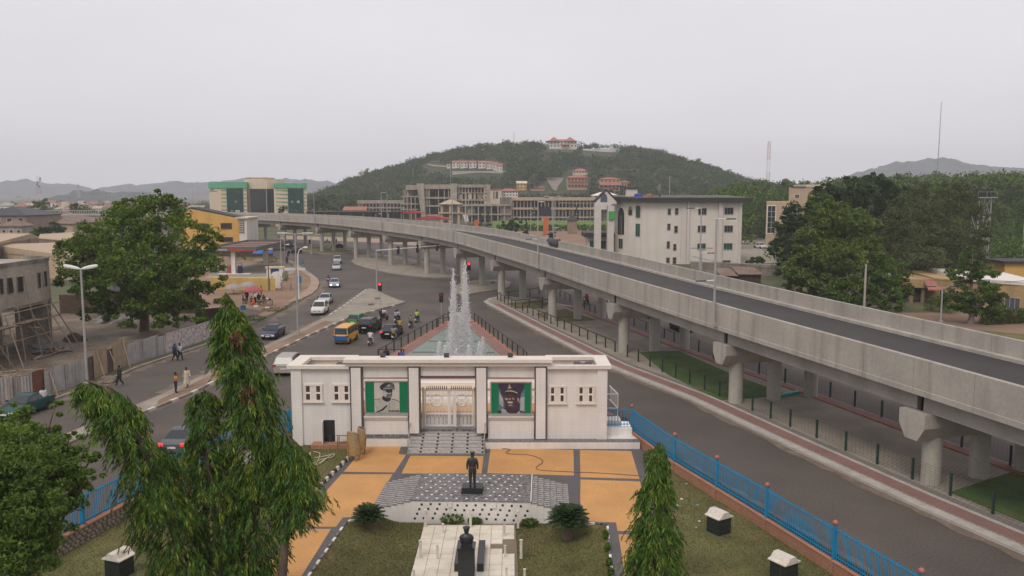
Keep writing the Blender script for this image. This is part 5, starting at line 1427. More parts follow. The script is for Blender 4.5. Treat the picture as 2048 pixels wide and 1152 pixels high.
ub(1000,1024,394.5,445,-3,8,'concrete_dirty','end_wall')
wg=thing('unfinished_wing','long unfinished concrete wing with rows of bare columns and a dark screen in front','building',(uX(1105),YU,0))
def wb(px0,px1,py0,py1,y0,y1,mat='concrete_raw',nm='slab'):return MB().bx(uX(px0),YU+y0,max(-.1,uZ(py1)),uX(px1),YU+y1,uZ(py0)).build(nm,mat,wg)
wb(1024.4,1192,395,401,-2,12,'beige_wall','roof_beam');wb(1024.4,1192,415,419,-2,12,'beige_wall');wb(1024.4,1192,433,436,-2,12)
wb(1024.4,1192,401,442,11,11.5,'concrete_dirty','back_wall')
for k in range(24):wb(1026+k*7,1027.5+k*7,401,442,-1.6,-.8,nm='column')
wb(1118,1190,405,407,-1.2,-1,nm='beam')
for k in range(8):wb(1060+k*16,1070+k*16,420,431,2,2.3,random.choice(['concrete_dirty','beige_wall']),'infill_wall')
scr=thing('billboard_screen','large black advertising screen in front of the unfinished wing','screen',(uX(1088,418),418,0))
MB().bx(uX(1075,418),418,uZ(432,418),uX(1102,418),419,uZ(413,418)).build('panel','screen_black',scr)
MB().bx(uX(1084,418),418.2,0,uX(1093,418),418.9,uZ(432,418)-.02).build('pillar','beige_wall',scr)
bd=thing('notice_pillar','tall orange red advertising pillar in front of the lime green wall','pillar',(uX(1092,330),330,0))
MB().bx(uX(1086.5,330),330,.4,uX(1097.5,330),331,D(1092,434,330).z).build('board','board_orange',bd);MB().bx(uX(1087.5,330),330.2,0,uX(1096.5,330),330.8,.39).build('footing','concrete_raw',bd)
bd=thing('notice_pillar','small orange advertising pillar half hidden behind the flyover parapet','pillar',(uX(952,360),360,0))
MB().bx(uX(948,360),360,.4,uX(957,360),361,D(952,440,360).z).build('board','board_orange',bd);MB().bx(uX(949,360),360.2,0,uX(956,360),360.8,.39).build('footing','concrete_raw',bd)
MB().prism([(uX(985,380),380),(uX(1228,380),380),(uX(1228,380),380.5),(uX(985,380),380.5)],-.1,D(1100,442,380).z).build('perimeter_wall','lime_wall',org=(uX(1100,380),380,0),label='long lime green perimeter wall in front of the unfinished wing',cat='wall')
MB().prism([(uX(985,372),372),(uX(1228,372),372),(uX(1228,372),372.4),(uX(985,372),372.4)],-.1,.6).build('low_wall','coping',org=(uX(1100,372),372,0),label='low pale kerb wall in front of the lime green wall',cat='wall')
gtw=thing('gate_tower','square beige gate tower with a tan hipped roof before the unfinished building','tower',(uX(900,395),395,0))
x0,x1=uX(881,395),uX(919,395);zt1=D(900,408,395).z
for xx in(x0+.5,x1-.5,(x0+x1)/2):MB().bx(xx-.5,395,0,xx+.5,396,zt1).build('pillar','beige_wall',gtw)
MB().bx(x0,399,0,x1,403,zt1).build('core','concrete_raw',gtw)
MB().bx(x0-1,394.3,D(900,425,395).z-.5,x1+1.5,403,D(900,425,395).z).build('ledge','beige_wall',gtw)
hip(MB(),x0,x1,395,403,zt1,D(900,399,395).z-zt1,.9).build('roof','roof_beige',gtw)
sb=thing('gate_house_hut','small brown guard hut with a dark pyramid roof by the lime wall','hut',(uX(1145,340),340,0))
x0,x1=uX(1136,340),uX(1155,340);z_=D(1145,440,340).z
block(sb,[(x0,340),(x1,340),(x1,344),(x0,344)],0,z_,'brown_wall');hip(MB(),x0,x1,340,344,z_,D(1145,430,340).z-z_,.4).build('roof','roof_dark',sb)
def canopy(lab,px0,px1,py0,py1,Y,mat,dep=6,legs=4):
 x0,x1=D(px0,py1,Y).x,D(px1,py1,Y).x;z0,z1=D(px0,py1,Y).z,D(px0,py0,Y).z
 t=thing('canopy',lab,'canopy',((x0+x1)/2,Y,0))
 MB().xprism([(x0,z0-.15),(x1,z0-.15),(x1,z0),(x0+(x1-x0)*.55,z1),(x0+(x1-x0)*.35,z1),(x0,z0)],Y,Y+dep).build('roof',mat,t)
 for k in range(legs):
  x=x0+(x1-x0)*(k+.5)/legs;MB().bx(x-.12,Y+.3,0,x+.12,Y+.54,z0-.152).build('post','frame_grey',t)
canopy('bright red canopy roof behind the far parapet right of centre',826,905,432,439,330,'red_canopy')
canopy('red edged low canopy behind the red one',801,850,422,426,350,'red_canopy')
t=thing('long_shed','long black roofed open shed behind the flyover','shed',(D(740,430,360).x,360,0))
x0,x1=D(612,425,360).x,D(815,425,360).x
MB().bx(x0,360,D(700,426.5,360).z,x1,368,D(700,423,360).z).build('roof','signal_black',t);MB().bx(x0,367,0,x1,367.5,D(700,427,360).z-.01).build('back_wall','concrete_dirty',t)
for k in range(8):x=x0+(x1-x0)*(k+.5)/8;MB().bx(x-.15,360.2,0,x+.15,360.5,D(700,427,360).z-.01).build('post','frame_grey',t)
t=thing('grey_range','long low grey unfinished range left of the slanted pillars','building',(D(760,420,440).x,440,0))
x0,x1=D(714,420,440).x,D(812,420,440).x
for py0,py1 in((401,407),(414,417)):MB().bx(x0,440,D(700,py1,440).z,x1,450,D(700,py0,440).z).build('slab','concrete_raw',t)
for k in range(14):x=x0+(x1-x0)*(k+.5)/14;MB().bx(x-.25,440.2,0,x+.25,440.8,D(700,407,440).z-.01 if 1 else 3).build('column','concrete_raw',t)
MB().bx(x0,449,0,x1,449.5,D(700,407,440).z-.02).build('back_wall','concrete_dirty',t)
# ------ simple houses
def house(lab,px0,px1,py_r,py_w,py_b,Y,wall,roofm,group=None,dep=None,nwin=4,rows=1,kind='hip',zb=None,name='house',cat='house',ov=.5,pane='window_dark'):
 x0,x1=D(px0,py_w,Y).x,D(px1,py_w,Y).x;zw,zr_=D(px0,py_w,Y).z,D(px0,py_r,Y).z;z0=D(px0,py_b,Y).z if zb is None else zb
 dep=dep or min(14,max(6,(x1-x0)*.7))
 t=thing(name,lab,cat,((x0+x1)/2,Y,z0),0,group)
 block(t,[(x0,Y),(x1,Y),(x1,Y+dep),(x0,Y+dep)],z0-6 if zb is None else z0-.1,zw,wall)
 m=MB()
 if kind=='hip':hip(m,x0,x1,Y,Y+dep,zw+.01,max(.4,zr_-zw),ov)
 elif kind=='gable':gable(m,x0,x1,Y,Y+dep,zw+.16,max(.4,zr_-zw),ov)
 else:m.bx(x0-ov,Y-ov,zw+.005,x1+ov,Y+dep+ov,max(zr_,zw+.25))
 m.build('roof',roofm,t)
 H_=(zw-z0)/rows;wv=(x1-x0)/nwin if nwin else 1
 for r_ in range(rows):
  for k in range(nwin):
   s=(k+.5)*wv;ww=min(wv*.45,1.6)
   win_sz(t,(x0,Y),(x1,Y),s-ww/2,s+ww/2,z0+H_*(r_+.35),z0+H_*(r_+.8),bars=0,fr=.08,pane=pane,frame='plaster_white')
 return t
house('red roofed low building far behind the long black shed',687,731,414,421,430,430,'concrete_raw','red_roof',kind='gable',nwin=3)
house('white two storey school with a red roof right of the unfinished building',1000,1036,377,382,393,470,'office_white','red_roof',nwin=6,rows=2)
t=house('white building with tall dark slots against the red roofed school',980,1003,377,379,400,462,'cream','red_roof',kind='flat',nwin=0)
for k in(987,991.5,994):win_px(t,(D(980,390,462).x,462),(D(1003,390,462).x,462),k,k+1.8,383,397,bars=0)
house('white roofed bungalow behind the porch gable of the office',1186,1236,384,391,397,470,'office_white','plaster_white',nwin=4)
YY=226
yb=thing('yellow_building','tall yellow building with a sloping roofline and dark framed windows left of the flyover','building',(D(430,500,YY).x,YY,0))
x0,x1=D(358,450,YY).x,D(477,450,YY).x;xc=D(380,420,YY).x
zA,zB,zC=D(365,424,YY).z,D(382,418,YY).z,D(477,437,YY).z
MB().xprism([(x0,-.1),(x1,-.1),(x1,zC),(xc,zB),(x0,zA-1.5)],YY,YY+6).build('wall','yellow_wall',yb)
MB().xprism([(x0-.3,zA-1.5),(xc,zB+.02),(x1+1.2,zC-.3),(x1+1.2,zC+.1),(xc,zB+.5),(x0-.3,zA-1.0)],YY+.6,YY+7).build('roof','roof_dark',yb)
bw=((x0,YY),(x1,YY))
for(a,c,e,f)in((398,416,449,456),(443.5,462,448,456),(446,464,476,482),(433,441,476,480),(404,416,477,484),(419,430,503,510)):win_px(yb,*bw,a,c,e,f,bars=3,frame='wood_dark',fr=.25)
sx0_,sx1_=D(478,460,YY-2).x,D(494,460,YY-2).x
st_=block(yb,[(sx0_,YY-2),(sx1_,YY-2),(sx1_,YY+8),(sx0_,YY+8)],-.1,D(480,437,YY-2).z,'office_white','stair_tower')
MB().bx(sx0_-.8,YY-2.6,D(480,437,YY-2).z+.01,sx1_+.6,YY+8,D(480,434.5,YY-2).z).build('roof_slab','cream',yb)
for r_ in range(6):
 for c_ in range(3):
  xx=479+c_*3.6;yy=440+r_*4.6
  win_px(yb,(sx0_,YY-2),(sx1_,YY-2),xx,xx+2.6,yy,yy+3.2,bars=0,fr=.06,frame='office_white',pane='window_dark')
MB().bx(x0+2,YY-6,-.1,D(545,515,YY-6).x,YY-5.6,1.6).build('boundary_wall','window_brown',yb)
MB().bx(x0+2,YY-6.1,1.61,D(545,515,YY-6).x,YY-5.5,2.2).build('coping','cream',yb)
YS=170
fs=thing('filling_station','filling station canopy with red fascia stripes on a white column','canopy',(D(466,550,YS).x,YS,0))
fx0,fx1=D(413,500,YS).x,D(512,500,YS).x;z0,z1=D(460,502.5,YS).z,D(460,494,YS).z
b=MB();dpt=26
b.bx(fx0,YS,z0,fx1,YS+.3,z1).bx(fx0,YS+dpt,z0,fx1+1,YS+dpt+.3,z1).bx(fx0,YS+.3,z0,fx0+.3,YS+dpt,z1).bx(fx1-.3,YS+.3,z0,fx1,YS+dpt,z1)
b.build('fascia','fascia',fs);MB().bx(fx0+.3,YS+.3,z0+.3,fx1-.3,YS+dpt,z0+.5).build('roof','sheet_rust',fs)
for k in range(3):MB().bx(fx0+.3,YS+6+7*k,z0+.52,fx1-.3,YS+6.4+7*k,z0+.62).build('gutter','frame_grey',fs)
b=MB();h_=z1-z0
b.bx(D(417,500,YS).x,YS-.03,z0+.02,D(425,500,YS).x,YS-.005,z0+h_*.42);b.xprism([(D(459,500,YS).x,z0+.02),(D(494,500,YS).x,z0+.02),(D(490,500,YS).x,z0+h_*.3),(D(459,500,YS).x,z0+h_*.75)],YS-.03,YS-.005);b.bx(D(496,500,YS).x,YS-.03,z0+.02,fx1,YS-.005,z0+h_*.45)
b.build('red_stripe','red_canopy',fs)
fc=bpy.data.curves.new('lettering','FONT');fc.body='AUTO DIAGNOSTICS';fc.size=.62;fc.extrude=.01;fc.align_x='CENTER'
fo_=bpy.data.objects.new('tmp',fc);COL.objects.link(fo_);dg=bpy.context.evaluated_depsgraph_get();lm=bpy.data.meshes.new_from_object(fo_.evaluated_get(dg));bpy.data.objects.remove(fo_)
lm.materials.clear();lm.materials.append(MAT('white_paint'))
lc=D(441,501.5,YS);w_=max(v.co.x for v in lm.vertices)-min(v.co.x for v in lm.vertices)
winst(lm,'lettering',fs,(lc.x,YS-.02,z0+.1),rot=(math.pi/2,0,0),sc=(2.7/w_,.8,1))
cx=D(466,520,YS+1).x
MB().bx(cx-.4,YS+1,0,cx+.4,YS+1.8,z0+.3).build('column','plaster_white',fs)
MB().bx(cx-.4,YS+dpt-3,0,cx+.4,YS+dpt-2.2,z0+.3).build('column','plaster_white',fs)
MB().bx(cx-3,YS+.6,.1,cx+3.4,YS+2.2,.24).build('pump_island','plaster_white',fs)
for s,lab in((-.9,'red fuel pump left of the white canopy column'),(1.25,'dark fuel pump right of the white canopy column')):
 t=thing('fuel_pump',lab,'fuel pump',(cx+s,YS+1.4,.24));MB().bx(-.38,-.3,0,.38,.3,1.55).build('cabinet','mast_red'if s<0 else 'cloth_navy',t,world=False);MB().bx(-.4,-.32,1.551,.4,.32,2.0).build('head','frame_grey',t,world=False);MB().tube([(.42,0,1.3),(.52,0,.8),(.46,0,.4)],.03,6).build('hose','tyre',t,world=False)
MB().prism([G2(420,580),G2(551,582),G2(551,580),G2(420,578)],0,2.15).build('yellow_wall','yellow_dirty',org=G(485,580),label='stained yellow perimeter wall behind the umbrellas',cat='wall')
gp=thing('kiosk','white gateway with a blue poster panel at the end of the yellow wall','gateway',G(550,560))
Yk=G(550,560).y
MB().bx(D(533,545,Yk).x,Yk,0,D(541,545,Yk).x,Yk+1,D(540,537,Yk).z).build('pillar','plaster_white',gp);MB().bx(D(558,545,Yk).x,Yk,0,D(566,545,Yk).x,Yk+1,D(540,537,Yk).z).build('pillar','plaster_white',gp)
MB().bx(D(531,545,Yk).x,Yk-.1,D(540,536.9,Yk).z,D(568,545,Yk).x,Yk+1.2,D(540,533.5,Yk).z).build('lintel','cream',gp);MB().bx(D(542,545,Yk).x,Yk+.3,D(540,556,Yk).z,D(557,545,Yk).x,Yk+.5,D(540,536.95,Yk).z).build('poster','poster_blue',gp)
wp=thing('broken_pier','leaning white broken wall pier at the end of the yellow wall','pier',G(554,577));m=MB();m.xprism([(-.9,0),(.75,0),(.7,2.2),(.2,3.0),(-.6,2.8),(-1.1,2.2),(-.5,2.1)],-.3,.3);m.build('stub','plaster_white',wp,world=False)
MB().box((0,0,.9),(4.6,.1,.5)).build('banner','banner_white',org=None,label='sagging white banner by the lamp on the left corner',cat='banner').location=G(588,547,.3)
bp=thing('bench','rough wooden bench frame beside the white broken pier','bench',G(582,582))
for s in(-1.6,0,1.6):MB().bx(s-.07,-.07,0,s+.07,.07,1.4).build('post','wood',bp,world=False)
for z in(.5,1.0,1.35):MB().bx(-1.8,-.13,z-.06,1.8,-.072,z+.06).build('plank','wood_pale',bp,world=False)
def roofed(name,lab,cat_,eave,ridge,ze,zr_,roofm,wallm,base=0):
 t=thing(name,lab,cat_,G(*eave[0],ze).xy.to_3d())
 e0,e1=[G(*p,ze)for p in eave];r0,r1=[G(*p,zr_)for p in ridge]
 m=MB();m.add([e0,e1,r1,r0,e0-Vector((0,0,.2)),e1-Vector((0,0,.2)),r1-Vector((0,0,.2)),r0-Vector((0,0,.2))],[(0,1,2,3),(7,6,5,4),(0,4,5,1),(1,5,6,2),(2,6,7,3),(3,7,4,0)]);m.build('roof',roofm,t)
 b0,b1=r0+(r0-e0)*.0,r1
 m=MB();k=.25
 q=[e0,e1,r1,r0];c=sum(q,Vector())/4
 q=[p+(c-p)*.03 for p in q]
 m.add([Vector((p.x,p.y,-.1))for p in q]+[Vector((p.x,p.y,p.z-.22))for p in q],[(3,2,1,0),(0,1,5,4),(1,2,6,5),(2,3,7,6),(3,0,4,7),(4,5,6,7)]);m.build('wall',wallm,t)
 return t
roofed('warehouse','long beige roofed warehouse behind the scaffolded shell','warehouse',[(-30,503),(160,515)],[(-20,489),(175,483)],4.4,5.9,'roof_beige','beige_wall')
t=roofed('warehouse','beige roofed warehouse with a brown gable wall behind the nearer one','warehouse',[(-40,492),(78,474)],[(-60,464),(60,466)],6.4,7.6,'roof_beige','brown_wall')
roofed('warehouse','low warehouse with a pale ridge right of the brown gable','warehouse',[(76,476),(170,484)],[(80,468),(150,464)],6.0,6.8,'roof_beige','brown_wall')
house('pale yellow gabled hall beyond the warehouses',46,145,433,447,470,300,'beige_wall','roof_rust',dep=30,nwin=2,kind='hip',zb=0,name='hall',cat='hall')
house('dark blue roofed two storey house at the left edge',-60,52,414,431,466,285,'brown_wall','tank_black',nwin=5,rows=2,zb=0,dep=22)
house('grey walled house with rust roof under the left bridge',0,44,440,452,470,262,'concrete_raw','roof_rust',nwin=3,rows=1,zb=0)
YG=368
br=thing('balustrade_bridge','distant bridge with a pale concrete balustrade behind the left trees','bridge',(D(150,430,YG).x,YG,0))
x0,x1=D(58,430,YG).x,D(345,430,YG).x;zd0,zd1,zb1=D(150,437,YG).z,D(150,428.5,YG).z,D(150,420.5,YG).z
MB().bx(x0,YG,zd0,x1,YG+9,zd1-.6).build('girder','concrete_girder',br);MB().bx(x0,YG-.4,zd1-.59,x1,YG+9.4,zd1).build('deck','concrete',br)
bm=MB().lathe([(.16,0),(.1,.2),(.2,.6),(.12,1.1),(.17,zb1-zd1-.25)],(0,0,0),6).mesh('baluster','concrete_light')
n=int((x1-x0)/1.0)
for k in range(n):winst(bm,'baluster',br,(x0+(x1-x0)*(k+.5)/n,YG-.1,zd1))
MB().bx(x0,YG-.35,zb1-.24,x1,YG+.15,zb1).build('handrail','concrete_light',br)
for px in(82,140,200,260,320):x=D(px,430,YG).x;MB().bx(x-.8,YG+2,-.1,x+.8,YG+7,zd0-.01).build('pier','concrete_girder',br)
# ------ scaffolded concrete shell at the left edge
XS=-49.4
sh=thing('concrete_shell','raw two storey concrete shell with a jutting upper floor at the left edge','building',(XS,80,0))
zt_,zm=9.65,5.25
A_,B_=(XS-.3,64),(XS+.35,89.5)
a,u,n=wall_frame(A_,B_)
MB().prism([A_,B_,(XS-.6,91.5),(XS-4,93),(XS-16,93),(XS-16,64)],zm,zt_-.4).build('upper_wall','concrete_raw',sh)
m=MB();pts=[A_,B_,(XS-.6,91.5),(XS-4,93)]
for i in range(3):
 p,q=Vector(pts[i]),Vector(pts[i+1]);d=q-p;c=(p+q)/2;m.box((c.x-.1,c.y,zt_-.2),(d.length,.3,.42),math.atan2(d.y,d.x))
m.build('roof_kerb','concrete_dirty',sh)
MB().prism([(XS-.2,64),(XS+.38,89.6),(XS-.6,91.6),(XS-16,93.1),(XS-16,64)],zm-.3,zm-.002).build('floor_slab','concrete_dirty',sh)
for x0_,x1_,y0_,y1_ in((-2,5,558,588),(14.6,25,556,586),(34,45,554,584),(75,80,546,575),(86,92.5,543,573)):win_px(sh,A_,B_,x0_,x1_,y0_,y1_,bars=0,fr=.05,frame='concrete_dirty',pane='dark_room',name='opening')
for k in range(6):y=66+4.6*k;MB().bx(XS-2.6,y,-.1,XS-2.1,y+.5,zm-.302).build('column','concrete_dirty',sh)
MB().bx(XS-15,64,-.1,XS-9,92,zm-.31).build('inner_wall','concrete_dirty',sh)
MB().prism([(XS-2.6,88),(XS+.2,89.4),(XS-.4,91),(XS-3,92.4)],-.1,zm-.302).build('corner_wall','concrete_dirty',sh)
sc=thing('scaffolding','rough pole scaffolding propped against the concrete shell','scaffolding',(XS+1.5,80,0))
rr=random.Random(3)
def pole(p,q,r=.06):MB().tube([p,((p[0]+q[0])/2+rr.uniform(-.06,.06),(p[1]+q[1])/2,(p[2]+q[2])/2),q],r,5).build('pole',rr.choice(['wood','wood_pale']),sc)
for k in range(9):
 y=66+2.7*k;pole((XS+1.3+rr.uniform(-.1,.5),y,0),(XS+.6,y+rr.uniform(-.5,.5),rr.uniform(7.5,9.5)))
for k in range(8):
 y=66+2.9*k;pole((XS+2.4+rr.uniform(0,1.2),y+rr.uniform(-2,2),0),(XS+.7,y+rr.uniform(-1.5,1.5),rr.uniform(4.6,6)))
for z in(2.2,3.6,4.9):pole((XS+1.1,64,z),(XS+1.0,90.5,z+rr.uniform(-.3,.4)))
for k in range(4):pole((XS-2,68+5*k,3.4),(XS+1.9,69.5+5*k,3.0))
pole((XS+2.9,89,0),(XS-.2,88.2,6),.07);pole((XS+3.1,90,0),(XS-.1,89.4,6),.07)
for k in range(5):MB().box((XS+1.1,67+4.2*k,3.75),(.9,3.4,.06),rr.uniform(-.05,.05)).build('plank','wood_pale',sc)
# ------ sheet metal hoarding along the left pavement
hd_=thing('hoarding','patchwork hoarding of rusty and tan corrugated sheets with timber props','fence',(-37,72,0))
HP=[(-41.2,60),(-40.2,64.5),(-38.2,66.8),(-37.0,72.5),(-37.0,78.8),(-35.6,86.0)]
def sheetmesh(w_,h,mat):
 m=MB();n=max(4,int(w_/.11))
 for i in range(n+1):
  x=-w_/2+w_*i/n;y=.03*(1 if i%2 else-1)
  for z in(0,h):m.v.append((x,y,z))
 for i in range(n):m.f.append((2*i,2*i+2,2*i+3,2*i+1));m.m.append(0)
 me=m.mesh('sheet',mat);return me
seq=['sheet_zinc','sheet_zinc','sheet_zinc','sheet_zinc','sheet_zinc','sheet_zinc','sheet_rust','sheet_zinc','sheet_zinc','sheet_zinc','sheet_zinc','sheet_dark','sheet_tan','sheet_tan','sheet_dark','sheet_tan','sheet_tan','sheet_zinc','sheet_zinc','sheet_zinc','sheet_zinc','sheet_zinc']
cum=0;ip=0
tot=sum((Vector(HP[i+1])-Vector(HP[i])).length for i in range(len(HP)-1))
for k in range(len(seq)*1):
 s=tot*(k+.5)/len(seq);i=0
 while i<len(HP)-2 and s>(Vector(HP[i+1])-Vector(HP[i])).length:s-=(Vector(HP[i+1])-Vector(HP[i])).length;i+=1
 p,q=Vector(HP[i]),Vector(HP[i+1]);d=(q-p);an=math.atan2(d.y,d.x);c=p+d.normalized()*s
 w_=tot/len(seq)*1.1;h=rr.uniform(1.95,2.35)+(.6 if seq[k]=='sheet_tan'else 0)
 winst(sheetmesh(w_,h,seq[k]),'sheet',hd_,(c.x+rr.uniform(-.03,.03),c.y,0),an+rr.uniform(-.05,.05),(rr.uniform(-.06,.06),0,an)if 0 else None)
 if k in(1,4,7,12,14,16):
  nn=Vector((d.y,-d.x)).normalized()
  MB().tube([(c.x+nn.x*1.0,c.y+nn.y*1.0-.5,.05),(c.x+nn.x*.08,c.y+nn.y*.08,h*.95)],.05,5).build('prop','wood_pale',hd_)
PW_=[(-35.55,86.3),(-34.6,91.5),(-33.6,98.5)]
pwt=thing('poster_wall','sheet metal wall plastered with torn posters at the left pavement','wall',(-34.6,92,0))
for i in range(2):
 p,q=Vector(PW_[i]),Vector(PW_[i+1]);d=q-p;c=(p+q)/2;MB().box((c.x,c.y,1.05),(d.length,.12,2.1),math.atan2(d.y,d.x)).build('panel','sheet_zinc',pwt)
 nrm=Vector((d.y,-d.x)).normalized();nrm=nrm if nrm.x>0 else-nrm
 L_=d.length;k=0
 for a_ in range(int(L_/.42)):
  for r_ in range(3):
   cc=p+d.normalized()*(.25+a_*.42)+nrm*(.065+.004*((a_+r_)%3));
   MB().box((cc.x,cc.y,.5+r_*.58+rr.uniform(-.03,.03)),(.4,.006,.56),math.atan2(d.y,d.x),0,('Y',rr.uniform(-.05,.05))).build('poster','posters',pwt)
def heap(px,py,r,h,mat,lab,cat_='heap',name='rubble_heap'):
 c=G(px,py,.06);m=MB();n=16;rings=5
 for i in range(rings+1):
  for j in range(n):
   f=1-i/rings;q=6.283*j/n;m.v.append((r*f*math.cos(q)*(1+.25*rr.uniform(-1,1)),r*f*.8*math.sin(q)*(1+.25*rr.uniform(-1,1)),h*(1-f*f)+rr.uniform(-.06,.1)*h*(i>0)))
 for i in range(rings):
  for j in range(n):m.f.append((i*n+j,i*n+(j+1)%n,(i+1)*n+(j+1)%n,(i+1)*n+j));m.m.append(0)
 o=m.build(name,mat,label=lab,cat=cat_);o.location=c;return o
heap(225,643,2.6,1.0,'rubble','heap of grey stone under the big tree');heap(80,695,3.0,.6,'rubble','low grey gravel heap at the foot of the scaffolding')
heap(148,682,1.3,.9,'wood_dark','dark pile of junk behind the tall lamp post','junk');heap(300,668,1.8,.4,'wood','low pile of sawn offcuts under the big tree','timber pile')
tp=thing('timber_pile','long rough timbers lying on the brown yard behind the hoarding','timber pile',G(110,708,.08))
for k in range(12):
 p=G(60+rr.uniform(0,30),712+rr.uniform(-6,8),.15);q=G(125+rr.uniform(-25,45),700+rr.uniform(-10,5),.3);MB().tube([p,(p+q)/2+Vector((0,0,rr.uniform(0,.12))),q],rr.uniform(.07,.13),5).build('timber',rr.choice(['wood','wood_dark','wood_pale']),tp)
bp_=thing('brush_pile','pile of cut sticks and brush against the hoarding','brush pile',G(25,765,.1))
for k in range(34):
 c=G(rr.uniform(-10,55),rr.uniform(757,776),.1);an=rr.uniform(-.6,.6);l=rr.uniform(.8,2);MB().tube([(c.x-l*math.cos(an),c.y-l*math.sin(an),.1+rr.uniform(0,.9)),(c.x+l*math.cos(an),c.y+l*math.sin(an),.2+rr.uniform(0,1.0))],.04,4).build('stick',rr.choice(['wood','wood_pale']),bp_)
heap(215,762,.9,.5,'wood','small heap of rust brown brush on the left pavement','brush heap')
wf=thing('timber_fence','dark weathered timber fence panels below the big tree','fence',G(415,655))
for k in range(10):
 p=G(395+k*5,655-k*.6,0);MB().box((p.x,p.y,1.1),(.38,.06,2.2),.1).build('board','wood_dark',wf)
 # ------ right side: low ochre building, beige block, shacks
ob=thing('ochre_building','long low ochre building with a white roof behind the far parapet','building',(D(1940,610,120).x,122,0))
oA2,oB2=D(1866,600,127).xy,D(2090,600,114).xy
block(ob,[tuple(oA2),tuple(oB2),(oB2.x+3,130),(oA2.x+2,141)],-.1,3.75,'ochre_wall')
MB().prism([(D(1928,600,123).x,122.5),(oB2.x+.5,oB2.y-.6),(oB2.x+4,131),(D(1928,600,123).x+2,139)],3.76,4.25).build('roof','plaster_white',ob)
block(ob,[(D(1812,600,128).x,127),(oA2.x-.1,126),(oA2.x-.1,136),(D(1812,600,128).x,136)],2.3,3.6,'ochre_wall','porch_wall')
block(ob,[(D(1836,600,128).x,130),(oA2.x-.11,130),(oA2.x-.11,136),(D(1836,600,128).x,136)],-.1,2.29,'ochre_wall','porch_back')
for px in(1823,1846):x=D(px,590,127).x;MB().bx(x-.22,126.9,-.1,x+.22,127.3,2.29).build('porch_post','brown_wall',ob)
m=MB();x0,x1=D(1847,565,126).x,D(1866,565,126).x;m.add([(x0,124.4,2.3),(x1+.6,124.4,2.3),(x1,126,3.55),(x0,126,3.55),(x0,124.4,2.15),(x1+.6,124.4,2.15),(x1,126,3.4),(x0,126,3.4)],[(0,1,2,3),(7,6,5,4),(0,4,5,1),(1,5,6,2),(2,6,7,3),(3,7,4,0)]);m.build('porch_roof','red_roof',ob)
for(a,c,e,f)in((1880,1890,578,592),(1897,1918,581,595),(2010,2040,596,618)):win_px(ob,oA2,oB2,a,c,e,f,bars=2,pane='window_dark'if a<2000 else 'glass_blue',frame='beige_wall')
win_px(ob,(D(1836,600,128).x,130),(oA2.x,130),1829,1843,576,590,bars=1)
house('orange yellow building behind the low ochre one at the right edge',2010,2100,522,527,560,150,'yellow_wall','roof_dark',kind='flat',nwin=0,zb=0)
be=thing('beige_block','beige two storey block with a tall glazed corner half hidden by trees','building',(D(1560,470,262).x,262,0))
x0,x1,x2=D(1532,440,262).x,D(1552,440,262).x,D(1580,440,262).x
block(be,[(x0,262),(x2,262),(x2*1.046,274),(x0*1.046,274)],-.1,D(1550,403,262).z,'beige_wall')
win_px(be,(x0,262),(x2,262),1535,1550,412,466,bars=1,hb=4,pane='glass_dark',frame='plaster_white',fr=.25)
x3,x4=D(1578,380,272).x,D(1650,380,272).x
block(be,[(x3,272),(x4,272),(x4*1.044,284),(x3*1.044,284)],-.1,D(1600,374,272).z,'beige_wall','rear_wall');MB().bx(D(1614,370,271).x,271.8,D(1614,374,272).z,x4,284,D(1614,369,272).z).build('parapet','cream',be)
MB().bx(x3+.4,271.6,D(1600,374,272).z+.005,D(1614,370,271).x-.02,284,D(1600,373,272).z).build('roof','roof_dark',be)
win_px(be,(x3,272),(x4,272),1590,1598,389,396,bars=1,frame='plaster_white')
cw=MB().prism([G2(1380,545),G2(1560,553),G2(1560,551),G2(1380,543)],0,2.2).build('compound_wall','concrete_dirty',org=G(1470,548),label='dark stained compound wall in front of the white office',cat='wall')
for i,(px0,px1,py0,py1,lab)in enumerate(((1475,1525,535,549,'dark timber shack with a rusty lean-to roof behind the far parapet'),(1440,1475,541,552,'small shack with a rust brown sheet roof left of the dark timber shack'))):
 c=G((px0+px1)/2,568,0);x0,x1=D(px0,560,c.y).x,D(px1,560,c.y).x;t=thing('shack',lab,'shack',c)
 z_=D(px0,py1,c.y).z;MB().bx(x0+.3,c.y,-.1,x1-.3,c.y+4,z_).build('wall','wood_dark',t)
 MB().add([(x0,c.y-.5,z_+.02),(x1,c.y-.5,z_+.02),(x1-.5,c.y+4.4,z_+1.0),(x0,c.y+4.4,z_+1.0),(x0,c.y-.5,z_+.1),(x1,c.y-.5,z_+.1),(x1-.5,c.y+4.4,z_+1.08),(x0,c.y+4.4,z_+1.08)],[(3,2,1,0),(4,5,6,7),(0,1,5,4),(1,2,6,5),(2,3,7,6),(3,0,4,7)]).build('roof','roof_rust',t)
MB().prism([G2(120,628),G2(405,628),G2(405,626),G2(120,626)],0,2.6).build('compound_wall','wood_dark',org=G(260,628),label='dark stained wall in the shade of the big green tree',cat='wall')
kk=thing('yellow_kiosk','yellow and blue kiosk with a dark roof glimpsed under the big green tree','kiosk',G(270,622))
Y=G(270,622).y;x0,x1,x2,x3=[D(px,600,Y).x for px in(217,240,262,330)]
z0,z1=D(270,612,Y).z,D(270,588,Y).z
for a,c,m_ in((x0,x1,'yellow_wall'),(x1,x2,'sign_blue'),(x2,x3,'yellow_wall')):MB().bx(a+.01,Y,0,c-.01,Y+4,z1).build('wall_panel',m_,kk)
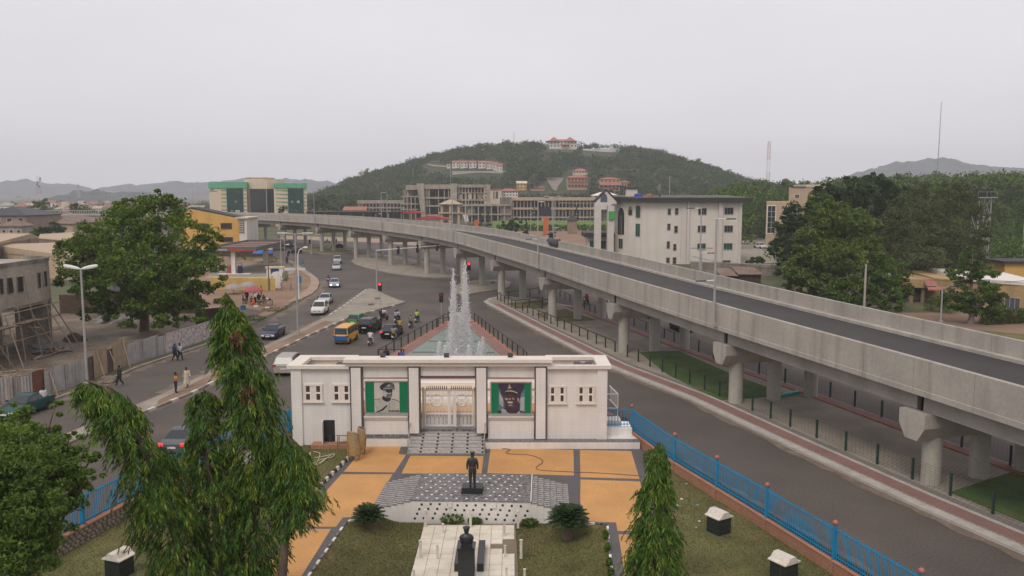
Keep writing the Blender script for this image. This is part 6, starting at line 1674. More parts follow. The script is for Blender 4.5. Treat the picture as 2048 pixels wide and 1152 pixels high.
MB().add([(x0-.6,Y-.8,z1),(x3+.6,Y-.8,z1),(x3+.6,Y+4.5,z1+1.2),(x0-.6,Y+4.5,z1+1.2),(x0-.6,Y-.8,z1+.1),(x3+.6,Y-.8,z1+.1),(x3+.6,Y+4.5,z1+1.3),(x0-.6,Y+4.5,z1+1.3)],[(3,2,1,0),(4,5,6,7),(0,1,5,4),(1,2,6,5),(2,3,7,6),(3,0,4,7)]).build('roof','roof_dark',kk)
# ====== hills
from mathutils import noise as mnoise
def sstep(t):t=max(0.,min(1.,t));return t*t*(3-2*t)
YC,YB0=860.,520.
crest=[(560,420),(640,408),(676,392),(690,378),(720,364),(760,350),(800,340),(850,324),(900,310),(960,300),(1000,297),(1050,296),(1090,296),(1160,299),(1200,303),(1250,304),(1300,309),(1350,322),(1400,338),(1440,352),(1480,368),(1540,380),(1700,392),(2100,398)]
CXs=np.array([D(p[0],p[1],YC).x for p in crest]);CZs=np.array([max(0,D(p[0],p[1],YC).z)for p in crest])
def hill_z(x,y):
 xe=x*YC/max(YB0,min(y,YC))if y<YC else x
 xe=x*(1+.35*(YC-min(y,YC))/YC)
 zc=float(np.interp(xe,CXs,CZs))
 if y<=YC:t=(y-YB0)/(YC-YB0);f=sstep(t)*.55+max(0,min(1,t))*.45
 else:f=sstep(1-(y-YC)/260)
 return zc*f
def hill_hit(px,py):
 r=ray(px,py);y=YB0-20
 while y<YC+60:
  t=y/r[1];x,z=r[0]*t,CAM_H+r[2]*t
  if z<=hill_z(x,y)+.05:return Vector((x,y,hill_z(x,y)))
  y+=1.5
 return None
def terrain(name,xs,ys,fz,mat,nz=0,ns=.01):
 V=[];nx,ny=len(xs),len(ys)
 for y in ys:
  for x in xs:V.append((x,y,fz(x,y)+nz*mnoise.noise(Vector((x*ns,y*ns,0)))))
 F=[(j*nx+i,j*nx+i+1,(j+1)*nx+i+1,(j+1)*nx+i)for j in range(ny-1)for i in range(nx-1)]
 me=np_mesh(name,np.array(V),np.array(F),mat);me.shade_smooth()
 o=bpy.data.objects.new(name,me);COL.objects.link(o);o['kind']='structure';return o
terrain('hill',np.linspace(-330,420,76),np.linspace(YB0-10,YC+260,50),lambda x,y:hill_z(x,y)-.05,'hill_ground')
def ridge(name,sil,Y,depth,mat,nz=6,ns=.006,drop=1.,rough=0):
 X=np.array([D(p[0],p[1],Y).x for p in sil]);Z=np.array([D(p[0],p[1],Y).z for p in sil])
 x0,x1=X[0],X[-1]
 def fz(x,y):
  z=float(np.interp(x,X,Z));t=(y-(Y-depth))/depth if y<=Y else 1-(y-Y)/depth
  edge=min(1,(x-x0)/(.06*(x1-x0)+1e-6),(x1-x)/(.06*(x1-x0)+1e-6))
  n_=rough*mnoise.fractal(Vector((x*.03,y*.03,1)),1.,2.,3)if rough else 0
  return(z*sstep(t)+n_*t)*max(0,edge)-.1+nz*mnoise.noise(Vector((x*ns,y*ns,3)))*(1 if y<Y-5 else.3)*t
 return terrain(name,np.linspace(x0,x1,160),np.linspace(Y-depth,Y+depth,26),fz,mat)
ridge('far_hill',[(-260,372),(-60,360),(0,366),(20,369),(35,364),(60,364),(85,370),(105,369),(125,369),(150,374),(185,382),(215,381),(245,372),(270,370),(300,371),(325,366),(345,364),(390,366),(430,363),(470,359),(505,357),(560,360),(610,363),(650,363),(680,370),(720,384),(800,396)],3300,500,'far_green',14,.004,rough=12)
ridge('near_hill',[(145,402),(162,387),(180,382),(205,384),(222,391),(250,385),(275,383),(300,391),(330,400)],1700,220,'far_green',4,.01,rough=9)
ridge('far_hill',[(1600,392),(1690,356),(1720,347),(1750,338),(1790,327),(1830,322),(1865,318),(1890,321),(1920,327),(1960,333),(2000,335),(2050,335),(2200,345),(2400,380)],2600,420,'far_green',8,.006,rough=9)
# ====== foliage
def rot_basis(n):
 d=RNG.normal(size=(n,3));d/=np.linalg.norm(d,axis=1)[:,None];return d
def leaf_quads(C,dirs,L_,W_,up=.0):
 n=len(C);s=np.cross(dirs,RNG.normal(size=(n,3)));s/=(np.linalg.norm(s,axis=1)[:,None]+1e-9)
 L_=np.broadcast_to(L_,n)[:,None];W_=np.broadcast_to(W_,n)[:,None]
 V=np.empty((n,4,3));V[:,0]=C-dirs*L_*.5;V[:,1]=C+s*W_*.5-dirs*L_*.05;V[:,2]=C+dirs*L_*.5;V[:,3]=C-s*W_*.5-dirs*L_*.05
 return V
def quads_mesh(name,Vs,mats,mis=None):
 V=np.concatenate(Vs);n=len(V)
 mi=np.concatenate(mis)if mis is not None else None
 return np_mesh(name,V.reshape(-1,3),np.arange(n*4).reshape(n,4),mats,mi)
def ball_pts(n,c,r,shell=.55):
 d=rot_basis(n);rad=(shell+(1-shell)*RNG.random(n)**.6)[:,None]
 return np.array(c)+d*rad*np.array(r),d
def tree(label,base,clumps,leaf,n,L_,W_,trunk_r=.35,name='tree',cat='tree',group=None,bark='bark',fork=None,droop=.2,limbs=True,trunk_to=None):
 """clumps: list of (centre, (rx, ry, rz)) in world space"""
 t=thing(name,label,cat,base,0,group)
 vol=np.array([c[1][0]*c[1][1]*c[1][2]for c in clumps])**.67;vol/=vol.sum()
 Vs=[]
 for(c,r),f in zip(clumps,vol):
  k=max(20,int(n*f))
  ns=max(4,int(k/70));sc,sd=ball_pts(ns,c,r,.5)
  per=k//ns
  rr_=np.mean(r)*RNG.uniform(.16,.34,ns)
  P=np.repeat(sc,per,0)+rot_basis(ns*per)*(RNG.random((ns*per,1))**.45)*np.repeat(rr_,per)[:,None]*np.array([1.15,1.15,.7])
  d=rot_basis(len(P));d[:,2]-=droop;d/=np.linalg.norm(d,axis=1)[:,None]
  Vs.append(leaf_quads(P,d,L_*RNG.uniform(.6,1.3,len(P)),W_*RNG.uniform(.6,1.3,len(P))))
 V=np.concatenate(Vs)-np.array(base)
 me=np_mesh('crown',V.reshape(-1,3),np.arange(len(V)*4).reshape(-1,4),leaf)
 o=inst(me,'crown',t)
 b=Vector(base);m=MB()
 top=Vector(trunk_to)if trunk_to else Vector(np.mean([c[0]for c in clumps],0))
 fk=Vector(fork)if fork else b+(top-b)*.42
 m.tube([b-Vector((0,0,.3)),b+(fk-b)*.5+Vector((trunk_r*.3,0,0)),fk],[trunk_r*1.2,trunk_r*.95,trunk_r*.8],8)
 if limbs:
  for(c,r)in clumps:
   c=Vector(c);m.tube([fk,(fk+c)/2+Vector((0,0,-.1*(c-fk).length*.3)),c+Vector((0,0,r[2]*.3))],[trunk_r*.5,trunk_r*.33,trunk_r*.1],5)
 m.build('trunk',bark,t,60)
 return t
def auto_clumps(c,r,k,seed,rs=(.38,.6)):
 g=np.random.default_rng(seed);out=[]
 for i in range(k):
  d=g.normal(size=3);d/=np.linalg.norm(d);f=g.uniform(.35,.8);q=g.uniform(*rs)
  out.append((tuple(np.array(c)+d*f*np.array(r)),(r[0]*q,r[1]*q,r[2]*q*.8)))
 return out
bb=G(288,668)
cl=[]
for(px,py,r,dy)in((180,520,3.6,-1),(240,470,4.0,0),(300,440,4.2,2),(360,480,4.0,0),(400,545,3.0,-1),(215,560,3.6,-3),(290,530,4.4,-4),(360,560,3.6,-3),(150,505,2.4,0),(265,420,2.2,3),(322,405,2.0,2),(340,600,2.8,-3),(230,600,2.6,-2),(408,590,2.2,-2),(180,475,2.6,1),(420,480,1.8,1),(300,590,3.0,-4),(150,560,2.0,-1),(270,625,2.4,-4),(330,628,2.2,-5),(195,620,2.0,-3),(385,625,1.8,-3)):
 p=D(px,py,bb.y+dy);cl.append((tuple(p),(r,r,r*.72)))
tree('big spreading green tree on the building lot between the concrete shell and the yellow building',bb,cl,'leaf_broad',44000,.42,.22,.55,fork=bb+Vector((0,0,4.2)))
b2=Vector((-17.5,26.5,PZ));cl=[]
for(px,py,r,Y)in((30,960,1.5,26),(95,930,1.2,27),(50,890,1.0,28),(125,985,.95,27),(20,1050,1.5,26),(80,1050,1.0,26),(150,925,.7,28),(-30,900,1.4,27),(30,1120,1.2,25.5),(20,835,.7,29),(85,865,.55,28.5),(175,960,.5,27),(-60,1000,2.0,26),(110,815,.35,29),(140,880,.4,28),(185,915,.3,28),(60,1000,1.1,25.5)):
 cl.append((tuple(D(px,py,Y)),(r,r,r*.75)))
tree('leafy round tree filling the bottom left corner in front of the blue fence',b2,cl,'leaf_corner',44000,.17,.07,.22,fork=b2+Vector((.3,0,3.2)))
def ashoka(label,base,axis,rad,n,dens=1.,dead=()):
 """axis: list of points up the trunk; rad: crown radius at each point"""
 t=thing('ashoka_tree',label,'tree',base,0,'weeping ashoka trees in the garden')
 A=np.array([list(p)for p in axis]);k=len(A)
 u=RNG.random(n)*(k-1)
 wts=np.where(np.array(rad)<.01,0,np.array(rad)+.2)
 pr=np.interp(np.linspace(0,k-1,400),np.arange(k),wts);pr/=pr.sum()
 nc=max(24,n//26);cu=np.linspace(0,k-1,400)[RNG.choice(400,nc,p=pr)];cth=RNG.uniform(0,6.283,nc);ci=RNG.integers(0,nc,n)
 u=cu[ci]+RNG.normal(0,.22,n)
 u=np.clip(u,0,k-1)
 c=np.column_stack([np.interp(u,np.arange(k),A[:,i])for i in range(3)]);rr_=np.interp(u,np.arange(k),np.array(rad))
 th=cth[ci]+RNG.normal(0,.36,n);lump=(RNG.uniform(.72,1.18,nc)[ci])*1+.22*np.sin(th*2+u*5)+.25*np.sin(th*4-u*8+1)+.15*np.sin(u*17+th)+RNG.normal(0,.1,n)
 f=np.sqrt(RNG.uniform(.2,1.,n));off=rr_*f*lump
 out=np.column_stack([np.cos(th),np.sin(th),np.zeros(n)])
 root=c+out*off[:,None];root[:,2]-=off*.55
 m_=10
 R_=np.repeat(root,m_,0);O_=np.repeat(out,m_,0);s=np.tile(np.arange(m_)/m_,n)[:,None]
 tw=O_*.22*s+np.array([0,0,-.42])*s
 side=np.cross(O_,[0,0,1.]);sg=np.where(np.tile(np.arange(m_)%2,n)==0,1,-1)[:,None]
 d=O_*RNG.uniform(.1,.7,(n*m_,1))+side*sg*RNG.uniform(.1,.6,(n*m_,1))+np.array([0,0,-1.])*RNG.uniform(.5,1.1,(n*m_,1));d/=np.linalg.norm(d,axis=1)[:,None]
 Ln=RNG.uniform(.15,.31,n*m_)
 P=R_+tw+d*Ln[:,None]*.5
 V=leaf_quads(P,d,Ln,Ln*.19)
 mi=np.repeat(np.where(RNG.random(n)<.14+.5*(f>.88)*RNG.random(n),1,0),m_)
 for(q,rd)in dead:
  near=np.linalg.norm(P-np.array(q),axis=1)<rd;mi[near&(RNG.random(len(P))<.75)]=2
 me=np_mesh('crown',(V-np.array(list(base))).reshape(-1,3),np.arange(len(V)*4).reshape(-1,4),['leaf_ashoka','leaf_ashoka_new','leaf_dead'],mi)
 inst(me,'crown',t)
 m=MB();m.tube([base]+[Vector(p)for p in axis[1:]],[.2*(1-.85*i/(k-1))for i in range(k)],7)
 for i in range(40):
  q=random.random()*(k-1.01);a=Vector([float(np.interp(q,np.arange(k),A[:,j]))for j in range(3)]);r_=float(np.interp(q,np.arange(k),np.array(rad)));th_=random.random()*6.28
  e=a+Vector((math.cos(th_)*r_*.85,math.sin(th_)*r_*.85,-.55*r_));m.tube([a,(a+e)/2+Vector((0,0,.1*r_)),e],[.045,.03,.012],4)
 m.build('trunk','bark',t,60)
 return t
Y1=32
ax=[Vector((D(505,1100,Y1).x,Y1,PZ))]+[D(px,py,Y1)for px,py in((505,1120),(512,1020),(518,930),(512,860),(508,800),(492,735),(474,685),(465,635),(456,608),(451,585))]
ashoka('tallest weeping ashoka tree standing before the road left of the gatehouse',ax[0],ax,[.8,.85,.95,.95,.92,.9,.88,.8,.58,.34,.06],4200,dead=[(tuple(D(497,790,Y1-1)),.4),(tuple(D(478,680,Y1-.7)),.35),(tuple(D(492,700,Y1-.8)),.35)])
ax=[Vector((D(545,1000,31).x,31,PZ))]+[D(px,py,31)for px,py in((572,1060),(598,1000),(600,945),(586,895),(570,858))]
ashoka('broad leaning ashoka tree pressed against the right side of the tallest one',ax[0],ax,[0,0,.75,.8,.5,.08],1100)
ax=[Vector((D(435,1120,31.5).x,31.5,PZ))]+[D(px,py,31.5)for px,py in((440,1110),(428,1030),(418,950),(412,870),(408,778))]
ashoka('shorter ashoka tree pressed against the left side of the tallest one',ax[0],ax,[.55,.65,.75,.78,.66,.42],1600)
Y2=30
ax=[Vector((D(385,1100,Y2).x,Y2,PZ))]+[D(px,py,Y2)for px,py in((378,1160),(352,1075),(318,980),(280,880),(246,815),(206,772),(170,760))]
ashoka('bent ashoka tree arching over to the left beside the tallest one',ax[0],ax,[.72,.8,.9,.95,.9,.75,.6,.25],3200)
Y3=33
ax=[Vector((D(1312,1100,Y3).x,Y3,PZ))]+[D(px,py,Y3)for px,py in((1312,1170),(1312,1100),(1312,1030),(1314,980),(1316,930),(1318,884))]
ashoka('slim ashoka tree at the right edge of the orange paving',ax[0],ax,[1.6,1.3,1.0,.78,.6,.4,.08],2600)
def cycad(label,px,py,s,nf):
 c=G(px,py,-1.62);t=thing('cycad',label,'cycad',c,0,'cycads in front of the stage')
 m=MB();m.lathe([(.26*s,0),(.24*s,.4*s),(.22*s,.9*s),(.1*s,1.05*s)],(0,0,0),9);m.build('trunk','bark',t,world=False)
 Vs=[];st=MB()
 for i in range(nf):
  th=i*2.39996;el=R(82-74*(i/nf)**.9);ln=s*random.uniform(1.1,1.3)
  pts=[]
  for k in range(9):
   f=k/8;pts.append(Vector((math.cos(th)*ln*f*math.cos(el*(1-.2*f)),math.sin(th)*ln*f*math.cos(el*(1-.2*f)),.95*s+ln*f*math.sin(el)-.3*ln*f*f)))
  st.tube(pts,.018*s,4)
  P=[];dd=[]
  for k in range(26):
   f=.12+.88*k/26;i0=min(7,int(f*8));p=pts[i0].lerp(pts[i0+1],f*8-i0);tg=(pts[i0+1]-pts[i0]).normalized();sd_=tg.cross(Vector((0,0,1))).normalized();up_=sd_.cross(tg)
   for sgn in(-1,1):
    d=(tg*.75+sd_*sgn+up_*.25).normalized();l=.3*s*math.sin(math.pi*min(1,.15+f*.85))+.04;P.append(p+d*l*.5);dd.append(tuple(d)+(l,))
  dd=np.array(dd);Vs.append(leaf_quads(np.array([list(p)for p in P]),dd[:,:3],dd[:,3],.035*s))
 st.build('stalks','leaf_cycad',t,world=False)
 inst(quads_mesh('fronds',Vs,'leaf_cycad'),'fronds',t)
cycad('smaller cycad on the inner left lawn at the stage corner',738,1066,.86,70);cycad('larger cycad on the inner right lawn at the stage corner',1136,1078,1.02,95)
def bush(label,c,r,n,leaf='leaf_hedge',name='shrub',group=None,L_=.16):
 t=thing(name,label,'shrub',c,0,group)
 P,d=ball_pts(n,(0,0,r[2]*.8),r,.5);P[:,2]=np.maximum(P[:,2],.03)
 inst(quads_mesh('foliage',[leaf_quads(P,rot_basis(n),L_,L_*.5)],leaf),'foliage',t)
 MB().tube([(0,0,-.1),(0,0,r[2])],.05,5).build('stem','bark',t,world=False)
for(px,py,r,h,lab)in((905,1047,.7,.3,'weedy tuft at the foot of the dotted stage wall left of the bust'),(950,1048,.4,.2,'small weedy tuft at the foot of the dotted stage wall behind the bust'),(1060,1052,.5,.25,'weedy tuft at the foot of the stage wall beside the larger cycad'),(1208,1052,.22,.3,'reddish shrub at the corner of the inner right lawn')):
 bush(lab,G(px,py,LZ),(r,.35,h),350,'leaf_mid'if 'reddish'not in lab else 'leaf_dead')
for i,(px,py)in enumerate(((1215,1075),(1219,1100),(1222,1130),(1225,1150))):bush('low shrub along the right lawn kerb, %s from the stage'%['first','second','third','fourth'][i],G(px-4,py,PZ),(.16,.3,.2),150,'leaf_mid',group='shrubs along the inner right lawn')
bush('grassy clump against the brick wall by the slim ashoka tree',G(1305,930,PZ),(.6,1.3,.5),700,'leaf_mid')
for i,(px,py,r,lab)in enumerate(((1861,620,1.1,'small bright clipped bush left of the twin-arm lamp'),(1879,624,1.6,'large clipped bush behind the twin-arm lamp'),(1896,628,1.5,'bright clipped bush right of the twin-arm lamp'))):bush(lab,G(px,py,0),(r,r,r),900,'leaf_hedge')
t=thing('hedge','long clipped green hedge in front of the ochre building at the right edge','hedge',G(2010,648))
p0,p1=G(1962,650),G(2075,645);n=5000;f=RNG.random(n)
P=np.column_stack([p0.x+(p1.x-p0.x)*f,p0.y+(p1.y-p0.y)*f+RNG.uniform(-.8,.8,n),RNG.uniform(.1,1.9,n)])-np.array(list(t.location))
inst(quads_mesh('foliage',[leaf_quads(P,rot_basis(n),.22,.13)],'leaf_hedge'),'foliage',t);MB().box((0,0,.5),(5,.4,.9),math.atan2(p1.y-p0.y,p1.x-p0.x)).build('stems','wood_dark',t,world=False)
def rtree(label,px,pbase,Y,shapes,leaf,n,L_,W_,tr=.35,bark='bark_grey',group=None,name='tree'):
 b=Vector((D(px,600,Y).x,Y,0));cl=[]
 for(cx,cy,rx,ry,dy)in shapes:
  p=D(cx,cy,Y+dy);s=(Y+dy)/1700;cl.append((tuple(p),(rx*s,rx*s,ry*s)))
 return tree(label,b,cl,leaf,n,L_,W_,tr,group=group,bark=bark,name=name)
rtree('broad pale green tree behind the far parapet right of the office',1660,0,122,[(1660,440,46,40,0),(1710,455,42,40,2),(1625,490,40,40,-1),(1680,510,52,40,-3),(1730,500,34,36,0),(1605,540,36,34,-2),(1650,560,44,34,-3),(1590,575,24,24,0),(1735,470,24,30,3),(1640,405,24,18,2)],'leaf_feather',34000,.42,.22)
rtree('dark round tree left behind the broad pale one',1590,0,150,[(1590,470,36,34,0),(1568,500,28,34,0),(1600,428,34,28,2),(1582,440,22,22,1),(1575,535,24,26,-2),(1640,415,30,26,4),(1565,455,18,18,0)],'leaf_dark',15000,.5,.3)
rtree('dark tall tree with a flat crest behind the broad pale one',1720,0,158,[(1700,385,46,28,0),(1750,378,44,26,4),(1660,398,40,26,0),(1690,430,50,34,2),(1790,400,36,34,2),(1770,450,46,40,4),(1705,358,14,8,0),(1750,354,20,9,3),(1650,372,18,10,0)],'leaf_dark',22000,.5,.3)
rtree('feathery olive tree right of the tall dark tree',1830,0,140,[(1820,430,46,40,0),(1860,400,44,34,3),(1870,460,52,44,0),(1830,510,54,44,-3),(1900,440,42,44,4),(1790,480,36,40,0),(1900,510,44,44,2),(1860,550,46,26,0)],'leaf_olive',26000,.42,.2)
rtree('feathery grey green tree in front of the water tower',1925,0,150,[(1915,400,36,34,0),(1940,450,40,44,2),(1925,520,40,40,0),(1905,385,26,20,0),(1958,500,26,40,0)],'leaf_olive',15000,.42,.2)
rtree('bushy green tree low behind the parapet below the broad pale tree',1715,0,112,[(1700,580,44,30,0),(1740,560,36,30,2),(1770,580,34,32,2),(1680,610,34,24,0),(1730,615,40,24,0),(1785,610,26,22,0)],'leaf_mid',14000,.38,.22)
rtree('bright green tree low behind the utility pole',1790,0,120,[(1790,550,30,26,0),(1765,535,26,24,2),(1800,580,24,24,0),(1650,600,30,24,0),(1625,580,22,18,0)],'leaf_mid',9000,.38,.22)
rtree('layered tree on the lawn in front of the ochre building',1943,0,106,[(1940,520,26,16,0),(1925,548,34,14,1),(1965,545,30,14,0),(1945,580,44,20,0),(1920,605,36,18,1),(1968,610,38,22,0),(1990,590,24,18,0),(1905,595,20,12,0),(1945,500,16,12,0),(1985,625,24,18,0)],'leaf_mid',15000,.34,.17)
rtree('leafy bush tree at the gate of the car park',1510,0,185,[(1512,520,12,6,0),(1500,524,8,5,0),(1524,523,8,5,0)],'leaf_hedge',2500,.5,.3,.1)
def wood_mass(name,label,pts,leaf,per,L_,cr):
 Vs=[];ex=[]
 for(x,y,z,r,h)in pts:
  while h>2.0*r:h-=1.35*r;ex.append((x+random.uniform(-r,r)*.4,y,z,r*1.05,h))
 for(x,y,z,r,h)in pts+ex:
  ns=max(4,int(r*1.6));d=rot_basis(ns);d[:,2]=np.abs(d[:,2])*.9-.1;sc=np.array([x,y,z+h-r*.75])+d*np.array([r,r,r*.75])*RNG.uniform(.5,1,(ns,1))
  k=per//ns;P=np.repeat(sc,k,0)+rot_basis(ns*k)*(RNG.random((ns*k,1))**.5)*r*.38
  dd=rot_basis(len(P));Vs.append(leaf_quads(P,dd,L_*RNG.uniform(.6,1.3,len(P)),L_*.6*RNG.uniform(.6,1.3,len(P))))
 o=inst(quads_mesh(name,Vs,leaf),name);tag(o,label,kind='stuff');return o
pts=[]
g=random.Random(5)
top=[(1440,366),(1480,362),(1530,362),(1600,360),(1660,356),(1760,352),(1820,346),(1870,343),(1930,343),(1990,342),(2060,340),(2330,350)]
for i in range(390):
 px=g.uniform(1430,2330);Y=g.uniform(250,480);X=D(px,400,Y).x;zt_=D(px,float(np.interp(px,[t_[0]for t_ in top],[t_[1]for t_ in top]))+g.uniform(-3,22),Y).z
 if 1500<px<1660 and Y<295:continue
 pts.append((X,Y,0,g.uniform(4,7),max(6,zt_)))
wood_mass('woodland','wooded belt of bushy olive trees in front of the right far hill',pts[:170],'leaf_pale',230,1.0,5)
wood_mass('woodland','darker trees mixed through the wooded belt on the right',pts[170:],'leaf_mid',230,1.0,5)
pts=[]
for i in range(240):
 px=g.uniform(1230,1560);Y=g.uniform(300,500);pts.append((D(px,400,Y).x,Y,0,g.uniform(3.5,6),g.uniform(6,12)if px<1480 else g.uniform(8,14)))
wood_mass('woodland','scrubby woodland behind the white office',pts,'leaf_pale',260,1.0,5)
pts=[]
for i in range(150):
 px=g.uniform(1560,1950);Y=g.uniform(165,245);pts.append((D(px,400,Y).x,Y,0,g.uniform(2.5,4.5),g.uniform(4,9)))
 px=g.uniform(1950,2260);Y=g.uniform(165,330);pts.append((D(px,400,Y).x,Y,0,g.uniform(2.5,4.5),g.uniform(3,7)+(Y-165)*.05))
wood_mass('undergrowth','dense green undergrowth between the right hand trees',pts,'leaf_mid',170,.6,5)
pts=[];pts2=[]
keep=[(898,1010,318,346),(1092,1156,276,296),(1140,1182,336,349),(1132,1180,348,379),(1196,1252,352,379),(1028,1056,361,379),(1056,1092,371,380),(1085,1132,352,386),(850,908,322,338),(1165,1242,294,303)]
N_=0
while N_<6200:
 x=g.uniform(-300,380);y=g.uniform(YB0,YC+30);z=hill_z(x,y)
 if z<1.2 and g.random()<.6:N_+=1;continue
 r=g.uniform(2.6,6.2);h=r*g.uniform(1.1,1.6)
 px=1024+1700*x/(y*_c-(z-CAM_H)*_s);dd_=y*_c-(z+h*.7-CAM_H)*_s;py=576-1700*(y*_s+(z+h*.7-CAM_H)*_c)/dd_
 N_+=1
 if any(a-3<px<b and c_-1<py<d_+9 for a,b,c_,d_ in keep):continue
 (pts if g.random()<.72 else pts2).append((x,y,z,r,h))
wood_mass('forest','dark green bushy forest covering the hill',pts,'forest',84,1.5,4);wood_mass('forest','paler olive trees scattered through the hill forest',pts2,'forest_dry',84,1.5,4)
def mtree(label,px,py_top,py_base,Y,w_,leaf='leaf_dark',n=1500,group=None,cone=False,onhill=False,L_=.8):
 z0=0.
 if onhill:
  X=D(px,300,Y).x;z0=hill_z(X,Y)
 b=Vector((D(px,py_base,Y).x,Y,z0));zt_=D(px,py_top,Y).z;r=w_/2*Y/1700;h=max(zt_-z0,2)
 if cone:cl=[((b.x,Y,z0+h*f),(r*(1.05-f),r*(1.05-f),h*.16))for f in(.15,.3,.45,.6,.75,.9)]
 else:cl=[((b.x+r*.5*math.cos(q),Y+r*.5*math.sin(q),z0+h-r*(.55+.35*(q%2))),(r*.6,r*.6,r*.5))for q in(0,1.3,2.6,3.9,5.2)]+[((b.x,Y,z0+h-r*.4),(r*.6,r*.6,r*.4))]
 return tree(label,b,cl,leaf,n,L_,L_*.6,.25,group=group,limbs=not cone,bark='bark_grey')
mtree('dark rounded tree left of the mansion on the hill top',1058,283,296,YC-6,22,onhill=True);mtree('dark small tree right of the mansion on the hill top',1160,289,300,YC-20,16,onhill=True)
mtree('lone tall tree on the right shoulder of the hill',1396,315,334,YC-10,12,onhill=True,n=500);mtree('lone thin tree on the left shoulder of the hill',735,336,356,YC-8,8,onhill=True,n=400)
mtree('rounded tree on the skyline left of the mast on the hill',1018,290,300,YC-6,20,onhill=True)
mtree('dark tree under the left mast by the far bridge',78,393,425,385,44,'leaf_mid',2200);mtree('small dark tree left of the far bridge middle',152,406,425,380,22,'leaf_dark',1200)
mtree('dark bushy tree among the left warehouses',115,442,475,255,40,'leaf_dark',2600);mtree('small tree between the yellow gabled hall and the warehouse',90,452,475,250,26,'leaf_dark',1800);mtree('low tree left of the yellow gabled hall',68,456,470,250,30,'leaf_mid',1500)
mtree('dark slim cypress behind the yellow building',372,397,430,320,12,'leaf_dark',900,cone=True);mtree('pale slim tree behind the yellow building',356,400,430,320,14,'leaf_mid',900,cone=True)
mtree('dark tree right of the green banded tower',650,388,428,440,46,'leaf_dark',2600);mtree('broad dark tree behind the long black shed',690,398,428,450,50,'leaf_dark',2800);mtree('pale green tree right of the green banded tower',632,396,428,430,36,'leaf_mid',2000)
mtree('small palm like tree in front of the green banded tower',565,412,430,330,16,'leaf_mid',700)
mtree('dark conifer on the verge in front of the lime green wall',1022,432,462,300,44,'leaf_dark',2400);mtree('dark slim cypress left of the orange red pillar',1052,440,468,300,15,'leaf_dark',1200,cone=True);mtree('tall dark cypress in front of the unfinished wing',1067,407,445,400,9,'leaf_dark',900,cone=True);mtree('dark cypress left of the porch gable',1154,403,440,400,9,'leaf_dark',900,cone=True);mtree('slim cypress left of the conifer',976,418,448,400,9,'leaf_dark',900,cone=True);mtree('second slim cypress left of the conifer',961,420,448,395,8,'leaf_dark',900,cone=True)
mtree('dark tree below the terracotta houses',1205,374,396,480,34,'leaf_dark',1700);mtree('dark tree right of the terracotta houses',1240,370,396,480,36,'leaf_dark',1700)
for i in range(10):
 px=1003+i*20;Y=470+g.uniform(0,25)
 mtree('bushy green tree above the long unfinished wing, %s from the left'%['first','second','third','fourth','fifth','fifth last','fourth last','third last','second last','last'][i],px,384+g.uniform(0,5),400,Y,g.uniform(20,32),g.choice(['leaf_mid','leaf_pale','leaf_dark']),900,group='trees below the hill houses')
t=mtree('small dark palm at the foot of the torn tarpaulin',1104,464,482,205,16,'leaf_dark',700,L_=.5)
def hhouse(lab,px0,px1,pr,pw,pb,wall,roofm,**k):
 h=hill_hit((px0+px1)/2,pb+2)or Vector((0,700,0));return house(lab,px0,px1,pr,pw,pb,h.y,wall,roofm,**k)
for i,(a,c,r_,w_,b_)in enumerate(((904.6,918.5,321.5,325,334.5),(920.6,935,321.5,325,334.5),(938,952.5,321.5,325,334.7),(956.7,971,321.5,325,335),(973,985,322.5,326,336.5),(986,995,324.5,328,338.5),(993,1004.5,327,331,341))):
 hhouse('white red roofed terrace house on the hill, %s'%['first from the left','second from the left','third from the left','fourth from the left','third from the right','second from the right','rightmost'][i],a,c,r_,w_,b_,'office_white','red_roof',group='white terrace houses on the hill',nwin=2,rows=2,kind='gable',ov=.35)
h=hill_hit(950,344)
MB().prism([(D(905,344,h.y).x,h.y-3),(D(962,344,h.y).x,h.y-3),(D(1012,344,h.y).x,h.y-12),(D(1012,344,h.y).x,h.y-11),(D(962,344,h.y).x,h.y-2),(D(905,344,h.y).x,h.y-2)],h.z-4,h.z+.6).build('retaining_wall','concrete_light',org=(h.x,h.y,h.z),label='pale retaining wall below the terrace houses on the hill',cat='wall')
p_=[hill_hit(*q)for q in((905,336),(870,334),(856,331),(866,325),(884,323))]
MB().tube([q+Vector((0,0,.6))for q in p_ if q],1.2,6).build('hill_road','paver_tan',kind='structure')
hhouse('small white gate hut left of the terrace houses',894,900,328.5,329.5,335,'office_white','plaster_white',nwin=1,kind='flat')
mz=D(1120,294.5,YC-12)
t=house('white mansion with a red hipped roof on the hill top',1093,1154,277.5,282,295.5,YC-12,'office_white','red_roof',nwin=9,rows=2,ov=.8,dep=16,name='mansion',cat='mansion')
x0,x1=D(1108,290,YC-16).x,D(1122,290,YC-16).x
z_=D(1115,281.5,YC-16).z
for a,c in((1099,1117),(1131,1150)):
 xa,xb=D(a,290,YC-15).x,D(c,290,YC-15).x;hip(MB(),xa,xb,YC-13.5,YC-3,D(1115,282,YC-12).z+.05,4.2,.9).build('roof','red_roof',t)
xa,xb=D(1122,290,YC-15).x,D(1139,290,YC-15).x;gable(MB(),xa,xb,YC-16,YC-12.2,D(1130,289.5,YC-15).z,1.2,.3).build('porch_roof','red_roof',t)
for x in(xa+.3,xb-.3):MB().bx(x-.2,YC-15.8,mz.z-4,x+.2,YC-15.4,D(1130,289.5,YC-15).z-.2).build('porch_post','office_white',t)
MB().bx(D(1166,300,YC-10).x,YC-10,D(1200,302.5,YC-10).z-3,D(1240,300,YC-10).x,YC-9,D(1200,298,YC-10).z).build('terrace_wall','coping',org=(D(1200,300,YC-10).x,YC-10,D(1200,302,YC-10).z),label='pale terrace wall right of the hill top mansion',cat='wall')
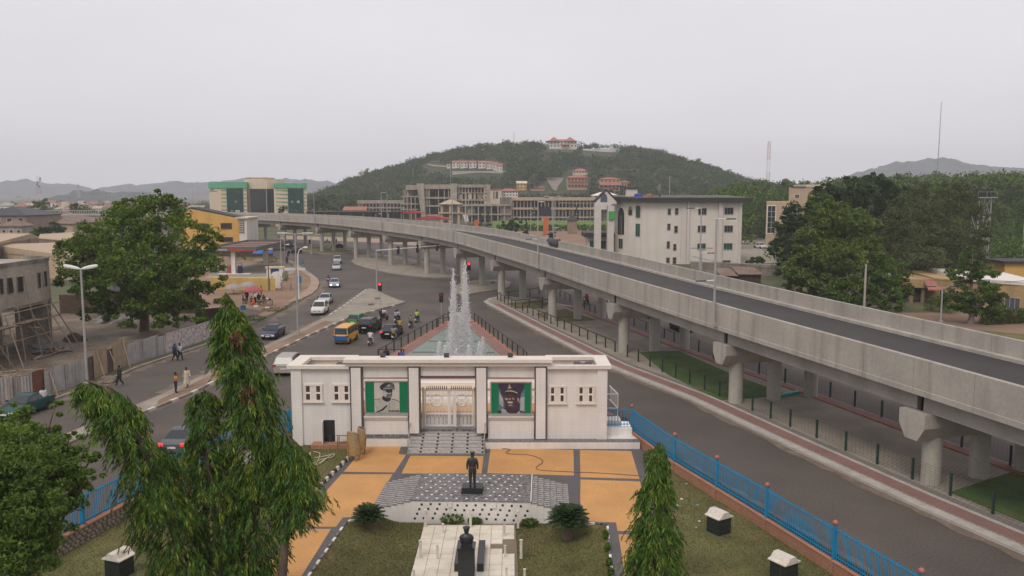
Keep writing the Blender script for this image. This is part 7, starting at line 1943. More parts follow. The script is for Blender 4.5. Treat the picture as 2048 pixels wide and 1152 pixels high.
hhouse('round fronted bungalow with a salmon roof halfway up the hill',1146,1175,337,342,348,'cream','red_roof',nwin=5)
t=hhouse('terracotta house with scalloped eaves, larger of the two terracotta villas',1135,1176,350,354,378,'peach_wall','terracotta',nwin=6,rows=2)
hh_=t.location
for k,(py0,py1)in enumerate(((355.5,357.5),(362,364),(368,370.5))):
 Y=hh_.y-.6-.4*k;m=MB();x0,x1=D(1135,360,Y).x,D(1176,360,Y).x;z0,z1=D(1150,py1,Y).z,D(1150,py0,Y).z
 nn=12
 for j in range(nn):xa=x0+(x1-x0)*j/nn;xb=x0+(x1-x0)*(j+1)/nn;m.xprism([(xa,z0),((xa+xb)/2,z0+.5),(xb,z0),(xb,z1),((xa+xb)/2,z1+.5),(xa,z1)],Y-.3,Y+.5)
 m.build('scalloped_eave','terracotta'if k!=1 else 'red_roof',t)
t=hhouse('terracotta house with arched dormers, smaller of the two terracotta villas',1200,1240,354.5,358,379,'peach_wall','terracotta',nwin=5,rows=2)
Y=t.location.y-.6;m=MB();x0,x1=D(1199,360,Y).x,D(1242,360,Y).x
m.add([(x0,Y-1.6,D(1220,370,Y).z),(x1,Y-1.6,D(1220,370,Y).z),(x1,Y+.4,D(1220,363.5,Y).z),(x0,Y+.4,D(1220,363.5,Y).z),(x0,Y-1.6,D(1220,370,Y).z-.3),(x1,Y-1.6,D(1220,370,Y).z-.3),(x1,Y+.4,D(1220,363.5,Y).z-.3),(x0,Y+.4,D(1220,363.5,Y).z-.3)],[(0,1,2,3),(7,6,5,4),(0,4,5,1),(1,5,6,2),(2,6,7,3),(3,7,4,0)]);m.build('lower_roof','red_roof',t)
hhouse('low terracotta wing right of the smaller villa',1242,1260,361,364,374,'peach_wall','terracotta',nwin=3)
hhouse('orange gabled house left on the lower hill',1033,1053,362.5,367,379,'yellow_wall','cream',nwin=3,rows=2,kind='gable')
hhouse('long low house with a salmon roof on the lower hill',1060,1090,372,375.5,379.5,'peach_wall','red_roof',nwin=5)
hhouse('small white hut alone in the trees of the hill',1067,1076,348.5,349.5,353.5,'plaster_white','plaster_white',nwin=1,kind='flat');hhouse('white domed hut beside the mast on the hill',1025,1034,322.5,324,327.5,'plaster_white','plaster_white',nwin=1)
q=[hill_hit(*p)for p in((1090,356),(1128,357),(1118,372),(1112,384),(1104,378))]
q=[Vector((p.x,p.y,p.z+.5))for p in q if p]
MB().add(q,[tuple(range(len(q)))]).build('hill_road','concrete_dirty',kind='structure')
g2=random.Random(9)
TP=sorted(g2.uniform(-5,415)for i in range(34))
ORD=[str(i+1)+('th'if 10<i+1<14 else{1:'st',2:'nd',3:'rd'}.get((i+1)%10,'th'))for i in range(40)]
for i in range(34):
 px=TP[i];Y=g2.uniform(480,1000);py_b=576-1700*math.tan(PITCH-math.atan(CAM_H/Y));w_=g2.uniform(10,22)*500/Y;h_=g2.uniform(5,8)*1700/Y
 wm_,rm_=g2.choice(['office_white','beige_wall','cream','brown_wall']),g2.choice(['roof_rust','roof_beige','red_roof','frame_grey'])
 house('tiny far town house with %s walls and %s roof, %s from the left'%({'office_white':'white','beige_wall':'beige','cream':'cream','brown_wall':'brown'}[wm_],{'roof_rust':'rust brown','roof_beige':'tan','red_roof':'red','frame_grey':'grey'}[rm_],ORD[i]),px,px+w_*1.3,py_b-h_*1.3,py_b-h_,py_b,Y,wm_,rm_,group='houses of the far town',nwin=2,zb=0,kind='gable'if i%2 else 'hip')
pts=[]
for i in range(240):px=g2.uniform(-380,700);Y=g2.uniform(460,1100);pts.append((D(px,400,Y).x,Y,0,g2.uniform(3,6),g2.uniform(4,8)))
wood_mass('woodland','hazy scattered trees of the far town on the left',pts,'leaf_mid',120,1.3,5)
pts=[]
for i in range(120):px=g2.uniform(-300,480);Y=g2.uniform(190,330);pts.append((D(px,400,Y).x,Y,0,g2.uniform(1.5,3),g2.uniform(2,3.6)))
wood_mass('undergrowth','low greenery between the warehouses on the left',pts,'leaf_mid',110,.6,5)
pts=[]
for i in range(180):px=g2.uniform(995,1215);Y=g2.uniform(364,377);pts.append((D(px,450,Y).x,Y,0,g2.uniform(1,1.8),g2.uniform(1.6,2.9)))
wood_mass('planting','low green planting in front of the lime green wall',pts,'leaf_mid',90,.5,5)
# ====== vehicles (forward is local +y)
KIND={'sedan':dict(st=[(2.32,.36,.56,.66),(2.2,.24,.7,.8),(1.7,.2,.84,.87),(.95,.2,.94,.9),(0,.2,.96,.9),(-1.2,.2,.98,.9),(-1.65,.2,1.0,.88),(-2.15,.26,.97,.83),(-2.32,.38,.82,.74)],gh=(1.0,.2,-.9,-1.68),zb=.95,zr=1.45,wb=.83,wr=.6,ax=(1.36,-1.32),r=.32,sw=2),'suv':dict(st=[(2.36,.48,.72,.7),(2.25,.34,.92,.84),(1.75,.3,1.03,.9),(1.0,.3,1.1,.93),(0,.3,1.12,.93),(-1.5,.3,1.14,.93),(-2.1,.34,1.14,.91),(-2.36,.46,1.02,.85)],gh=(1.1,.35,-1.75,-2.28),zb=1.1,zr=1.74,wb=.87,wr=.7,ax=(1.4,-1.4),r=.38,sw=3),'hatch':dict(st=[(2.0,.38,.6,.64),(1.88,.25,.78,.78),(1.4,.2,.9,.83),(.8,.2,.97,.85),(-.8,.2,1.0,.85),(-1.7,.24,1.0,.83),(-1.95,.36,.9,.76)],gh=(.95,.2,-1.35,-1.86),zb=.97,zr=1.55,wb=.8,wr=.63,ax=(1.25,-1.2),r=.31,sw=2),'minivan':dict(st=[(2.5,.4,.64,.7),(2.38,.27,.86,.86),(1.8,.22,.98,.93),(1.1,.22,1.06,.96),(-1.5,.22,1.1,.96),(-2.3,.27,1.1,.93),(-2.5,.4,1.0,.86)],gh=(1.45,.5,-2.0,-2.42),zb=1.07,zr=1.75,wb=.9,wr=.73,ax=(1.5,-1.5),r=.34,sw=3),'van':dict(st=[(2.1,.4,.8,.72),(2.02,.26,1.0,.8),(1.7,.22,1.08,.82),(-1.95,.22,1.08,.82),(-2.08,.28,1.05,.8),(-2.14,.4,.95,.76)],gh=(2.0,1.62,-1.95,-2.08),zb=1.07,zr=1.9,wb=.8,wr=.7,ax=(1.3,-1.3),r=.31,sw=3),'pickup':dict(st=[(2.5,.48,.74,.7),(2.4,.36,.94,.84),(1.9,.32,1.05,.88),(1.0,.32,1.1,.9),(-.2,.32,1.1,.9),(-2.4,.36,1.08,.9),(-2.5,.46,1.0,.86)],gh=(1.1,.45,-.75,-1.1),zb=1.08,zr=1.72,wb=.84,wr=.68,ax=(1.5,-1.5),r=.37,sw=2)}
_car={}
def car_parts(kind):
 if kind in _car:return _car[kind]
 d=KIND[kind];P=[]
 m=MB();k=12
 for(y,z0,z1,hw)in d['st']:
  zm=z0+(z1-z0)*.5
  half=[(hw*.86,z0),(hw*.98,z0+.1),(hw,zm),(hw*.985,z1-.14),(hw*.95,z1-.03),(hw*.86,z1)]
  for(x,z)in half:m.v.append((x,y,z))
  for(x,z)in half[::-1]:m.v.append((-x,y,z))
 n=len(d['st'])
 for i in range(n-1):
  for j in range(k):m.f.append((i*k+j,i*k+(j+1)%k,(i+1)*k+(j+1)%k,(i+1)*k+j));m.m.append(0)
 m.f.append(tuple(range(k-1,-1,-1)));m.m.append(0);m.f.append(tuple((n-1)*k+j for j in range(k)));m.m.append(0)
 y0,y1,y2,y3=d['gh'];zb,zr,wb,wr=d['zb']-.03,d['zr'],d['wb'],d['wr']
 prof=[(y0,zb,wb),(y1,zr-.05,wr),((y1*.7+y2*.3),zr,wr*.97),((y1*.25+y2*.75),zr,wr*.97),(y2,zr-.06,wr),(y3,zb,wb)]
 o=len(m.v)
 for(y,z,w_)in prof:m.v.extend([(w_,y,z),(-w_,y,z)])
 for i in range(5):m.f.append((o+2*i,o+2*i+2,o+2*i+3,o+2*i+1));m.m.append(0)
 m.f.append(tuple(o+2*i for i in range(5,-1,-1)));m.m.append(0);m.f.append(tuple(o+2*i+1 for i in range(6)));m.m.append(0)
 P.append(('body',m.mesh('body','car_white',32),None))
 def pane(nm,q,ins=.06,off=.008):
  q=[Vector(p)for p in q];c=sum(q,Vector())/4;nn=(q[1]-q[0]).cross(q[3]-q[0]).normalized()
  if nn.dot(c-Vector((0,c.y*.3,.8)))<0:nn=-nn
  mm=MB();a=[p+(c-p)*ins+nn*off for p in q];b_=[p+(c-p)*ins-nn*.01 for p in q]
  f=[(0,1,2,3)]
  mm.add(a+b_,[(0,1,2,3),(7,6,5,4),(0,4,5,1),(1,5,6,2),(2,6,7,3),(3,7,4,0)]);P.append((nm,mm.mesh(nm,'car_glass'),None))
 pane('windscreen',[(wb,y0,zb+.03),(-wb,y0,zb+.03),(-wr,y1,zr-.05),(wr,y1,zr-.05)],.08)
 pane('rear_window',[(wb,y3,zb+.05),(-wb,y3,zb+.05),(-wr,y2,zr-.06),(wr,y2,zr-.06)],.1)
 sw=d['sw']
 for s in(1,-1):
  a0=(y0-.12,y1-.06);a1=(y3+.12,y2+.06)
  for j in range(sw):
   f0,f1=j/sw,(j+1)/sw
   def pt(f,top):
    yb,yt=a0[0]+(a1[0]-a0[0])*f,a0[1]+(a1[1]-a0[1])*f
    return(s*(wr+.012),yt,zr-.11)if top else(s*(wb+.002),yb,zb+.05)
   pane('side_window',[pt(f0,0),pt(f1,0),pt(f1,1),pt(f0,1)],.07,.01)
 r=d['r']
 ty=MB().lathe([(r*.62,-.1),(r*.93,-.1),(r,-.06),(r,.06),(r*.93,.1),(r*.62,.1)],(0,0,0),18,0,'x').mesh('wheel','tyre',40)
 rm=MB().lathe([(0,-.085),(r*.3,-.095),(r*.62,-.075),(r*.64,-.04),(r*.64,.04),(r*.62,.075),(r*.3,.095),(0,.085)],(0,0,0),14,0,'x').mesh('rim','rim',40)
 for y in d['ax']:
  st=d['st'];hw=float(np.interp(-y,[-q[0]for q in st],[q[3]for q in st]))
  for s in(1,-1):P.append(('wheel',ty,(s*(hw-.075),y,r)));P.append(('>rim',rm,(s*(hw-.075),y,r)))
  mm=MB()
  for s in(1,-1):mm.lathe([(0,s*(hw-.2)),(r*1.17,s*(hw-.2)),(r*1.17,s*(hw+.004)),(0,s*(hw+.004))],(0,y,r*1.02),16,0,'x')
  P.append(('wheel_arch',mm.mesh('wheel_arch','bumper'),(0,0,0)))
 f,b_=d['st'][1],d['st'][-2]
 ff,bb_=d['st'][0],d['st'][-1]
 lh=MB().box((0,0,0),(.34,.14,.17)).mesh('headlight','lamp_clear');tl=MB().box((0,0,0),(.3,.14,.2)).mesh('tail_light','lamp_tail')
 for s in(1,-1):
  P.append(('headlight',lh,(s*(ff[3]-.1),ff[0]-.05,ff[2]-.02)));P.append(('tail_light',tl,(s*(bb_[3]-.06),bb_[0]+.07,bb_[2]-.02)))
  P.append(('side_mirror',MB().box((0,0,0),(.2,.1,.14)).mesh('side_mirror','bumper'),(s*(wb+.14),y0-.35,zb+.12)))
 P.append(('number_plate',MB().box((0,0,0),(.5,.02,.13)).mesh('number_plate','plate'),(0,bb_[0]-.015,(bb_[1]+bb_[2])/2+.02)))
 P.append(('number_plate',MB().box((0,0,0),(.5,.02,.13)).mesh('number_plate','plate'),(0,ff[0]+.015,ff[1]+.1)))
 P.append(('grille',MB().box((0,0,0),(.8,.03,.12)).mesh('grille','bumper'),(0,ff[0]+.005,ff[2]-.1)))
 P.append(('bumper',MB().box((0,0,0),(2*ff[3]-.1,.1,.13)).mesh('bumper','bumper'),(0,ff[0]-.03,ff[1]+.02)))
 P.append(('bumper',MB().box((0,0,0),(2*bb_[3]-.1,.1,.13)).mesh('bumper','bumper'),(0,bb_[0]+.03,bb_[1]+.02)))
 _car[kind]=P;return P
def head(px0,py0,px1,py1):
 a,b=G(px0,py0),G(px1,py1);d=b-a;return math.atan2(-d.x,d.y)
def car(kind,colour,label,px,py,rz,z=0.,lights=None,brake=False,two=None,cat='car',name=None,sc=1.):
 p=G(px,py,z)
 root=thing(name or{'suv':'parked_car'if 0 else 'car','van':'minibus','pickup':'pickup_truck'}.get(kind,'car'),label,cat,p,rz);root.scale=(sc,)*3
 last=None
 for(nm,me,loc)in car_parts(kind):
  if nm=='>rim':o=inst(me,'rim',last,(0,0,0));continue
  o=inst(me,nm,root,loc or(0,0,0));last=o
  if nm in('body','bumper')and not(nm=='bumper'and kind in('van','pickup')):
   o.material_slots[0].link='OBJECT';o.material_slots[0].material=MAT('car_'+(two if(nm=='bumper'and two)else colour))
  if nm=='headlight'and lights:o.material_slots[0].link='OBJECT';o.material_slots[0].material=MAT('lamp_on')
  if nm=='tail_light'and brake:o.material_slots[0].link='OBJECT';o.material_slots[0].material=MAT('lamp_brake')
 if two=='vanblue':
  d=KIND[kind];st=d['st'][-2]
  MB().box((0,d['st'][-1][0]-.0,.72),(1.5,.06,.5)).build('tailgate','car_vanblue',root,world=False)
  b=MB();b.box((0,d['gh'][3]+.035,1.0),(1.5,.03,.1));b.build('yellow_band','car_yellow',root,world=False)
  MB().box((0,d['gh'][3]-.02,1.72),(1.3,.05,.2),0,0,('X',.12)).build('rear_header','car_vanblue',root,world=False)
 return root
hU=head(693,690,790,655)
car('van','yellow','yellow minibus with a blue tailgate waiting at the lights',693,683,head(685,690,760,645),two='vanblue',cat='minibus')
car('hatch','green','green hatchback waiting between the median and the black four wheel drive',716,650,head(700,660,790,620))
car('suv','black','black four wheel drive car waiting beside the green hatchback',740,662,head(735,668,815,625))
car('sedan','black','black saloon with red brake lights waiting beside the motorcycles',784,672,head(780,680,850,630),brake=True)
car('suv','white','white four wheel drive car coming towards us on the left carriageway',640,627,head(680,590,620,640))
car('sedan','silver','silver saloon right behind the white four wheel drive car',651,606,head(680,580,636,620))
car('sedan','bluegrey','blue grey saloon with headlights on in the bend',669,573,head(673,545,668,585),lights=True)
car('sedan','silver','bright silver saloon leading the pair below the flyover',673,539,head(676,520,672,548))
car('suv','silver','silver estate car right behind the bright silver saloon',675,526,head(680,512,672,535))
car('sedan','navy','dark blue saloon driving down the left carriageway',547,674,head(600,640,500,700))
car('minivan','gold','gold people carrier passing behind the left wing of the gatehouse',580,742,head(560,770,640,700))
car('sedan','grey','dark grey saloon glimpsed between the bent tree and the tallest ashoka',372,893,head(340,930,440,850),brake=True)
car('sedan','darkgreen','dark green saloon parked by the hoarding at the left edge',52,826,head(100,800,0,836))
car('sedan','black','dark saloon passing behind the third pier on the second road',1362,660,head(1340,650,1420,690))
car('sedan','black','dark saloon mostly hidden behind the third pier cap',1303,634,head(1280,622,1350,660));car('sedan','navy','dark car half hidden behind the fourth pier cap',1217,605,head(1200,596,1260,624))
car('van','white','white van parked in the car park beside the white office',1490,488,R(170),cat='van',name='van',sc=1.12)
car('pickup','white','white pickup parked behind the van in the car park',1520,497,R(195),cat='pickup truck');car('suv','black','black four wheel drive car parked under the dark round tree',1545,501,R(160))
car('sedan','grey','grey car at the far left end of the junction under the flyover',556,501,R(75));car('hatch','black','dark car waiting beside the far left island under the flyover',590,507,R(100));car('sedan','black','dark car standing behind the columns of the far left piers',678,497,R(90));car('hatch','darkgreen','dark hatchback behind the grey car under the flyover end',530,497,R(80))
car('sedan','black','dark car on the forecourt left of the white gatepost',572,496,R(95))
# ------ motorcycles
_moto={}
def moto(label,px,py,rz,tank='cloth_red',z=0.):
 root=thing('motorcycle',label,'motorcycle',G(px,py,z),rz)
 if not _moto:
  r=.3
  _moto['wheel']=MB().lathe([(r*.7,-.045),(r*.95,-.05),(r,0),(r*.95,.05),(r*.7,.045)],(0,0,0),18,0,'x').mesh('wheel','tyre',60)
  _moto['rim']=MB().lathe([(0,-.05),(.06,-.05),(.07,-.012),(r*.7,-.02),(r*.72,0),(r*.7,.02),(.07,.012),(.06,.05),(0,.05)],(0,0,0),14,0,'x').mesh('rim','rim')
  m=MB();m.tube([(0,.62,.3),(0,.45,.75),(0,.38,.98)],.03,6).tube([(0,.4,.85),(0,.1,.72),(0,-.4,.7),(0,-.62,.62)],.035,6).tube([(0,.3,.75),(0,.12,.35),(0,-.2,.33),(0,-.6,.3)],.03,6).tube([(.1,-.6,.3),(.12,-.45,.68)],.025,6).tube([(-.1,-.6,.3),(-.12,-.45,.68)],.025,6);_moto['frame']=m.mesh('frame','bumper',60)
  m=MB();m.ball((0,.18,.82),.17,10,6,0,(.75,1.5,.8));_moto['tank']=m.mesh('fuel_tank','cloth_red',60)
  m=MB();m.prism([(-.12,-.02),(.12,-.02),(.14,-.4),(.11,-.72),(-.11,-.72),(-.14,-.4)],.74,.84);_moto['seat']=m.mesh('seat','tyre')
  m=MB();m.box((0,.05,.42),(.26,.36,.3)).tube([(.12,.1,.3),(.15,-.3,.3),(.16,-.8,.38)],.045,7);_moto['engine']=m.mesh('engine','chrome',60)
  m=MB();m.tube([(-.36,.3,1.05),(-.12,.4,1.0),(.12,.4,1.0),(.36,.3,1.05)],.018,6);_moto['bar']=m.mesh('handlebar','chrome')
  _moto['lamp']=MB().lathe([(0,0),(.09,.0),(.1,-.06),(.04,-.14),(0,-.15)],(0,.5,.92),12,0,'y').mesh('headlight','lamp_clear')
  m=MB();m.tube([(0,-.4,.66),(0,-.75,.64),(0,-.93,.45)],.07,6);_moto['guard']=m.mesh('mudguard','bumper',60)
  _moto['plate']=MB().box((0,-.97,.52),(.2,.02,.16)).mesh('number_plate','plate')
 for y in(.64,-.62):w_=inst(_moto['wheel'],'wheel',root,(0,y,.3));inst(_moto['rim'],'rim',w_)
 for k,nm in(('frame','frame'),('tank','fuel_tank'),('seat','seat'),('engine','engine'),('bar','handlebar'),('lamp','headlight'),('guard','mudguard'),('plate','number_plate')):
  o=inst(_moto[k],nm,root)
  if k=='tank':o.material_slots[0].link='OBJECT';o.material_slots[0].material=MAT(tank)
 return root
def ridden(what,px,py,rz,riders,tank='cloth_red',z=0.):
 m=moto('motorcycle %s'%what,px,py,rz,tank,z);f=Vector((-math.sin(rz),math.cos(rz),0));b=G(px,py,z)
 for i,(top,bot,lab,kw)in enumerate(riders):
  p=b+f*(.0-.1 if i==0 else-.5);p.z=z
  person(lab,p,rz,top,bot,'ride'if i==0 else 'pillion',**kw)
RZ=head(790,680,850,635)
ridden('carrying a rider in white robes behind the yellow minibus',741,690,head(735,700,790,655),[('white','white','person in flowing white robes riding alone behind the minibus',dict(hand='skin',robe=None))])
ridden('in front of the court railing with the khaki and blue pair',789,680,RZ,[('skyblue','denim','person in light blue driving a motorcycle close to the court railing',{}),('khaki','khaki','person in a khaki shirt riding pillion close to the court railing',{})])
ridden('with the rider in mustard yellow',800,664,RZ,[('mustard','mustard','person in mustard yellow clothes riding beside the black saloon',{})],'cloth_black')
ridden('with two riders and a blue backpack near the median tip',768,641,head(760,645,830,630),[('white','brown','person in a white shirt riding near the median tip',dict(cap='cloth_red')),('white','black','person riding pillion with a blue backpack near the median tip',dict(bag='navy'))])
ridden('with two riders in pale shirts right of the backpack pair',795,645,head(790,650,850,625),[('white','black','person in a pale shirt driving right of the backpack pair',{}),('check','black','person in a checked shirt riding pillion right of the backpack pair',{})])
ridden('with the rider in a lime vest by the court railing',834,645,RZ,[('lime','denim','person in a lime green vest riding at the head of the queue',{})],'cloth_navy')
ridden('with the rider in a yellow helmet next to the railing',822,655,RZ,[('grey','khaki','person in grey with a yellow helmet riding by the railing',dict(cap='cloth_mustard'))],'cloth_black')
ridden('with the rider in purple coming round the bend',657,568,head(660,550,654,585),[('purple','purple','person in purple riding towards us round the bend',{})])
ridden('with two riders in dark red on the second road',1172,611,R(150),[('red','black','person in dark red driving on the second road behind the flyover',{}),('red','black','person in dark red riding pillion on the second road',{})])
ridden('half hidden by the tallest ashoka tree on the left carriageway',437,715,R(130),[('grey','black','person riding half hidden behind the tallest ashoka tree',{})])
ridden('in the distance below the far piers',655,487,R(80),[('blue','navy','person in blue riding in the distance below the far piers',{})])
# ------ people on foot
person('person in an orange shirt and dark trousers standing on the median',G(352,786,.14),R(-75),'orange','navy','phone')
person('person in a long cream robe standing on the median',G(374,775,.14),R(-150),'cream','cream','walk',robe='cream')
person('person in dark clothes walking along the left pavement',G(240,771,.06),R(150),'black','black','walk')
person('person in a checked shirt walking up the left road, right of a pair',G(360,721,0),R(-20),'check','navy','walk');person('person in a dark shirt walking up the left road, left of a pair',G(350,722,0),R(-25),'navy','black','walk')
person('person in a white shirt behind the dark green saloon',G(88,818,.06),R(60),'white','brown')
person('person in black standing in the fountain court behind the gatehouse',G(773,731,.17),R(20),'black','black');person('person in blue walking in the fountain court',G(803,735,.23),R(-160),'blue','navy','walk',hair=True)
gz_=.07
seats=[((486,607),'navy','brown','sit','person in navy sitting left of the red umbrella group, outermost'),((494,604),'red','black','stand','person in dark red standing behind the sitters by the red umbrella'),((503,609),'brown','black','sit','person in brown sitting near the orange chair'),((511,606),'white','black','stand','person in white standing near the orange chair'),((518,609),'black','black','stand','person in black standing under the edge of the red umbrella'),((528,606),'navy','black','sit','person in navy sitting under the red umbrella')]
for q,a,b_,po,lab in seats:person(lab,G(*q,gz_),R(random.uniform(-180,180)),a,b_,po)
for q in((488,608),(503.5,610),(529,607)):
 c=G(*q,gz_);t=thing('stool','low wooden stool under the %s by the red umbrella'%{488:'outermost sitter in navy',503.5:'sitter in brown',529:'sitter in navy'}[q[0]],'stool',c,0,'stools by the red umbrella');MB().bx(-.2,-.2,.32,.2,.2,.4).build('seat','wood',t,world=False)
 for sx in(-.16,.16):
  for sy in(-.16,.16):MB().bx(sx-.03,sy-.03,0,sx+.03,sy+.03,.32).build('leg','wood',t,world=False)
person('person in dark red standing right of the red umbrella',G(523,593,gz_),R(100),'red','red','stand')
person('person in dark clothes near the far piers of the flyover',G(673,487,.1),R(90),'navy','navy','walk');person('person in blue near the far left island',G(664,500,.1),R(40),'blue','navy','stand');person('person in grey by the pumps of the filling station',G(479,546,.1),R(200),'grey','navy','stand');person('person in red at the corner of the left pavement',G(574,527,.1),R(40),'red','black','stand')
t=thing('chair','orange plastic chair among the group by the red umbrella','chair',G(504.5,612,gz_),R(150))
MB().bx(-.25,-.25,.4,.25,.25,.45).build('seat','board_orange',t,world=False);MB().box((0,-.24,.7),(.5,.05,.5)).build('backrest','board_orange',t,world=False)
for sx in(-.22,.22):
 for sy in(-.22,.22):MB().bx(sx-.03,sy-.03,0,sx+.03,sy+.03,.4).build('leg','board_orange',t,world=False)
t=thing('stall_table','vendor table with bundles under the red umbrella','table',G(531,611,gz_),0);MB().bx(-1.0,-.5,.72,1.0,.5,.78).build('tabletop','wood',t,world=False)
for sx in(-.9,.9):
 for sy in(-.4,.4):MB().bx(sx-.04,sy-.04,0,sx+.04,sy+.04,.72).build('leg','wood',t,world=False)
for k,(x,y,m_)in enumerate(((-.6,.1,'cloth_khaki'),(-.1,-.15,'leaf_hedge'),(.3,.1,'cloth_white'),(.7,-.1,'tank_black'))):
 o=MB().ball((0,0,.16),.2,9,6,0,(1,1,.8)).build('bundle',m_,label=['khaki cloth','green leafy','white cloth','black plastic'][k]+' bundle on the vendor table under the red umbrella',cat='bundle');o.location=t.location+Vector((x,y,.78))
 # ====== lamps, signals, signs
def lamp_flyover(label,u,side,toward=1,h=8.3):
 p,t,n=flyf(u);b=p+n*(side*5.3);b.z=p.z-1.75
 r=thing('street_lamp',label,'street lamp',b,0,'twin arm lamps along the flyover')
 def L3(a,y,z):return tuple(b+t*a+n*y+Vector((0,0,z)))
 MB().tube([L3(0,0,0),L3(0,0,h)],[.1,.065],8).build('pole','galv',r,60)
 MB().box(L3(0,-side*.1,.1),(.3,.3,.25),math.atan2(t.y,t.x)).build('bracket','concrete',r)
 s=-side
 for z,sg,ln in((h-.02,1,1.5),(h*.43,-1,1.45)):
  d=n*(s*sg)
  q0=b+Vector((0,0,z));q1=q0+d*ln*.55
  if z<h-1:MB().tube([q0+Vector((0,0,-.4)),q0+d*.5+Vector((0,0,-.02))],.025,5).build('stay','galv',r)
  MB().tube([q0,q1],.045,6).build('arm','lamp_white',r)
  c=q0+d*(ln*.55+.4);MB().box(c,(.8,.26,.09),math.atan2(d.y,d.x)).build('lamp_head','lamp_dark',r)
names=['second','fourth','sixth','eighth','tenth']
for k,i in enumerate((4,6,8,10,12)):lamp_flyover('grey twin arm lamp on the near parapet, %s of the near row'%['nearest','second','third','fourth','farthest'][k],i+.02,-1)
for k,i in enumerate((5,7,9,11)):lamp_flyover('grey twin arm lamp on the far parapet, %s of the far row'%['nearest','second','third','farthest'][k],i+.02,1)
def lamp_wing(label,px,py,ptop,w_=1.5,rz=0,style='wing'):
 b=G(px,py);zt_=D(px,ptop,b.y).z
 r=thing('street_lamp',label,'street lamp',b,rz)
 MB().tube([(0,0,0),(0,0,zt_)],[.13,.08],8).build('pole','galv',r,60,world=False);MB().box((0,0,.25),(.4,.4,.5)).build('base','concrete',r,world=False)
 for s in(-1,1):
  if style=='wing':
   o=MB().lathe([(.03,0),(.13,.3),(.17,.9),(.14,1.35),(.02,1.5)],(0,0,0),10,0,'x',.55,1).build('lamp_head','lamp_white',r,60,world=False);o.location=(0,0,zt_);o.rotation_euler=(0,-.2 if s>0 else.2,math.pi if s<0 else 0)
   if s<0:o.rotation_euler=(0,-.2,math.pi)
  else:
   MB().tube([(0,0,zt_-.1),(s*w_*.5,0,zt_+.05)],.04,6).build('arm','galv',r,world=False);MB().box((s*w_*.75,0,zt_+.06),(w_*.6,.24,.1)).build('lamp_head','lamp_white'if style=='white'else 'lamp_dark',r,world=False)
 return r
lamp_wing('tall lamp with two white wing heads in front of the big green tree',175,775,538)
lamp_wing('tall twin arm lamp on the median beside the dark blue saloon',596,672,467,1.9,style='white')
lamp_wing('twin arm lamp on the yard behind the far parapet at the right',1881,648,574,1.9,style='dark')
lamp_wing('twin arm lamp post right of the porch gable behind the flyover',1105,492,393,2.6,style='white');lamp_wing('lamp post on the yard left of the porch gable',1061,470,428,2.6,style='dark')
lamp_wing('lamp post under the flyover by the far left island',623,508,470,2.2,style='white')
lamp_wing('twin arm lamp post behind the far parapet of the office stretch',1402,560,497,2.0,style='dark')
b=G(598,598);r=thing('street_lamp','white curved single arm lamp on the left pavement','street lamp',b)
zt_=D(600,495,b.y).z;MB().tube([(0,0,0),(0,0,zt_*.85),(.25,0,zt_*.95),(.9,0,zt_*1.0)],[.11,.08,.07,.05],8).build('pole','lamp_white',r,60,world=False);MB().lathe([(.04,0),(.16,.2),(.18,.55),(.05,.75)],(.85,0,zt_*1.0),10,0,'x',.6,1).build('lamp_head','lamp_white',r,60,world=False)
for(px,py,w_,lab)in((46,394,380,'far curved lamp post left of the dark tree by the bridge'),(208,380,372,'far lamp post with a long curved arm above the big tree')):
 Y=372;zt_=D(px,py,Y).z;r=thing('street_lamp',lab,'street lamp',(D(px,py,Y).x,Y,0));MB().tube([(0,0,0),(0,0,zt_-1),(-1.2 if px<100 else-2,0,zt_)],.12,6).build('pole','galv',r,world=False);MB().box((-2 if px<100 else-3,0,zt_),(1.6,.4,.2)).build('lamp_head','lamp_dark',r,world=False)
for k,(px,top,lab)in enumerate(((58,392,'far twin lamp post at the left end of the bridge'),(133,388,'far twin lamp post over the bridge middle'),(218,383,'far twin lamp post right of the curved one'),(386,380,'far twin lamp post left of the green banded tower'))):
 Y=376;zt_=D(px,top,Y).z;r=thing('street_lamp',lab,'street lamp',(D(px,400,Y).x,Y,0));MB().tube([(0,0,0),(0,0,zt_)],.11,6).build('pole','galv',r,world=False);MB().box((-.9,0,zt_),(1.3,.3,.14)).box((.9,0,zt_),(1.3,.3,.14)).build('lamp_head','lamp_white',r,world=False)
def signal(label,px,py_top,py_bot,py_base,lit=True,back=False,group=None,base_px=None):
 b=G(base_px or px,py_base);z0,z1=D(px,py_bot,b.y).z,D(px,py_top,b.y).z;h=z1-z0;w_=h*.42
 r=thing('traffic_light',label,'traffic light',b)
 MB().tube([(0,0,0),(0,0,z0+.02)],.06,7).build('pole','galv',r,60,world=False)
 MB().bx(-w_/2,-.12,z0,w_/2,.16,z1).build('housing','signal_black',r,world=False)
 for k in range(3):
  z=z1-h*(.18+.32*k);m='signal_off'if(k or back)else('signal_red'if lit else 'signal_dim')
  MB().lathe([(0,-.15),(w_*.3,-.145),(w_*.36,-.125),(w_*.36,-.11)],(0,0,z),14,0,'y').build('lens',m,r,world=False)
  m_=MB();rr_=w_*.4
  m_.tube([(rr_*math.cos(q),-.2,z+rr_*math.sin(q))for q in[R(a)for a in range(20,161,20)]],.035,5);m_.build('visor','signal_black',r,world=False)
 return r
signal('traffic light with a red circle on a post on the median triangle',760.5,565,582,612)
signal('traffic light with a red signal under the flyover behind the fountain',938,524.5,541,571)
signal('dim traffic light seen turned aside left of the fountain jets',883,585.5,604.5,648,lit=False)
signal('dark traffic light by the far left island',582,487,498,517,back=True);signal('dark traffic light on the far island by the eleventh pier',620,479,488,507,back=True)
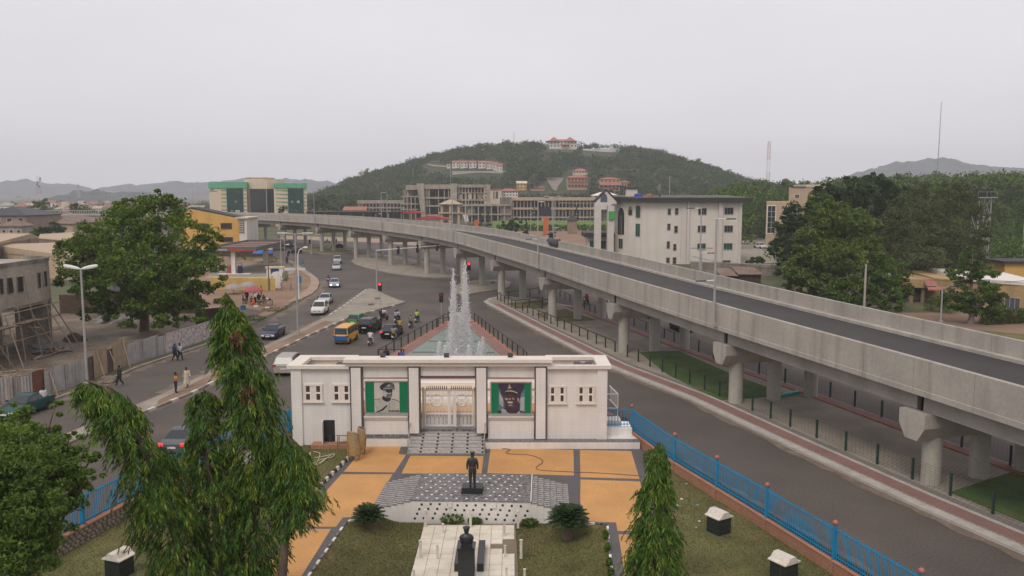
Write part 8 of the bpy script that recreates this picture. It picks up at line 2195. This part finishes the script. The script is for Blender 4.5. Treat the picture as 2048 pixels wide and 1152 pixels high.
b=G(754,585);Yg=b.y;zt_=D(757,501,Yg).z
r=thing('signal_gantry','grey signal mast arm with three dark traffic light heads over the junction','signal gantry',b)
MB().tube([(0,0,0),(0,0,zt_+.2)],[.14,.11],8).build('pole','galv',r,60,world=False)
e=D(880,491,Yg+16)
MB().tube([(0,0,zt_),tuple(e-b)],[.09,.06],7).build('arm','lamp_white',r,world=False);MB().bx(-.5,-.4,0,.5,.4,.35).build('base','concrete',r,world=False)
for f in(.32,.62,.95):
 c=Vector((0,0,zt_)).lerp(e-b,f);o=MB().box(c+Vector((0,0,-.25)),(.45,.3,1.35)).build('signal_head','signal_black',r,world=False)
 for k in range(3):MB().lathe([(0,-.17),(.13,-.165),(.14,-.14)],c+Vector((0,0,.15-.4*k)),10,0,'y').build('lens','signal_off',o,world=False)
def sign(label,px,py0,py1,w_,base,mat='sign_blue'):
 b=G(px,base,.1);z0,z1=D(px,py1,b.y).z,D(px,py0,b.y).z;r=thing('road_sign',label,'sign',b)
 MB().tube([(0,0,0),(0,0,z1)],.05,6).build('pole','galv',r,world=False);MB().bx(-w_/2,-.09,z0,w_/2,-.052,z1).build('panel',mat,r,world=False)
sign('blue sign on a post in front of the red umbrella',487.5,612,621,.7,634);sign('blue sign on a post beside the curved lamp',600,553,567,.65,592);sign('blue sign at the corner of the left pavement',606,521,529,.55,545);sign('blue sign at the far bend of the left pavement',577,507,513,.5,528)
def umbrella(label,px,py,r_,mat,base,skew=0):
 b=G(px,base,.07);zt_=D(px,py,b.y).z;t=thing('sun_umbrella',label,'umbrella',b)
 MB().tube([(0,0,0),(0,0,zt_-.02)],.035,6).build('pole','wood_pale',t,world=False)
 n=8;m=MB();rings=[(0,0),(.35,-.1),(.7,-.3),(.92,-.55),(1.0,-.74)]
 for(f,dz)in rings[1:]:
  for k in range(n*2):
   q=math.pi*k/n;sag=0 if k%2==0 else-.05*f;rad=r_*f*(1 if k%2==0 else.955);m.v.append((rad*math.cos(q),rad*math.sin(q),zt_+dz*r_*.62+sag+.0))
 m.v.append((0,0,zt_));top=len(m.v)-1;N2=n*2
 for k in range(N2):m.f.append((k,(k+1)%N2,top));m.m.append(0)
 for i in range(3):
  for k in range(N2):m.f.append((i*N2+k,(i+1)*N2+k,(i+1)*N2+(k+1)%N2,i*N2+(k+1)%N2));m.m.append(0)
 o=m.build('canopy',mat,t,world=False);s_=o.modifiers.new('s','SOLIDIFY');s_.thickness=.02
 m=MB()
 for k in range(8):m.tube([(0,0,zt_-.7),(r_*.7*math.cos(k*.785),r_*.7*math.sin(k*.785),zt_-.3*r_*.62-.05)],.012,4)
 m.build('ribs','frame_grey',t,world=False)
umbrella('grey sun umbrella, leftmost by the yellow wall',467,568,1.5,'umb_grey',588);umbrella('grey sun umbrella, right of its grey twin by the yellow wall',497,564,1.5,'umb_grey',583);umbrella('dusty red sun umbrella over the seated group',508,573,1.55,'umb_red',604);umbrella('bright blue sun umbrella beside the filling station canopy',527,497,2.5,'umb_blue',524)
def utility(label,px,base,top,r_=.17,z=0,mat='concrete_col'):
 b=G(px,base);zt_=D(px,top,b.y).z;t=thing('utility_pole',label,'utility pole',b);MB().tube([(0,0,0),(0,0,zt_)],[r_,r_*.75],8).build('pole',mat,t,60,world=False)
 MB().box((0,0,zt_-.35),(1.3,.09,.1),.4).build('crossarm','wood_dark',t,world=False)
 for s in(-.55,0,.55):MB().lathe([(.05,0),(.06,.06),(.03,.14)],(s*math.cos(.4),s*math.sin(.4),zt_-.3),7).build('insulator','mosaic_dark',t,world=False)
 return b+Vector((0,0,zt_-.18))
A_=utility('pale concrete utility pole rising behind the far parapet at the right',1727,640,529)
B_=utility('thin utility pole by the yellow wall and filling station',538,582,497,.12,mat='wood');C_=utility('thin utility pole in front of the yellow building',563,545,470,.12,mat='concrete_col');D_=utility('slim pole beside the yellow wall end',570,535,462,.1,mat='galv')
E_=utility('pale pole on the far right slope beyond the ochre building',2044,520,436,.14)
def wires(label,p,q,sag,n=3,gap=.25):
 m=MB()
 for k in range(n):
  a=Vector(p)+Vector((gap*(k-1)*.9,0,-.12*(k%2)));b=Vector(q)+Vector((gap*(k-1)*.9,0,-.12*(k%2)))
  m.tube([a.lerp(b,i/14)-Vector((0,0,sag*4*(i/14)*(1-i/14)))for i in range(15)],.012,4)
 return m.build('overhead_wires','wire',org=p,label=label,cat='wires')
wires('overhead wires running left from the pale utility pole to the office',A_,D(1385,512,150),1.2);wires('overhead wires running right from the pale utility pole to the ochre building',A_,D(2060,560,105),1.0);wires('overhead wires between the two poles in front of the yellow building',B_,C_,.5,2)
def lattice(label,px,top,base_z,Y,w0,w1,bands,name='lattice_mast',cat='mast',guyed=False,taper=True):
 x=D(px,300,Y).x;zt_=D(px,top,Y).z;t=thing(name,label,cat,(x,Y,base_z));H_=zt_-base_z;n=max(4,int(H_/max(w0,w1)/1.6));
 for k in range(n):
  f0,f1=k/n,(k+1)/n;a0,a1=(w0+(w1-w0)*f0)/2,(w0+(w1-w0)*f1)/2;m=MB();r_=max(.035,min(.08,w0*.026))
  cs=[(-1,-1),(1,-1),(1,1),(-1,1)]
  for i in range(4):
   p=(cs[i][0]*a0,cs[i][1]*a0,H_*f0);q=(cs[i][0]*a1,cs[i][1]*a1,H_*f1);j=(i+1)%4;q2=(cs[j][0]*a1,cs[j][1]*a1,H_*f1);m.tube([p,q],r_,4).tube([p,q2],r_*.6,4).tube([q,q2],r_*.6,4)
  m.build('section',bands[int(f0*len(bands))],t,world=False)
 return t,zt_
lattice('red and white telecom mast behind the wooded belt',1538,283,0,500,2.2,1.2,['mast_red','mast_white','mast_red','mast_white','mast_white','mast_red'][::-1][:4]+['mast_white','mast_red','mast_red'])
t,z_=lattice('red and white telecom mast in the hazy town at the far left',73,352,0,700,4.0,2.2,['mast_red','mast_white','mast_red','mast_white','mast_red'])
for k in range(5):MB().lathe([(.7,0),(.7,.5)],(1.4*math.cos(k*1.3),1.4*math.sin(k*1.3),z_-2-k*1.6),8,0,'y').build('antenna','lamp_dark',t,world=False)
for k in range(3):pass
lattice('faint thin mast in the far town behind the big tree',152,368,0,900,3,1.6,['mast_red','mast_white','mast_red'])
t=thing('guyed_mast','very tall thin grey mast above the right hand woods','mast',(D(1875,340,420).x,420,0));zt_=D(1883,204,420).z;dx=D(1883,204,420).x-D(1875,340,420).x
MB().tube([(0,0,0),(dx*.35,0,zt_*.5),(dx,0,zt_)],[.3,.26,.14],5).build('pole','galv',t,world=False)
hz=hill_z(D(1028,315,YC-60).x,YC-60);t=thing('guyed_mast','thin mast standing on the hill left of the mansion','mast',(D(1028,315,YC-60).x,YC-60,hz));MB().tube([(0,0,-1),(0,0,D(1027,264,YC-60).z-hz)],[.28,.2],5).build('pole','galv',t,world=False)
for i,(px,tp,Y,lab)in enumerate(((901,334,640,'thin pole on the hill below the terrace houses'),(1340,352,300,'thin pole behind the office roof'),(826,336,700,'thin pole on the left flank of the hill'),(609,355,700,'thin mast over the green banded tower'))):
 z0=hill_z(D(px,340,Y).x,Y);t=thing('thin_pole',lab,'pole',(D(px,340,Y).x,Y,z0));MB().tube([(0,0,-1),(0,0,D(px,tp,Y).z-z0)],.13,5).build('shaft','galv',t,world=False)
Yw=176;xw0,xw1=D(1957,430,Yw).x,D(1981,430,Yw).x;zw=D(1965,396,Yw).z
t=thing('tank_tower','grey steel water tower frame with a dark tank among the right trees','water tower',((xw0+xw1)/2,Yw,0))
m=MB();ww=xw1-xw0
for(sx,sy)in((0,0),(1,0),(1,1),(0,1)):m.tube([(xw0+ww*sx,Yw+ww*sy,0),(xw0+ww*sx,Yw+ww*sy,zw)],.1,5)
m.build('legs','galv',t);m=MB()
nn=4
for k in range(nn):
 z0,z1=zw*k/nn,zw*(k+1)/nn
 for(a,c)in(((0,0),(1,0)),((1,0),(1,1)),((0,0),(0,1))):
  p,q=(xw0+ww*a[0],Yw+ww*a[1]),(xw0+ww*c[0],Yw+ww*c[1]);m.tube([(p[0],p[1],z0),(q[0],q[1],z1)],.05,4).tube([(q[0],q[1],z0),(p[0],p[1],z1)],.05,4).tube([(p[0],p[1],z1),(q[0],q[1],z1)],.06,4)
m.build('bracing','galv',t);MB().bx(xw0-.6,Yw-.5,zw,xw1+1.0,Yw+ww+.5,zw+.18).build('platform','galv',t);MB().bx(xw0-.2,Yw,zw+.181,xw1-.3,Yw+ww,zw+1.5).build('tank','tank_black',t)
m=MB()
for(x,y)in((xw0-.55,Yw-.45),(xw1+.95,Yw-.45),(xw0-.55,Yw+ww+.4),(xw1+.95,Yw+ww+.4),((xw0+xw1)/2,Yw-.45)):m.tube([(x,y,zw+.18),(x,y,zw+1.3)],.03,4)
m.tube([(xw0-.55,Yw-.45,zw+1.25),(xw1+.95,Yw-.45,zw+1.25)],.03,4);m.build('guard_rail','galv',t)
t=thing('billboard','blank white billboard on a post beyond the far bridge','billboard',(D(129,420,400).x,400,0));x0,x1=D(123,410,400).x,D(136,410,400).x;MB().bx(x0,400,D(129,413,400).z,x1,400.4,D(129,403.5,400).z).build('panel','cream',t);MB().bx((x0+x1)/2-.2,400.05,0,(x0+x1)/2+.2,400.35,D(129,413,400).z-.01).build('post','frame_grey',t)
t=thing('tilted_billboard','tilted white billboard behind the far parapet beside the gate tower','billboard',(D(931,437,330).x,330,0));x0,x1=D(927,440,330).x,D(934.5,440,330).x;z0,z1=D(930,443,330).z,D(930,430,330).z;MB().xprism([(x0+.5,z0),(x1+.7,z0),(x1,z1),(x0-.2,z1)],330,330.3).build('panel','banner_white',t);MB().bx(x0+.8,330.02,0,x0+1.1,330.28,z0-.01).build('post','frame_grey',t)
p=G(1575,790,.2);MB().box((0,0,.1),(2.6,.35,.2),.55).build('pipe','teal',label='teal pipe lying between the columns of the second pier',cat='pipe').location=p
for i,(px,py,lab)in enumerate(((755,598,'pale concrete block lying on the median triangle near the gantry'),(742,610,'small brick lying on the median triangle'),(985,566,'concrete block by the columns of the sixth pier'),(827,530,'concrete block by the columns of the eighth pier'))):
 MB().box((0,0,.12),(.8,.4,.25),random.random()).build('block','kerb',label=lab,cat='block').location=G(px,py,.14)
for i,(px,py,s,m_,lab)in enumerate(((525,602,.7,'wood_pale','pale wooden crate lying on the dirt lot'),(533,575,.8,'rubble','grey metal drum by the yellow wall'),(572,612,.5,'kerb','white rag on the dirt lot near the road'),(535,617,.4,'plaster_white','white plastic bag at the lot edge'),(512,614,.4,'plaster_white','white plastic bag by the apron verge'))):
 MB().box((0,0,s*.25),(s*1.6,s,s*.5),random.random()).build(['crate','drum','rag','bag','bag'][i],m_,label=lab,cat=['crate','drum','rag','bag','bag'][i]).location=G(px,py,.09)
bush('scruffy weeds along the left verge, nearest clump',G(510,640,.1),(1.6,.6,.35),500,'leaf_mid');bush('scruffy weeds along the left verge, far clump',G(550,622,.1),(2.0,.6,.3),500,'leaf_mid');bush('green shrub by the white kiosk post',G(571,562,.1),(.7,.5,1.1),600,'leaf_mid')
for i,(px,py)in enumerate(((500,521),(470,521),(545,523))):bush('low green planting by the filling station wall, %s clump'%['middle','left','right'][i],G(px,py,.1),(1.6,.5,.6),400,'leaf_mid',group='planting by the filling station wall')
# ====== fountain
ft=thing('fountain','white fountain with two tall jets and a ring of low jets in the green pool','fountain',(-5.3,80,.23))
def jet(x,y,h,r0,r1,n,mist=.0,name='water_jet'):
 f=RNG.beta(1,1.35,n);z=f*h;rad=(r0+(r1-r0)*np.minimum(1,f*1.15))*np.abs(RNG.normal(0,.55,n))*(1+mist*RNG.exponential(.5,n)*(1-f));th=RNG.uniform(0,6.283,n)
 C=np.column_stack([x+rad*np.cos(th),y+rad*np.sin(th),z]);s=RNG.uniform(.014,.036,n)
 O=np.array([(1,0,0),(-1,0,0),(0,1,0),(0,-1,0),(0,0,1.9),(0,0,-1.9)]);V=C[:,None]+O[None]*s[:,None,None]
 T_=np.array([(0,2,4),(2,1,4),(1,3,4),(3,0,4),(2,0,5),(1,2,5),(3,1,5),(0,3,5)]);F=(np.arange(n)*6)[:,None,None]+T_[None]
 o=inst(np_mesh(name,V.reshape(-1,3),F.reshape(-1,3),'water'),name,ft);return o
def core(x,y,h,r0):
 m=MB();n=9;m.lathe([(r0*(1-k/n)**.6*random.uniform(.7,1.1)+.02,h*k/n)for k in range(n+1)],(x,y,0),7);m.build('water_core','water',ft,60,world=False)
jet(-.25,0,8.0,.66,.22,13000,.2);jet(.85,.3,8.8,.66,.24,14000,.2)
for x_,h_ in((-.25,7.7),(.85,8.5)):o=jet(x_,.1,1.5,.26,.16,160);o.location=(0,0,h_)
jet(.3,.1,5,1.1,.7,5000);
for k in range(11):
 q=k*6.283/11;x,y=.4+2.1*math.cos(q),2.0*math.sin(q);h=random.uniform(1.5,2.5);jet(x,y,h*1.2,.32,.14,1300,.3)
jet(.4,0,1.0,2.8,1.9,6000)
MB().lathe([(2.9,.0),(2.9,.3),(2.6,.3),(2.6,.05)],(.4,0,0),28).build('basin_rim','pool_band',ft,world=False);MB().lathe([(2.59,.1),(.01,.14)],(.4,0,0),28).build('basin_water','pool_green',ft,world=False)
t=thing('boat','small blue tarpaulin covered cart in the fountain court beside the person in black','cart',G(786,734,.2),.3);MB().xprism([(-1.3,.1),(1.0,.25),(1.3,.9),(.2,.55)],-.3,.3).build('cover','umb_blue',t,world=False)
# ====== haze
b=MB();b.bx(-3900,-3900,-3,3900,3900,175)
hz_=b.build('haze','dirt');hz_['kind']='stuff'
hm=bpy.data.materials.new('haze');hm.use_nodes=True;n_=hm.node_tree.nodes;n_.remove(n_['Principled BSDF'])
pv=n_.new('ShaderNodeVolumePrincipled');pv.inputs['Color'].default_value=(.9,.92,1.0,1);pv.inputs['Density'].default_value=.00025;pv.inputs['Anisotropy'].default_value=0
hm.node_tree.links.new(pv.outputs[0],n_['Material Output'].inputs['Volume'])
hz_.data.materials.clear();hz_.data.materials.append(hm)
